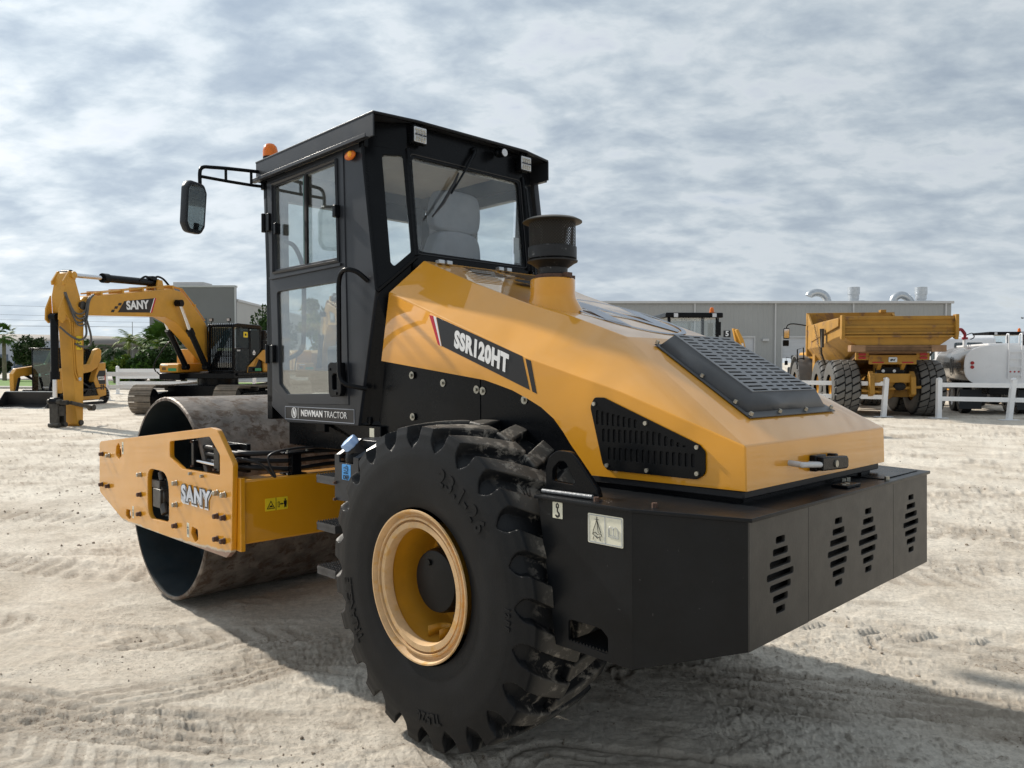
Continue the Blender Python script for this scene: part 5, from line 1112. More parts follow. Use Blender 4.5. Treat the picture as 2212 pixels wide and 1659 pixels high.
mb = MB(); mb.sphere((7.12, .25, 1.32), .07, (1, .5, .8), 12, 8); mb.build('pipe_fitting', galv, ar, 60)
mb = MB(); mb.box(7.50, 7.57, -.13, .13, .04, .66); mb.box(7.74, 7.81, -.13, .13, .02, .66); mb.box(7.5, 7.8, -.13, -.10, .1, .6); mb.box(7.5, 7.8, .10, .13, .32, .6); mb.cyl((7.54, -.16, .08), (7.54, .16, .08), .07, n=14); mb.cyl((7.78, -.16, .08), (7.78, .16, .08), .07, n=14); mb.cyl((7.76, -.2, .72), (7.76, .2, .72), .07, n=14); mb.cyl((7.5, -.2, .68), (7.5, .2, .68), .065, n=14); mb.box(7.5, 7.76, -.19, -.15, .63, .75); mb.box(7.5, 7.76, .15, .19, .63, .75)
qc = mb.build('quick_coupler', grimy, EX, 30, .01)
mb = MB(); mb.cyl((7.5, .28, .68), (6.72, .30, .5), .055, n=12); mb.cyl((7.5, -.28, .68), (6.9, -.28, .5), .055, n=12); mb.cyl((6.74, .22, .5), (6.74, .37, .5), .09, n=14); mb.build('tipping_link', grimy, qc, 35)
BL = lside(.252)
plate('boom_decal', [(-5.56, 3.28), (-5.28, 3.63), (-3.9, 3.83), (-4.11, 3.36)], [], .004, at(BL, 0, 0, .004), decal_k, bo, .0005)
plate('boom_decal', [(-4.11, 3.36), (-3.9, 3.83), (-3.80, 3.84), (-4.01, 3.36)], [], .004, at(BL, 0, 0, .004), decal_r, bo, .0005)
plate('boom_decal', [(-4.12, 3.36), (-3.91, 3.83), (-3.875, 3.83), (-4.085, 3.36)], [], .004, at(BL, 0, 0, .006), decal_w, bo, .0005)
for u, v in ((-5.86, 3.265), (-5.72, 3.375), (-5.56, 3.485)): plate('boom_decal', [(u, v), (u+.13, v+.005), (u+.17, v+.085), (u+.04, v+.075)], [], .004, at(BL, 0, 0, .004), decal_k, bo, .0005)
text('SANY', .36, fr((4.70, .262, 3.545), (-1, 0, .10), (0, 0, 1)), decal_w, 'maker_lettering', bo, .014, 1.12)
RS_ = fr((0, -.252, 0), (1, 0, 0), (0, 0, 1)); plate('boom_decal', [(5.56, 3.28), (5.28, 3.63), (3.9, 3.83), (4.11, 3.36)], [], .004, at(RS_, 0, 0, .004), decal_k, bo, .0005)
text('SANY', .36, fr((4.70, -.262, 3.545), (1, 0, -.10), (0, 0, 1)), decal_w, 'maker_lettering', bo, .014, 1.12)
plate('warning_sticker', rect(-7.22, -7.02, 2.14, 2.52, .01), [], .004, at(lside(.242), 0, 0, .004), decal_y, ar, .0005)
plate('warning_symbol', [(-7.20, 2.30), (-7.05, 2.30), (-7.125, 2.44)], [[(-7.17, 2.32), (-7.08, 2.32), (-7.125, 2.405)]], .003, at(lside(.242), 0, 0, .007), decal_k, ar, .0005)
plate('warning_symbol', [(-7.19, 2.21), (-7.10, 2.21), (-7.10, 2.17), (-7.07, 2.17), (-7.07, 2.26), (-7.10, 2.26), (-7.10, 2.225), (-7.19, 2.225)], [], .003, at(lside(.242), 0, 0, .007), decal_k, ar, .0005)
def copy_tree(o, parent=None):
    c = o.copy(); col.objects.link(c)
    if parent: c.parent = parent
    for ch in [k for k in bpy.data.objects if k.parent == o]: copy_tree(ch, c)
    return c
E2 = copy_tree(EX); E2.matrix_world = mloc(-8.4, 34.5, (.35, -.94)); tag(E2, 'another yellow crawler excavator, seen only through the glass of the roller cab door', 'excavator')
# ------------------------------------------------------------------ compact track loader
SS = empty('track_loader', mloc(-18.72, 32.1, (-.1, -.995)), 'compact yellow track loader with a wide black bucket, behind the excavator arm', 'loader')
tm2 = track_mesh(2.5, .33, .42, .12).mesh('rubber_track', 30, recalc=False); tm2.materials.append(rubber_plain)
for s in (-1, 1):
    o = link('rubber_track', tm2, None, SS); o.matrix_local = Matrix.Translation((-.15, s*.86, 0))
    mb = MB(); mb.prism([(-1.2, .18), (.9, .18), (.9, .34), (.1, .46), (-.2, .80), (-.75, .80)], 'y', s*.86-.15, s*.86+.15) ; mb.cyl((-.5, s*.86-.16, .72), (-.5, s*.86+.16, .72), .22, n=18); mb.build('track_frame', black, SS, 30, .02)
    plate('track_guard', rect(-.55, .75, .22, .36, .03), [], .05, lside(s*1.08) if s > 0 else lside(s*1.05), yellow2, SS, .005)
    AA_ = [(1.75, 1.30), (1.55, 1.52), (.6, 1.62), (-.2, 1.70), (-.62, 2.30), (-.80, 2.38), (-.98, 2.28), (-.95, 1.9), (-.7, 1.55), (-.30, 1.38), (.5, 1.28), (1.35, 1.20), (1.5, .55), (1.72, .55)]
    mb = MB(); mb.prism(AA_, 'y', s*.95-.09, s*.95+.09); mb.build('lift_arm', yellow2, SS, 25, .02)
    mb = MB(); mb.prism([(-1.28, .35), (-.80, .28), (-.72, .42), (-.45, .98), (-.62, 1.35), (-.82, 1.72), (-1.25, 1.76)], 'y', s*.90-.12, s*.90+.14); hb = mb.build('rear_tower', yellow2, SS, 25, .02)
    if s > 0:
        LL = lside(s*.90+.145); plate('side_decal', [(.62, 1.18), (.80, 1.42), (1.22, 1.42), (1.22, .84), (.80, .84)], [], .003, LL, decal_k, hb, .0005)
        for u, v in ((.92, .78), (1.06, .78), (.92, .64), (1.06, .64)): plate('side_decal', [(u-.06, v), (u, v+.06), (u+.06, v), (u, v-.06)], [], .003, LL, decal_k, hb, .0005)
        plate('side_decal', rect(.72, 1.14, 1.02, 1.16, .01), [], .003, at(LL, 0, 0, .004), decal_w, hb, .0005); plate('side_decal', rect(1.14, 1.20, 1.0, 1.2, .01), [], .003, at(LL, 0, 0, .004), decal_r, hb, .0005)
        text('SANY', .12, at(LL, .93, 1.09, .006), decal_k, 'maker_lettering', hb, .003, 1.2)
    mb = MB(); mb.cyl((1.05, s*.95, 1.28), (-.2, s*.95, .75), .055, n=12); mb.cyl((1.62, s*.7, 1.15), (1.82, s*.7, .55), .05, n=12); mb.build('lift_cylinder', black, SS, 35)
mb = MB(); mb.box(-1.1, .5, -.62, .62, .35, 1.3); mb.box(-1.28, -.9, -.80, .80, 1.25, 2.30) ; mb.build('body', black, SS, 30, .03, 3)
mb = MB()
for x, y in ((1.0, -.62), (1.0, .56), (-.65, -.62), (-.65, .56)): mb.box(x-.04, x+.04, y, y+.06, .6, 2.3)
mb.box(-.75, 1.15, -.66, .66, 2.28, 2.36); mb.box(.2, 1.05, -.62, -.56, .5, 1.2); mb.box(.2, 1.05, .56, .62, .5, 1.2); mb.box(-.7, -.62, -.6, .6, 1.0, 1.7)
sc = mb.build('cab', black, SS, 30, .015)
plate('front_window', rect(-.56, .56, .62, 2.26, .05), [], .004, fr((1.045, 0, 0), (0, 1, 0), (0, 0, 1)), glassmat('green_tinted_glass', (.30, .48, .46), 1, .04, .05), sc, .0005)
plate('side_window', rect(-.95, .6, 1.25, 2.26, .04), [], .004, lside(.59), MATS['green_tinted_glass'], sc, .0005)
mb = MB(); mb.box(-.2, .3, -.28, .28, .8, 1.05); mb.box(-.35, -.18, -.28, .28, 1.0, 1.8); mb.build('seat', dark, sc, 30, .05, 3)
text('SANY', .09, fr((1.053, 0, .76), (0, 1, 0), (0, 0, 1)), decal_w, 'maker_lettering', sc, .002, 1.2)
mb = MB(); mb.extr([(1.75, -1.05, .05), (1.85, -1.05, .62), (1.90, -1.05, .62), (1.82, -1.05, .10), (2.5, -1.05, .04), (2.5, -1.05, .0), (1.78, -1.05, .0)], (0, 2.1, 0))
for y in (-1.05, 1.02): mb.extr([(1.76, y, .0), (1.86, y, .62), (2.0, y, .62), (2.5, y, .04), (2.5, y, .0)], (0, .03, 0))
bk = mb.build('bucket', pm('black_bucket_paint', (.014, .015, .017), .35, 0, .3, 4, .1, 50, .12, (.3, .27, .22), 3), SS, 30, .006)
mb = MB(); mb.box(2.44, 2.58, -1.06, 1.06, .0, .028); mb.build('cutting_edge', galv, bk, 30)
mb = MB(); mb.box(1.84, 1.92, -1.05, 1.05, .61, .64); mb.build('bucket_lip', galv, bk, 30)
# ------------------------------------------------------------------ articulated dump truck
DT = empty('dump_truck', mloc(12.52, 25.97, (.17, .985)), 'dirty yellow articulated dump truck parked behind the white fence with its tail towards us', 'dump truck')
def rock_tyre(Rr, hw, nb):
    mb = MB(); na = nb*16; pr = [(-1.0, .46), (-1.05, .60), (-1.06, .75), (-1.02, .86), (-.98, .905), (-.93, .95), (-.86, .975), (-.80, .985)]
    xs = list(np.linspace(-.76, .76, 34)); prof = [(a, b, 1) for a, b in pr]+[(x, 1-.018*x*x, 0) for x in xs]+[(-a, b, 1) for a, b in pr[::-1]]
    aa = np.linspace(0, 2*math.pi, na, endpoint=False); V = []
    for x, r, side in prof:
        pitch = 2*math.pi/nb; colw = .50
        if abs(x) < .27: off = .5*pitch; lo_, hi_ = -.25, .25
        else: off = 0; lo_, hi_ = (.29, .99)
        ax_ = abs(x); skew = x*.9*pitch
        t = ((aa+off+skew) % pitch)/pitch; cs = abs(t-.5)
        inb = (cs < .40) & ((ax_ > .29) if abs(x) >= .27 else (ax_ < .24))
        depth = np.where(inb, 0, .05/Rr)
        if r < .90: depth = depth*0
        rr = (r-depth)*Rr; V.append(np.stack([np.full(na, x*hw), rr*np.cos(aa), rr*np.sin(aa)], 1))
    n = len(prof); i0 = np.arange(n-1)[:, None]*na; j0 = np.arange(na)[None]; j1 = (j0+1) % na
    F = np.stack([i0+j0, i0+j1, i0+na+j1, i0+na+j0], -1).reshape(-1, 4); mb.v = np.concatenate(V).tolist(); mb.f = F.tolist(); mb.mi = [0]*len(F); return mb
def rockmat():
    global nt
    m = rubber.copy(); m.name = 'dusty_rock_tyre'; nt = m.node_tree; b = nt.nodes[rubber['bsdf']]
    t = N('ShaderNodeTexCoord'); s = N('ShaderNodeSeparateXYZ'); L(t.outputs['Object'], s.inputs[0])
    r = Mth('SQRT', Mth('ADD', Mth('MULTIPLY', s.outputs[1], s.outputs[1]), Mth('MULTIPLY', s.outputs[2], s.outputs[2])))
    f = Mth('MULTIPLY', Mth('MULTIPLY', Mth('SUBTRACT', r, .895), 60, clamp=True), .85)
    side = Mth('MULTIPLY', Mth('MULTIPLY', Mth('SUBTRACT', .87, r), 20, clamp=True), .6)
    old = b.inputs['Base Color'].links[0].from_socket
    x = N('ShaderNodeMixRGB'); L(Mth('MAXIMUM', f, side), x.inputs[0]); L(old, x.inputs[1]); x.inputs[2].default_value = (.17, .165, .155, 1); L(x.outputs[0], b.inputs['Base Color']); return m
rkm = rockmat(); rtm = rock_tyre(.935, .42, 22).mesh('tyre', 35, recalc=True); rtm.materials.append(rkm)
mb = MB(); mb.lathe([(-.30, .43), (-.33, .42), (-.30, .40), (-.28, .34), (-.10, .32), (-.06, .20), (-.12, .19), (-.14, .0001)], (0, 0, 0), 'x', 36, caps=False); mb.lathe([(.36, .43), (.3, .36), (.1, .33), (.1, .0001)], (0, 0, 0), 'x', 36, caps=False); rim2 = mb.mesh('rim', 35); rim2.materials.append(yellow_rim)
for x in (0, 1.95, 6.1):
    for s in (-1, 1):
        w = link('wheel', rim2, None, DT); w.matrix_local = Matrix.Translation((x, s*1.30, .935)) @ Matrix.Rotation(R(-90*s), 4, 'Z'); link('tyre', rtm, None, w)
adt_y = pm('scraped_yellow_body', (.36, .185, .022), .55, .05, .18, 1.6, .1, 50, .45, (.23, .145, .075), 1.1, rust=((.20, .11, .05), 1.6, .55))
adt_b = pm('rusty_brown_body', (.26, .15, .08), .6, .1, .3, 2.5, .2, 50, .4, (.38, .26, .16), 2)
def loft(st, mat, name, par):     # st: list of (x, [(y,z)...]) with equal counts
    mb = MB(); m = len(st[0][1]); vs = [(x, y, z) for x, p in st for y, z in p]
    fs = [(i*m+j, i*m+(j+1) % m, (i+1)*m+(j+1) % m, (i+1)*m+j) for i in range(len(st)-1) for j in range(m)]
    fs += [tuple(range(m))[::-1], tuple(range((len(st)-1)*m, len(st)*m))]; mb.add(vs, fs); return mb.build(name, mat, par, 25, .015)
def sec(hw, zt, zm, hb, zb): return [(-hw, zt), (-hw, zm), (-hb, zb), (hb, zb), (hw, zm), (hw, zt)]
bed = loft([(-1.55, sec(1.68, 3.24, 2.64, 1.20, 2.30)), (-.4, sec(1.68, 3.24, 2.58, 1.15, 2.1)), (1.6, sec(1.70, 3.22, 2.35, 1.1, 1.55)), (4.3, sec(1.58, 3.2, 2.3, 1.1, 1.6))], adt_y, 'dump_body', DT)
mb = MB()
for z0, z1, d in ((3.20, 3.31, .06), (2.93, 3.02, .05), (2.74, 2.80, .07), (2.64, 2.70, .09)): mb.box(-1.55-d, -1.55, -1.64, 1.64, z0-.06, z1-.06)
mb.build('body_rib', adt_y, bed, 30, .012)
for s in (-1, 1):
    mb = MB(); mb.prism([(-1.70, 3.29), (-1.45, 3.29), (-1.45, 2.56), (-1.66, 2.50), (-1.72, 2.68)], 'y', s*1.68-.05, s*1.68+.05); mb.build('end_plate', adt_y, bed, 30, .01)
mb = MB(); mb.box(-1.60, -1.2, -1.42, 1.42, 2.12, 2.33); mb.prism([(-1.6, 2.12), (-1.2, 2.12), (.2, 1.75), (.2, 1.95), (-1.2, 2.33), (-1.6, 2.33)], 'y', -1.0, 1.0); mb.build('tail_beam', adt_b, bed, 30, .015)
mb = MB(); mb.box(4.25, 4.4, -1.62, 1.62, 2.0, 3.72); mb.prism([(4.3, 3.72), (4.3, 3.2), (3.5, 3.2)], 'y', 1.52, 1.60); mb.prism([(4.3, 3.72), (4.3, 3.2), (3.5, 3.2)], 'y', -1.60, -1.52); mb.box(4.2, 4.5, -1.3, -1.1, 3.7, 3.82); mb.build('headboard', adt_y, bed, 30, .015)
for s in (-1, 1):
    mb = MB(); mb.extr([(3.2, s*1.62, 3.15), (1.1, s*1.70, 3.18), (-1.4, s*1.72, 3.22), (-1.4, s*1.72, 2.95), (1.1, s*1.70, 2.72), (3.2, s*1.62, 2.55)], (0, s*.05, 0)); rb_ = mb.build('side_rib', adt_y, bed, 25, .015)
    if s > 0:
        plate('emblem', [(-2.9+.13*math.cos(k*.3927), 2.88+.22*math.sin(k*.3927)) for k in range(16)], [], .01, fr((0, 1.80, 0), (-1, .05, 0), (0, 0, 1)), decal_k, rb_, .001)
        plate('emblem', [(-2.97, 2.80), (-2.93, 2.90), (-2.88, 2.98), (-2.84, 2.97), (-2.86, 2.90), (-2.82, 2.84), (-2.85, 2.76), (-2.92, 2.74)], [], .01, fr((0, 1.812, 0), (-1, .05, 0), (0, 0, 1)), decal_w, rb_, .001)
    mb = MB(); mb.tube([(0.6, s*1.88, 2.95), (.8, s*1.8, 2.1), (1.1, s*1.6, 1.7)], .035, 6); mb.box(.5, .7, s*1.82-.04, s*1.82+.04, 2.3, 2.95); mb.build('body_prop', grimy, bed, 40)
ch = MB()
for k in range(24):
    z = 3.1-k*.075; y = 1.86-.0*k; x = 1.9-.022*k; M = Matrix.Translation((x, 1.82-.012*k+.0, z)) @ Matrix.Rotation(k % 2*math.pi/2, 4, 'Z')
    ch.tube([M @ Vector((.024*math.cos(t*1.0472), 0, .046*math.sin(t*1.0472))) for t in range(7)], .009, 5)
tag(ch.build('chain', grimy, bed, 50), None)
mb = MB(); mb.box(-.9, 5.0, -.48, .48, .95, 1.35); mb.box(-.25, .25, -1.1, 1.1, .62, 1.0); mb.box(1.7, 2.2, -1.1, 1.1, .62, 1.0); mb.box(-.55, 2.6, -.98, -.72, .95, 1.2); mb.box(-.55, 2.6, .72, .98, .95, 1.2); mb.box(-1.0, -.85, -.70, .70, 1.12, 1.42); mb.prism([(-1.15, .75), (-.85, .65), (-.6, 1.1), (-.9, 1.5), (-1.1, 1.3)], 'y', .55, .70); mb.prism([(-1.15, .75), (-.85, .65), (-.6, 1.1), (-.9, 1.5), (-1.1, 1.3)], 'y', -.70, -.55); mb.cyl((-.4, 0, .82), (.4, 0, .82), .28, n=18); mb.tube([(-.95, -.9, .98), (-.95, .1, .92)], .05, 8); mb.tube([(-.95, .1, .80), (-.9, .9, .86)], .05, 8)
chs = mb.build('chassis', adt_y, DT, 30, .02, 2)
mb = MB(); mb.box(-1.05, -.98, -.72, .72, 1.72, 2.02); mb.box(-1.02, -.9, .72, 1.12, 1.86, 2.10); mb.box(-1.02, -.9, -1.12, -.72, 1.86, 2.10); mb.prism([(-1.0, 1.72), (-.6, 1.35), (-.4, 1.4), (-.4, 2.0), (-1.0, 2.0)], 'y', .30, .42); mb.prism([(-1.0, 1.72), (-.6, 1.35), (-.4, 1.4), (-.4, 2.0), (-1.0, 2.0)], 'y', -.42, -.30); tl = mb.build('tail_panel', adt_y, DT, 30, .01)
RF = rface(-1.055)
for s in (-1, 1):
    for z in (1.93, 2.04): plate('tail_light', fillet(rect(s*.93-.11, s*.93+.11, z-.035, z+.035), .03, 4), [], .03, at(RF, 0, 0, 0), redlens, tl, .003)
    plate('reflector', rect(s*.45-.17, s*.45+.17, 1.76, 1.80), [], .01, at(RF, 0, 0, .008), redlens, tl, .001)
plate('tail_emblem', rect(-.13, .13, 1.79, 1.95, .03), [], .01, at(RF, 0, 0, .01), galv, tl, .001)
plate('tail_emblem', [(-.09, 1.86), (-.03, 1.90), (.02, 1.87), (.09, 1.91), (.05, 1.85), (.06, 1.82), (0, 1.845), (-.06, 1.82)], [], .01, at(RF, 0, 0, .016), decal_k, tl, .001)
mb = MB(); mb.box(-.80, -.6, -.42, .42, 1.38, 1.62); mb.sphere((-.95, -.25, 1.0), .15, (1, 1.3, .9)); mb.build('rear_lamps_housing', dark, DT, 40, .02)
for y in (.22, -.12): mb = MB(); mb.cyl((-.80, y, 1.5), (-.83, y, 1.5), .05, n=12); mb.build('rear_lamp', lens, DT, 35)
mb = MB(); mb.box(3.6, 4.0, -1.45, 1.45, 1.2, 2.2); mb.box(4.4, 6.9, -.9, .9, 1.0, 2.0); mb.build('coupling', adt_y, DT, 30, .03)
mb = MB(); mb.box(5.0, 6.4, .1, 1.25, 1.9, 3.4); mb.box(5.5, 8.0, -1.2, 1.2, 1.3, 2.2); mb.build('cab', yellow2, DT, 30, .08, 3)
for s in (-1, 1):
    mb = MB(); mb.lathe([(-.42, 1.06), (.42, 1.06), (.42, 1.12), (-.42, 1.12)], (0, 0, 0), 'x', 40, closed=True)
    me_ = mb.mesh('fender', 35)
    bm = bmesh.new(); bm.from_mesh(me_); bmesh.ops.delete(bm, geom=[v for v in bm.verts if v.co.z < -.15], context='VERTS'); bm.to_mesh(me_); bm.free()
    me_.materials.append(pm('grey_fender_plastic', (.12, .125, .13), .6, 0, .1, 5) if 'grey_fender_plastic' not in MATS else MATS['grey_fender_plastic'])
    o = link('fender', me_, None, DT); o.matrix_local = Matrix.Translation((6.1, s*1.32, .95)) @ Matrix.Rotation(R(90), 4, 'Z')
mb = MB(); mb.tube(smooth_path([(6.2, 1.2, 3.3), (6.0, 1.8, 3.38), (5.9, 2.05, 3.32), (5.9, 2.1, 3.2)], 5), .025, 8); mrr = mb.build('mirror_arm', black, DT, 50)
mb = MB(); mb.box(5.85, 5.97, 1.98, 2.22, 2.75, 3.2); mb.box(5.85, 5.97, 2.0, 2.24, 2.45, 2.70); mm2 = mb.build('mirror_housing', black, mrr, 30, .03, 3); plate('mirror_glass', rect(-2.20, -2.0, 2.79, 3.16, .03), [], .004, rface(5.845), chrome, mm2, .0005)
mb = MB(); mb.tube([(5.4, 1.75, 1.5), (5.4, 1.75, 2.3), (5.5, 1.5, 2.38), (5.5, 1.45, 1.5)], .025, 8); mb.tube([(5.4, 1.75, 1.9), (5.5, 1.46, 1.95)], .02, 6); mb.build('ladder_rail', black, DT, 50)
# ------------------------------------------------------------------ water truck
WT = empty('water_truck', mloc(15.30, 26.05, (.30, .954)), 'white water tank truck with polished steel side and rear ladder, right edge behind the fence', 'water truck')
steelpol = pm('polished_tank_steel', (.40, .37, .34), .20, .9, .1, 2, .05, 40, .25, (.35, .3, .24), 1.5)
def tsec(cy_, cz_, hw, hh, n=48, e=2.9):
    out = []
    for k in range(n):
        t = 2*math.pi*k/n; c, s = math.cos(t), math.sin(t)
        out.append((cy_+hw*math.copysign(abs(c)**(2/e), c), cz_+hh*math.copysign(abs(s)**(2/e), s)))
    return out
cy0, cz0, hw0, hh0 = -1.18, 1.66, 1.16, .70
mb = MB(); secs = [(0, .985), (.04, 1.0), (4.3, 1.0), (4.34, .985)]; vs = []
for x, k in secs: vs += [(x, y, z) for y, z in tsec(cy0, cz0, hw0*k, hh0*k)]
mb.add(vs, [(i*48+j, i*48+(j+1) % 48, (i+1)*48+(j+1) % 48, (i+1)*48+j) for i in range(3) for j in range(48)]); tank = mb.build('tank', steelpol, WT, 40)
mb = MB(); mb.extr([(-.012, y, z) for y, z in tsec(cy0, cz0, hw0*1.01, hh0*1.015)], (.05, 0, 0)); rf_ = mb.build('tank_end', whitepaint, WT, 40, .01)
mb = MB(); mb.extr([(4.33, y, z) for y, z in tsec(cy0, cz0, hw0*1.0, hh0*1.0)], (.03, 0, 0)); mb.box(.05, 4.3, cy0-.45, cy0+.45, cz0+hh0-.01, cz0+hh0+.06); mb.build('tank_top', whitepaint, WT, 30, .01)
TW = rface(-.016)
for z in (1.62, 1.76):
    mb = MB(); mb.cyl((-.01, -.25, z), (-.035, -.25, z), .058, n=18); mb.build('tail_light', redlens, rf_, 35)
mb = MB(); mb.box(-.03, -.01, -1.62, -1.32, 1.44, 1.50); mb.build('lamp_bar', whitepaint, rf_, 30)
for y in (-1.38, -1.50, -1.62):
    mb = MB(); mb.cyl((-.03, y+.01, 1.47), (-.045, y+.01, 1.47), .028, n=12); mb.build('marker_light', redlens, rf_, 35)
mb = MB()
for y in (-1.30, -1.68): mb.tube(smooth_path([(-.08, y, 1.25), (-.08, y, 1.8), (-.08, y, 2.62), (-.02, y, 2.72), (.14, y, 2.72), (.2, y, 2.62), (.2, y, 2.3)], 4), .022, 8)
for y in (-1.95, -2.12): mb.tube(smooth_path([(-.08, y, 2.1), (-.08, y, 2.6), (-.02, y, 2.72), (.2, y, 2.70), (.25, y, 2.3)], 4), .022, 8) if y > -2 else None
for z in (1.35, 1.62, 1.9, 2.12): mb.box(-.10, -.05, -1.68, -1.30, z, z+.035)
mb.build('ladder', whitepaint, WT, 50)
mb = MB(); mb.tube(smooth_path([(-.1, -2.35, 1.15), (-.12, -2.28, 1.4), (-.12, -2.28, 2.35), (-.06, -2.26, 2.55), (.1, -2.26, 2.5)], 5), .06, 12); mb.tube([(-.1, -.75, 1.0), (-.1, -2.4, .96)], .035, 10); mb.build('spray_pipe', whitepaint, WT, 50)
mb = MB(); mb.cyl((2.6, -.62, 2.35), (2.6, -.62, 2.62), .07, n=14); pp = mb.build('standpipe', whitepaint, WT, 40)
mb = MB(); mb.cyl((2.6, -.62, 2.62), (2.6, -.62, 2.70), .10, n=14); mb.cyl((2.6, -.62, 2.70), (2.6, -.62, 2.85), .05, n=12); mb.tube(smooth_path([(2.6, -.62, 2.82), (2.6, -.5, 2.98), (2.55, -.36, 2.95), (2.5, -.2, 2.85)], 5), .06, 10); mb.build('water_cannon', pm('red_enamel', (.22, .01, .02), .35, 0, .1, 8), pp, 50)
mb = MB(); mb.tube(smooth_path([(2.6, -.62, 2.75), (2.6, -.85, 2.85), (2.6, -.92, 2.7), (2.6, -.8, 2.62)], 5), .018, 6); mb.sphere((2.5, -.2, 2.85), .07); mb.build('cannon_hose', black, pp, 50)
plate('tank_emblem', [(-1.78+.30*math.cos(k*.2618), 1.64+.34*math.sin(k*.2618)) for k in range(24)], [[(-1.78+.27*math.cos(k*.2618), 1.64+.31*math.sin(k*.2618)) for k in range(24)]], .004, lside(-.015), decal_k, tank, .0005)
plate('tank_emblem', [(-1.78+a*.3, 1.64+b*.34) for a, b in ((-.6, -.7), (-.42, -.8), (-.3, .35), (.3, -.9), (.6, -.72), (.62, .7), (.46, .8), (.32, -.3), (-.3, .95), (-.55, .75))], [], .004, lside(-.015), decal_k, tank, .0005)
text('NEWMAN', .30, at(lside(-.015), -2.5, 1.66, 0), decal_k, 'dealer_lettering', tank, .004, 1.0); text('TRACTOR', .30, at(lside(-.015), -1.05, 1.66, 0), decal_k, 'dealer_lettering', tank, -.003, .95)
mb = MB(); mb.box(-.05, 7.5, -1.6, -.75, .70, .95); mb.box(.2, 4.0, -2.2, -.15, .95, 1.0); mb.build('chassis', black, WT, 30, .01)
for x in (1.2, 2.4, 6.3):
    for y in (-.32, -2.05):
        mb = MB(); mb.lathe([(-.14, .50), (-.15, .40), (-.15, .30), (.15, .30), (.15, .40), (.14, .50), (.05, .515), (-.05, .515)], (x, y, .51), 'y', 28, closed=True); wv = mb.build('wheel', rubber_plain, WT, 35)
        mb = MB(); mb.lathe([(-.13, .30), (-.04, .26), (-.04, .0001)], (x, y, .51), 'y', 24, caps=False); mb.lathe([(.13, .30), (.04, .26), (.04, .0001)], (x, y, .51), 'y', 24, caps=False); mb.build('rim', whitepaint, wv, 35)
for y in (-.32, -2.05): mb = MB(); mb.box(.42, .44, y-.34, y+.34, .18, .85); mb.build('mud_flap', pm('dark_blue_grey_flap', (.02, .025, .03), .6, 0, .1, 5) if 'dark_blue_grey_flap' not in MATS else MATS['dark_blue_grey_flap'], WT, 30)
mb = MB(); mb.prism([(4.75, 1.0), (6.2, 1.0), (6.2, 1.7), (5.95, 2.62), (5.7, 2.82), (4.95, 2.84), (4.75, 2.70)], 'y', -2.2, -.15); mb.box(5.9, 7.8, -2.0, -.35, .9, 1.75); wc = mb.build('cab', whitepaint, WT, 30, .08, 4)
plate('rear_window', rect(.75, 1.75, 2.1, 2.55, .08), [], .01, rface(4.74), glass_dark, wc, .001); plate('side_window', fillet([(-5.85, 1.85), (-5.75, 2.5), (-5.2, 2.6), (-5.15, 1.9)], .06), [], .01, lside(-.14), glass_dark, wc, .001)
mb = MB(); mb.sphere((5.0, -.75, 2.93), .06); mb.cyl((5.0, -.75, 2.8), (5.0, -.75, 2.9), .02, n=8); mb.build('work_lamp', lens, wc, 50)
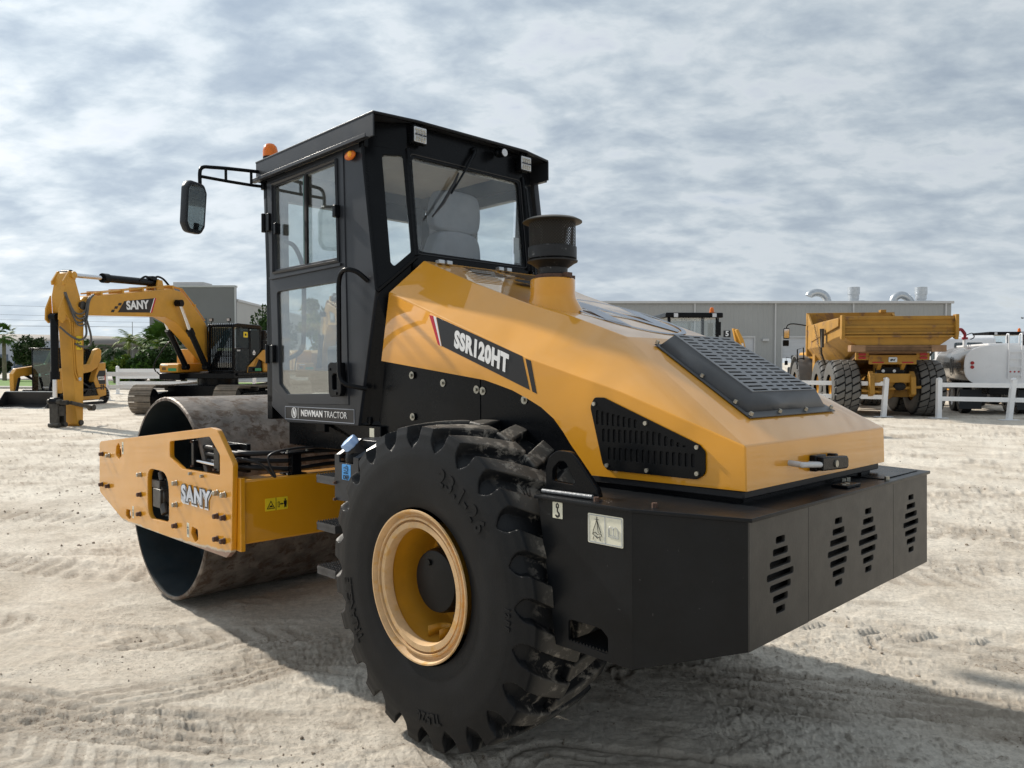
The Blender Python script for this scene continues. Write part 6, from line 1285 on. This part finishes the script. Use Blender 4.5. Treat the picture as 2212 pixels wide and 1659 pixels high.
# ------------------------------------------------------------------ black cabs of two machines standing behind
def cab_machine(name, M, label, body_drum=True):
    r_ = empty(name, M, label, 'road roller')
    mb = MB(); mb.prism([(-.72, 3.0), (.72, 3.0), (.76, 3.04), (.76, 3.17), (.5, 3.2), (-.72, 3.2)], 'x', -.76, .76) if False else None
    mb.extr([(-.78, -.72, 2.98), (-.78, .85, 2.98), (.78, .85, 2.98), (.78, -.72, 2.98)], (0, 0, .14)); rf = mb.build('roof', black, r_, 30, .03)
    mb = MB()
    for x in (-.70, .62):
        for y in (-.62, .70): mb.box(x, x+.08, y, y+.08, 1.45, 2.98)
    mb.box(-.70, .70, -.62, .78, 1.35, 1.5); mb.box(-.7, .7, -.62, -.56, 1.5, 1.9); cb = mb.build('cab', black, r_, 30, .015)
    plate('cab_window', rect(-.60, .60, 1.95, 2.95, .05), [], .004, fr((0, -.60, 0), (1, 0, 0), (0, 0, 1)), glass, cb, .0005); plate('cab_window', rect(-.60, .60, 1.55, 2.95, .05), [], .004, fr((0, .76, 0), (1, 0, 0), (0, 0, 1)), glass, cb, .0005)
    mb = MB(); mb.box(-.2, .12, .0, .14, 1.9, 2.7); mb.box(-.25, .2, .0, .5, 1.7, 1.9); mb.build('seat', seatgrey, cb, 30, .05, 3)
    for x in (-.52, .52):
        mb = MB(); mb.box(x-.07, x+.07, -.78, -.70, 2.98, 3.11); l_ = mb.build('work_lamp', black, rf, 30, .01); plate('lamp_lens', rect(x-.055, x+.055, 2.995, 3.095, .01), [], .006, fr((0, -.785, 0), (1, 0, 0), (0, 0, 1)), lens, l_, .001)
    mb = MB(); mb.lathe([(3.12, .07), (3.15, .07), (3.16, .06), (3.22, .058), (3.27, .04), (3.285, .0001)], (.55, -.45, 0), 'z', 16); mb.build('beacon', orange, rf, 40)
    mb = MB(); mb.tube(smooth_path([(.62, -.6, 3.0), (.58, -.85, 2.98), (.57, -.93, 2.86)], 4), .015, 6); mb.box(.50, .64, -.96, -.90, 2.50, 2.86); mb.build('mirror', black, cb, 30, .03, 3)
    mb = MB(); mb.prism([(-1.0, .9), (-3.0, .9), (-3.0, 1.3), (-1.0, 1.7)], 'x', -.65, .65); 
    mb.v = [(v[0], v[1]+.4, v[2]) for v in mb.v]; mb.build('hood', yellow2, r_, 30, .03)
    mb = MB(); mb.box(-.5, .5, -2.4, 1.9, .55, 1.2); mb.box(-1.1, 1.1, 1.6, 1.8, .6, 1.0); mb.box(-1.15, -1.08, 1.6, 4.0, .5, 1.1); mb.box(1.08, 1.15, 1.6, 4.0, .5, 1.1); mb.build('frame', yellow2, r_, 30, .02)
    mb = MB(); mb.cyl((-1.05, 2.8, .76), (1.05, 2.8, .76), .76, n=40); mb.build('drum', drumsteel, r_, 40)
    for x in (-.8, .8):
        mb = MB(); mb.lathe([(-.28, .45), (-.28, .70), (-.2, .78), (.2, .78), (.28, .70), (.28, .45)], (x, -1.0, .77), 'x', 32); w = mb.build('wheel', rubber_plain, r_, 35); mb = MB(); mb.cyl((x-.25, -1.0, .77), (x+.25, -1.0, .77), .4, n=20); mb.build('rim', yellow_rim, w, 40)
    return r_
cab_machine('road_roller', Matrix.Translation((4.84, 21.3, 0)) @ Matrix.Rotation(R(3), 4, 'Z'), 'second road roller, its black cab with orange beacon rising behind the sloping yellow hood')
cab_machine('road_roller', Matrix.Translation((21.3, 33.6, -.04)) @ Matrix.Rotation(R(-8), 4, 'Z'), 'road roller with black roofed cab standing behind the white water tank truck')
# far small excavator and telehandler seen through gaps
def small_digger(M, label):
    r_ = empty('mini_excavator', M, label, 'excavator')
    mb = MB(); mb.box(-.9, .9, -.8, .8, .6, 1.3); mb.box(-.6, .3, -.5, .5, 1.3, 2.4); mb.build('cab', black, r_, 30, .05)
    mb = MB(); mb.box(-1.3, 1.3, -1.0, -.6, 0, .55); mb.box(-1.3, 1.3, .6, 1.0, 0, .55); mb.build('track', rubber_plain, r_, 30, .1, 3)
    mb = MB(); mb.prism([(.8, 1.0), (1.0, 2.2), (.7, 3.2), (.3, 3.9), (.15, 3.85), (.45, 3.1), (.7, 2.2), (.5, 1.1)], 'y', -.14, .14); mb.build('boom', yellow2, r_, 30, .02)
    mb = MB(); mb.prism([(.1, 3.95), (.3, 3.95), (.7, 2.6), (1.1, 2.0), (.9, 1.9), (.45, 2.5)], 'y', .16, .36); mb.build('arm', yellow2, r_, 30, .02)
    for y in (-.3, .42): mb = MB(); mb.cyl((.9, y, 1.6), (.5, y, 3.0), .06, n=10); mb.build('cylinder', chrome, r_, 35)
    mb = MB(); mb.prism([(.9, 1.9), (1.5, 1.8), (1.6, 1.3), (1.2, 1.2), (.9, 1.5)], 'y', -.4, .6); mb.build('bucket', grimy, r_, 30, .02)
    mb = MB(); mb.lathe([(2.4, .09), (2.6, .09), (2.68, .04), (2.69, .0001)], (0, 0, 0), 'z', 12); mb.build('beacon', orange, r_, 40)
    return r_
small_digger(mloc(14.35, 50, (.9, .2)), 'small yellow excavator with folded arm in front of the grey hall')
BK = empty('telehandler', mloc(20.4, 54, (-.2, -1)), 'black machine standing at the open garage door, left of the dump truck', 'loader')
mb = MB(); mb.box(-1.5, 1.5, -.8, .8, .6, 1.4); mb.box(-.6, .6, -.7, .4, 1.4, 2.25); mb.build('body', black, BK, 30, .08)
mb = MB(); mb.prism([(-1.6, 1.6), (-1.5, 1.9), (1.8, 1.3), (1.7, 1.0)], 'y', .5, .8); mb.build('boom', yellow2, BK, 30, .02)
for x in (-1.1, 1.1):
    for y in (-.95, .75): mb = MB(); mb.lathe([(-.15, .3), (-.15, .48), (.15, .48), (.15, .3)], (x, y+.1, .48), 'y', 20); mb.build('wheel', rubber_plain, BK, 35)
mb = MB(); mb.tube([(.7, -.8, 2.0), (.7, -1.2, 2.1), (.7, -1.2, 1.8)], .02, 6); mb.box(.65, .75, -1.3, -1.1, 1.55, 1.85); mb.build('mirror', black, BK, 40)
# ------------------------------------------------------------------ white fences
def fence(posts, h, rails, label, lean=None, name='rail_fence'):
    c = Vector((*posts[0], 0)); r_ = empty(name, Matrix.Translation(c), label, 'fence')
    for i, p in enumerate(posts):
        mb = MB(); dx, dy = p[0]-c.x, p[1]-c.y; ln = (lean or {}).get(i, 0)
        vs = []; 
        mb.box(-.07, .07, -.07, .07, 0, h); mb.lathe([(h, .095), (h+.02, .10), (h+.035, .085), (h+.06, .02), (h+.062, .0001)], (0, 0, 0), 'z', 4)
        mb.box(-.28, .28, -.10, .10, .0, .02)
        M = Matrix.Translation((dx, dy, 0)) @ Matrix.Shear('XZ', 4, (0, 0)) if False else Matrix.Translation((dx, dy, .005))
        mb.v = [tuple(M @ (Vector(v)+Vector((ln*v[2], 0, 0)))) for v in mb.v]; mb.build('post', white, r_, 35, .006)
    for a, b in zip(posts[:-1], posts[1:]):
        A = Vector((a[0]-c.x, a[1]-c.y, 0)); B = Vector((b[0]-c.x, b[1]-c.y, 0)); d = (B-A).normalized(); n_ = Vector((-d.y, d.x, 0))
        for z0, z1 in rails:
            la = (lean or {}).get(posts.index(a), 0); lb = (lean or {}).get(posts.index(b), 0)
            mb = MB(); a0 = A+d*.05+Vector((la*z0, 0, 0)); b0 = B-d*.05+Vector((lb*z0, 0, 0))
            mb.add([a0-n_*.02+Vector((0, 0, z0)), a0+n_*.02+Vector((0, 0, z0)), a0+n_*.02+Vector((0, 0, z1)), a0-n_*.02+Vector((0, 0, z1)), b0-n_*.02+Vector((0, 0, z0)), b0+n_*.02+Vector((0, 0, z0)), b0+n_*.02+Vector((0, 0, z1)), b0-n_*.02+Vector((0, 0, z1))], [(0, 1, 2, 3), (4, 7, 6, 5), (0, 4, 5, 1), (1, 5, 6, 2), (2, 6, 7, 3), (3, 7, 4, 0)])
            mb.build('rail', white, r_, 35, .004)
    return r_
RL = [(.58, .72), (1.02, 1.16)]
fence([(9.55, 26.4), (12.09, 24.99)], 1.24, RL, 'white two-rail fence panel in front of the yellow dump truck', {1: .06})
fence([(13.57, 24.42), (15.28, 23.6), (17.1, 22.8)], 1.24, [(.56, .70), (1.0, 1.14)], 'white two-rail fence panel in front of the water tank truck', {1: .10})
fence([(-18.7, 35.6), (-13.9, 35.9), (-12.2, 36.4)], 1.42, [(.55, .72), (1.12, 1.32)], 'nearer white fence between the track loader and the excavator', {0: -.12})
fence([(-21.75, 42.4), (-16.9, 42.6)], 1.5, [(.52, .70), (.86, 1.02), (1.2, 1.4)], 'farther white three-rail fence beyond the nearer one')
# ------------------------------------------------------------------ lawn, kerbs and road
gm_ = pm('lawn_grass', (.10, .20, .025), .9, 0, .35, 1.2, .3, 20)
def sheet(name, pts, z, m_, kind='structure', label=None, cat=None):
    me = bpy.data.meshes.new(name); me.from_pydata([(x, y, z) for x, y in pts], [], [tuple(range(len(pts)))]); o = link(name, me, m_); tag(o, label, cat, kind=kind); return o
sheet('grass', [(-120, 70), (-22, 49), (-8, 47), (-8, 60), (-30, 66), (-120, 100)], .06, gm_, 'stuff', 'strip of mown green lawn between the pale kerbs', 'grass')
def wallbox(name, a, b, w, h, mat_, label=None, cat=None, kind=None):
    A = Vector((*a, 0)); B = Vector((*b, 0)); d = (B-A).normalized(); n_ = Vector((-d.y, d.x, 0))*w/2; mb = MB(); mb.extr([A-n_, B-n_, B+n_, A+n_], (0, 0, h)); o = mb.build(name, mat_, None, 30, .02); tag(o, label, cat, kind=kind); return o
kc = pm('pale_concrete', (.46, .43, .39), .85, 0, .12, .8, .1, 30)
wallbox('kerb', (-120, 69), (-8, 46.2), 1.2, .14, kc, kind='structure')
wallbox('kerb', (-120, 101), (-30, 67.5), 1.0, .14, kc, kind='structure')
sheet('road', [(-160, 118), (-30, 69), (10, 60), (10, 72), (-30, 84), (-160, 150)], .03, kc)
# ------------------------------------------------------------------ halls
wallg = pm('grey_ribbed_cladding', (.335, .34, .335), .6, .1, .05, .3, .02, 10, stripes=(0, 14, .9)); trimg = pm('light_grey_trim', (.50, .50, .50), .5, 0, .05, 1); doorm = pm('roller_door_grey', (.50, .51, .53), .5, 0, .04, 1, stripes=(2, 16, .4)); ventm = galv
GB = empty('hall', Matrix.Translation((3, 73, 0)), 'long grey corrugated hall behind the dump truck with pale garage doors', 'hall')
Wd = 38.6; Hh = 7.35
doors = [(18.6, 20.05), (22.55, 25.15), (8.0, 11.0), (30.4, 33.6)]
def wallseg(x0, x1, z0, z1, nm='wall', m_=None, y=0, par=None):
    mb = MB(); mb.box(x0, x1, y, y+.3, z0, z1); return mb.build(nm, m_ or wallg, par or GB, 30)
xs_ = sorted(doors); cur = 0
for a, b in xs_:
    wallseg(cur, a, 0, Hh); wallseg(a, b, 4.12, Hh); cur = b
wallseg(cur, Wd, 0, Hh)
for i, (a, b) in enumerate(xs_):
    op = 2.1 if i == 2 else 0
    mb = MB(); mb.box(a+.08, b-.08, .1, .16, op, 4.05); mb.build('garage_door', doorm, GB, 30)
    mb = MB(); mb.box(a-.02, a+.10, -.03, .05, 0, 4.2); mb.box(b-.10, b+.02, -.03, .05, 0, 4.2); mb.box(a+.1, b-.1, -.03, .05, 4.05, 4.2); mb.build('door_frame', trimg, GB, 30)
mb = MB(); mb.box(-.1, Wd+.15, -.25, 0, Hh-.08, Hh+.16); mb.build('gutter', trimg, GB, 30, .03)
for x in (14.3, 21.93, 29.3, 38.05): mb = MB(); mb.box(x-.07, x+.07, -.14, -.01, 0, Hh-.08); mb.build('downspout', trimg, GB, 30)
mb = MB(); mb.box(0, .3, .3, 14, 0, Hh); mb.box(Wd-.3, Wd, .3, 14, 0, Hh); mb.box(0, Wd, 13.7, 14, 2.4, Hh); mb.build('side_wall', wallg, GB, 30)
mb = MB(); mb.prism([(0, Hh+.02), (7, Hh+.25), (14, Hh+.02), (14, Hh-.1), (0, Hh-.1)], 'x', 0, Wd); mb.build('roof', pm('pale_roof_sheet', (.42, .42, .41), .5, .3, .05, 1), GB, 30)
mb = MB(); mb.box(21.0-.3, 21.0+.3, -.25, -.01, 3.72, 3.95); mb.build('wall_lamp', trimg, GB, 30)
for i, x in enumerate((27.0, 33.95)):
    mb = MB(); A0 = [(x-1.3, 1.5, Hh+.75), (x-1.15, 1.5, Hh+.95), (x-.6, 1.5, Hh+1.1), (x, 1.5, Hh+.95), (x+.4, 1.5, Hh+.5), (x+.5, 1.5, Hh-.1)] if i == 0 else [(x-.1, 1.5, Hh-.1), (x-.05, 1.5, Hh+.5), (x+.5, 1.5, Hh+.85), (x+1.1, 1.5, Hh+.7), (x+1.5, 1.5, Hh+.3), (x+1.6, 1.5, Hh-.1)]
    mb.tube(smooth_path(A0, 4), .37, 16); mb.build('duct', ventm, GB, 25)
for x in (30.0, 36.5):
    mb = MB(); mb.lathe([(Hh-.1, .46), (Hh+.45, .46), (Hh+.46, .5), (Hh+.9, .5), (Hh+.91, .56), (Hh+1.6, .56), (Hh+1.61, .5)], (x, 1.5, 0), 'z', 24); mb.box(x-.75, x+.75, .8, 2.2, Hh, Hh+.28); mb.build('duct', ventm, GB, 30)
plate('number_sign', rect(17.05, 17.70, 4.1, 4.72), [], .05, fr((0, -.02, 0), (1, 0, 0), (0, 0, 1)), decal_k, GB, .003)
text('5', .66, fr((17.375, -.06, 4.41), (1, 0, 0), (0, 0, 1)), decal_w, 'sign_number', GB, .025)
tiltw = pm('grey_tilt_up_concrete', (.20, .20, .20), .8, 0, .05, .4, .1, 8); 
TB = empty('grey_building', Matrix.Translation((-35.3, 75, 0)), 'tall plain grey building block behind the excavator with a lower ribbed wing', 'building')
mb = MB(); mb.box(0, 8.35, 0, .5, 0, 9.0); mb.build('block', tiltw, TB, 30, .03)
mb = MB(); mb.box(.3, 7.9, .5, 16, 0, 7.4); mb.build('rear_wing', tiltw, TB, 30, .03)
mb = MB(); mb.box(-.05, 8.42, -.06, .56, 9.0, 9.2); mb.build('coping', trimg, TB, 30, .02)
mb = MB(); mb.box(2.0, 5.0, .8, 3, 7.4, 9.6); mb.build('roof_unit', trimg, TB, 30, .02)
mb = MB(); mb.box(8.30, 8.42, -.03, .1, 0, 9.1); mb.build('corner_trim', trimg, TB, 30)
mb = MB(); mb.box(3.6, 5.6, -.05, .05, 4.6, 6.0); mb.build('window', glass_dark, TB, 30)
mb = MB(); mb.extr([(8.33, .55, 0), (8.33, .55, 7.75), (7.2, 30, 7.75), (7.2, 30, 0)], (-.3, 0, 0)); mb.build('wing_wall', pm('pale_ribbed_cladding', (.42, .415, .40), .6, 0, .04, .5, stripes=(1, 21, .55)), TB, 30)
mb = MB(); mb.extr([(8.45, .6, 7.68), (8.45, .6, 7.9), (7.32, 30, 7.9), (7.32, 30, 7.68)], (-.4, 0, 0)); mb.build('wing_gutter', trimg, TB, 30)
mb = MB(); mb.extr([(7.98, 9.6, 5.9), (7.95, 10.6, 5.9), (7.95, 10.6, 6.8), (7.98, 9.6, 6.8)], (.08, 0, 0)); mb.build('window', whitepaint, TB, 30)
FB = empty('warehouse', Matrix.Translation((-110, 122, 0)), 'very long low warehouse with brown-grey roof and pale blue wall, far left', 'warehouse')
mb = MB(); mb.box(0, 36, 0, 20, 0, 5.0); mb.build('wall', pm('pale_blue_wall', (.42, .46, .52), .7, 0, .05, .3), FB, 30)
mb = MB(); mb.add([(-.3, -.5, 4.9), (66, 8, 4.7), (64, 16, 5.2), (36, 12, 6.3), (-.3, 10, 6.9)], [(0, 1, 2, 3, 4)]); so_ = mb.build('roof', pm('brown_grey_roof', (.22, .20, .18), .8, 0, .08, .2), FB, 30); so_.modifiers.new('s', 'SOLIDIFY').thickness = -.3
mb = MB(); mb.box(36, 66, 8.5, 20, 0, 4.6); mb.build('wall', pm('dark_grey_wall', (.22, .22, .21), .8, 0, .05, .3), FB, 30)  # one even grey, darker than the pale blue wall
mb = MB(); mb.box(-.3, 36.2, -.6, -.2, 4.75, 5.0); mb.build('fascia', whitepaint, FB, 30)
for x in (27.5, 31.0): mb = MB(); mb.box(x, x+2.6, -.06, 0, 0, 2.9); mb.build('door', pm('slate_blue_door', (.10, .13, .17), .6, 0, .05, .5) if 'slate_blue_door' not in MATS else MATS['slate_blue_door'], FB, 30)
# ------------------------------------------------------------------ plants
leafm = pm('palm_leaf', (.06, .12, .020), .6, 0, .45, 1.5, 0, dust=0, spec=.12); leafd = pm('dark_leaf', (.032, .062, .018), .65, 0, .5, 1.2, spec=.1); leafy = pm('yellow_green_leaf', (.16, .21, .03), .6, 0, .4, 1.2, spec=.12); leafg = pm('grey_green_leaf', (.085, .10, .055), .7, 0, .45, 1.0, spec=.1); bark = pm('palm_bark', (.20, .165, .125), .9, 0, .3, 4, .4, 20)
def frond(mb, o, az, el, Ln, droop, w, nl=18, rng=random, fan=False):
    d = Vector((math.cos(az), math.sin(az), 0)); P_ = []; e = el
    p = Vector(o); st_ = Ln/nl
    for i in range(nl+1):
        P_.append(p.copy()); p = p+(d*math.cos(e)+Vector((0, 0, math.sin(e))))*st_; e -= droop/nl
    side = Vector((-d.y, d.x, 0))
    for i in range(1, nl):
        t = i/nl; ll = w*math.sin(math.pi*min(1, .12+.9*t))*rng.uniform(.8, 1.15)
        for s in (-1, 1):
            q = P_[i]; dr = (P_[i+1]-P_[i]).normalized(); tip = q+side*s*ll*.75+dr*ll*.55+Vector((0, 0, -ll*rng.uniform(.25, .6)))
            b_ = dr*st_*.42; mb.add([q-b_, q+b_, tip], [(0, 1, 2)])
    return mb
def palm(name, loc_, h, Ln, nf, seed, mat_, label, droop=1.9, trunk_r=.16, w=.5, group=None, els=(.1, 1.35), skirt=False):
    rg_ = random.Random(seed); r_ = empty(name, Matrix.Translation(loc_), label, 'palm tree', group)
    mb = MB(); lx, ly = rg_.uniform(-.25, .25), rg_.uniform(-.2, .2)
    mb.tube([(lx*(k/6)**2, ly*(k/6)**2, h*k/6-.05) for k in range(7)], [trunk_r*(1.25-.45*k/6) for k in range(7)], 10); mb.build('trunk', bark, r_, 50)
    mb = MB()
    for k in range(nf):
        az = 2.39996*k+rg_.uniform(-.3, .3); el = els[0]+(els[1]-els[0])*((k+.5)/nf)+rg_.uniform(-.15, .15); frond(mb, (lx, ly, h-.05), az, el, Ln*rg_.uniform(.8, 1.1), droop*rg_.uniform(.8, 1.2), w, 16, rg_)
    mb.build('crown', mat_, r_, 180, recalc=False)
    return r_
def fanpalm(name, loc_, h, Rc, nf, seed, mat_, label, group=None, trunk_r=.18):
    rg_ = random.Random(seed); r_ = empty(name, Matrix.Translation(loc_), label, 'palm tree', group)
    mb = MB(); mb.tube([(0, 0, h*k/6) for k in range(7)], [trunk_r*(1.2-.3*k/6) for k in range(7)], 10); mb.build('trunk', bark, r_, 50)
    mb = MB()
    for k in range(nf):
        az = 2.39996*k; el = 1.45-2.5*((k+.5)/nf)**.9; d = Vector((math.cos(az)*math.cos(el), math.sin(az)*math.cos(el), math.sin(el))); c = Vector((0, 0, h))+d*Rc*rg_.uniform(.45, .65)
        side = d.cross(Vector((0, 0, 1))); side = side.normalized() if side.length > .1 else Vector((1, 0, 0)); upv = side.cross(d)
        for j in range(15):
            a = -1.9+3.8*j/14+rg_.uniform(-.05, .05); l_ = Rc*.5*rg_.uniform(.8, 1.1)*(1-.15*abs(a)); e = (d*math.cos(a)+side*math.sin(a)).normalized(); tip = c+e*l_-Vector((0, 0, l_*.28)); wv = (upv*.3+d.cross(e)*0+Vector((0, 0, .1))).normalized()*0
            pv = e.cross(upv).normalized()*l_*.085; mid = c+e*l_*.55
            mb.add([c, mid+pv, tip, mid-pv], [(0, 1, 2, 3)])
    mb.build('crown', mat_, r_, 180, recalc=False); return r_
def bush(name, loc_, rx, rz, n, seed, mats_, label, cat='tree', group=None, trunk=True, lz=.25, leaf=.22):
    rg_ = np.random.RandomState(seed); r_ = empty(name, Matrix.Translation(loc_), label, cat, group)
    mb = MB()
    if trunk:
        for k in range(4):
            a = k*1.7; mb.tube([(0, 0, 0), (.15*rx*math.cos(a), .15*rx*math.sin(a), rz*.7), (.5*rx*math.cos(a), .5*rx*math.sin(a), rz*1.3)], [.12, .08, .03], 7)
        mb.build('trunk', bark, r_, 50)
    ncl = 26; cl_ = []
    for k in range(ncl):
        v = rg_.randn(3); v /= np.linalg.norm(v); q = rg_.rand()**.4; cl_.append((v[0]*rx*.78*q, v[1]*rx*.78*q, rz*(1+lz)+v[2]*rz*.8*q, rg_.uniform(.22, .42)*min(rx, rz)))
    for mi_, mt in enumerate(mats_):
        mb = MB()
        for k in range(n//len(mats_)):
            c = cl_[rg_.randint(ncl)] if mi_ == 0 else cl_[rg_.randint(ncl//2, ncl)]; v = rg_.randn(3); v /= np.linalg.norm(v); p = Vector(c[:3])+Vector(v*c[3]*rg_.uniform(.6, 1.1))
            if p.z < .1: continue
            a = Vector(rg_.randn(3)).normalized()*leaf*rg_.uniform(.6, 1.3); b_ = a.cross(Vector(rg_.randn(3))).normalized()*leaf*.42; mb.add([p-a, p+b_, p+a, p-b_], [(0, 1, 2, 3)])
        mb.build('crown' if mi_ == 0 else 'light_foliage', mt, r_, 180, recalc=False)
    return r_
fanpalm('palm_tree', (-46.2, 70, 0), 4.2, 1.25, 30, 3, leafm, 'slim dark palm with round crown at the far left edge', trunk_r=.16)
palm('palm_tree', (-29.95, 60, 0), 3.35, 1.9, 16, 5, leafy, 'pale yellow-green arching palm left of the grey building', 1.7, .12, .55)
palm('palm_tree', (-28.0, 60.5, 0), 3.0, 2.0, 16, 15, leafy, 'yellow-green palm just right of the pale arching one', 1.8, .12, .55)
palm('palm_tree', (-31.95, 62, 0), 2.5, 1.9, 22, 8, leafd, 'dark drooping palm with heavy crown right of the track loader', 2.6, .16, .65)
fanpalm('palm_tree', (-26.0, 57, 0), 2.9, 2.1, 46, 11, leafm, 'bushy green fan palm in front of the grey building', trunk_r=.2)
fanpalm('palm_tree', (-23.9, 56, 0), 2.7, 2.0, 40, 12, leafd, 'darker fan palm close to the excavator boom cylinders', trunk_r=.2)
bush('shrub', (-25.6, 55, 0), 2.3, 1.25, 5200, 4, (leafd, leafm), 'dense dark green shrub under the fan palms', 'shrub', leaf=.17)
bush('shrub', (-28.8, 57, 0), 1.7, 1.0, 3200, 6, (leafm, leafy), 'light green shrub below the arching palms', 'shrub', leaf=.17)
bush('tree', (-47.0, 76, 0), 2.1, 1.9, 4200, 21, (leafg, leafd), 'loose grey-green tree behind the track loader cab', leaf=.2)
bush('tree', (-43.2, 78, 0), 2.0, 1.8, 4200, 22, (leafg, leafm), 'grey-green tree half hidden by the excavator arm', leaf=.2)
bush('shrub', (-52.2, 77, 0), 2.6, 1.1, 3000, 23, (leafd, leafg), 'low dark hedge shrub at the far left edge', 'shrub', leaf=.2)
bush('shrub', (-48.3, 80, 0), 2.2, 1.0, 2600, 24, (leafg, leafd), 'low grey shrub between the hedge and the loader', 'shrub', leaf=.2)
bush('tree', (-42.0, 96, 0), 6.0, 2.2, 4200, 25, (leafg, leafd), 'wide distant grey-green tree behind the dark palm', leaf=.3)
bush('tree', (-19.3, 62, 0), 2.0, 3.0, 4200, 26, (leafd, leafm), 'tall green tree whose top shows above the excavator cab', leaf=.2)
bush('tree', (-14.6, 58, 0), 1.6, 3.4, 3200, 27, (leafm, leafy), 'bright green tree top beside the roller cab, before the ribbed wing', leaf=.2)
# ------------------------------------------------------------------ parked cars, trailer, poles and wires far away
def car(x, y, f, c, label, grp):
    r_ = empty('parked_car', mloc(x, y, f), label, 'car', grp)
    mb = MB(); mb.prism([(-2.1, .35), (2.1, .35), (2.15, .7), (1.2, .92), (-1.9, .95), (-2.15, .8)], 'y', -.85, .85); mb.build('body', c, r_, 30, .06, 3)
    mb = MB(); mb.prism([(-1.7, .93), (1.1, .90), (.4, 1.42), (-1.2, 1.45)], 'y', -.75, .75); mb.build('glasshouse', glass_dark, r_, 30, .05)
    for X in (-1.3, 1.3):
        for Y in (-.8, .8): mb = MB(); mb.cyl((X, Y-.1, .33), (X, Y+.1, .33), .33, n=16); mb.build('wheel', rubber_plain, r_, 35)
carw = pm('white_car_paint', (.6, .62, .65), .25, 0, .03, 1, coat=.5); carb = pm('blue_grey_car_paint', (.12, .16, .24), .25, 0, .03, 1, coat=.5)
car(-58.3, 94, (.6, -.8), carw, 'white parked car far left under the trees', 'distant parked cars'); car(-55.3, 96, (.6, -.8), carb, 'blue-grey parked car between two pale cars', 'distant parked cars'); car(-53.0, 96, (.6, -.8), carw, 'pale parked car nearest the loader', 'distant parked cars')
TL_ = empty('flatbed_trailer', mloc(-31.5, 66, (1, 0)), 'black flatbed trailer parked on the lawn beyond the white fences', 'trailer')
mb = MB(); mb.box(-3.4, 3.6, -1.1, 1.1, 1.25, 1.5); mb.box(-3.0, 3.2, -.5, .5, .95, 1.25); mb.prism([(-1.2, 1.5), (-.6, 2.1), (1.4, 2.1), (1.6, 1.5)], 'y', -.9, .9); mb.build('deck', black, TL_, 30, .02)
for x in (-1.8, -.7, 1.9): mb = MB(); mb.cyl((x, -1.05, .5), (x, 1.05, .5), .48, n=20); mb.build('wheel', rubber_plain, TL_, 35)
CN = empty('canopy', Matrix.Translation((-28.5, 66.5, 0)), 'small dark green canopy on posts before the shrubs', 'canopy')
mb = MB(); mb.box(-2.2, 2.2, -1.3, 1.3, 2.35, 2.75); mb.build('roof', pm('dark_green_canvas', (.025, .05, .045), .7, 0, .1, 2), CN, 30, .05)
for x in (-2.0, 2.0): mb = MB(); mb.cyl((x, -1.1, 0), (x, -1.1, 2.35), .06, n=10); mb.build('post', galv, CN, 35)
pole = pm('grey_pole', (.25, .24, .23), .7, 0, .1, 2)
MS = MB(); MS.tube([(0, 0, 0), (0, 0, 5.4)], [.05, .025], 8); o = MS.build('mast', pole, None, 40); o.location = (-34.5, 70, 0); tag(o, 'thin grey mast above the arching palms', 'mast')
for k, (x, y) in enumerate(((-150, 150), (8, 135))):
    mb = MB(); mb.cyl((0, 0, 0), (0, 0, 16), .22, .15, n=10); mb.box(-1.6, 1.6, -.1, .1, 14.6, 14.85); o = mb.build('utility_pole', pole, None, 35); o.location = (x, y, 0); tag(o, ('utility pole off to the far left carrying the power lines', 'utility pole hidden behind the roller carrying the power lines')[k], 'pole')
wire = pm('wire', (.16, .17, .19), .6, 0, .05, 2)
for k, (z0, z1) in enumerate(((13.8, 8.6), (12.1, 7.6), (11.2, 7.0), (10.2, 6.4), (8.8, 7.6))):
    mb = MB(); mb.tube([(-150+158*t/24, 125-20*t/24, z0+(z1-z0)*t/24-2.4*math.sin(math.pi*t/24)*.5) for t in range(25)], .022, 4); o = mb.build('power_line', wire, None, 60); tag(o, ('topmost', 'second from top', 'middle', 'fourth from top', 'lowest')[k]+' of five thin power lines in the sky, far left', 'power line', 'power lines')
# a bird
mb = MB(); mb.sphere((0, 0, 0), .09, (2.2, .8, .8), 10, 6); mb.add([(.1, 0, .03), (-.12, 0, .03), (-.05, .55, .16), (.12, .3, .13)], [(0, 1, 2, 3)]); mb.add([(.1, 0, .03), (-.12, 0, .03), (-.05, -.55, .12), (.12, -.3, .12)], [(0, 1, 2, 3)]); o = mb.build('bird', black, None, 60, recalc=False); o.scale = (.35,)*3; o.location = (26.5, 40, 4.05); o.rotation_euler = (0, 0, 2.2); tag(o, 'small dark bird flying in the sky at the right edge', 'bird')
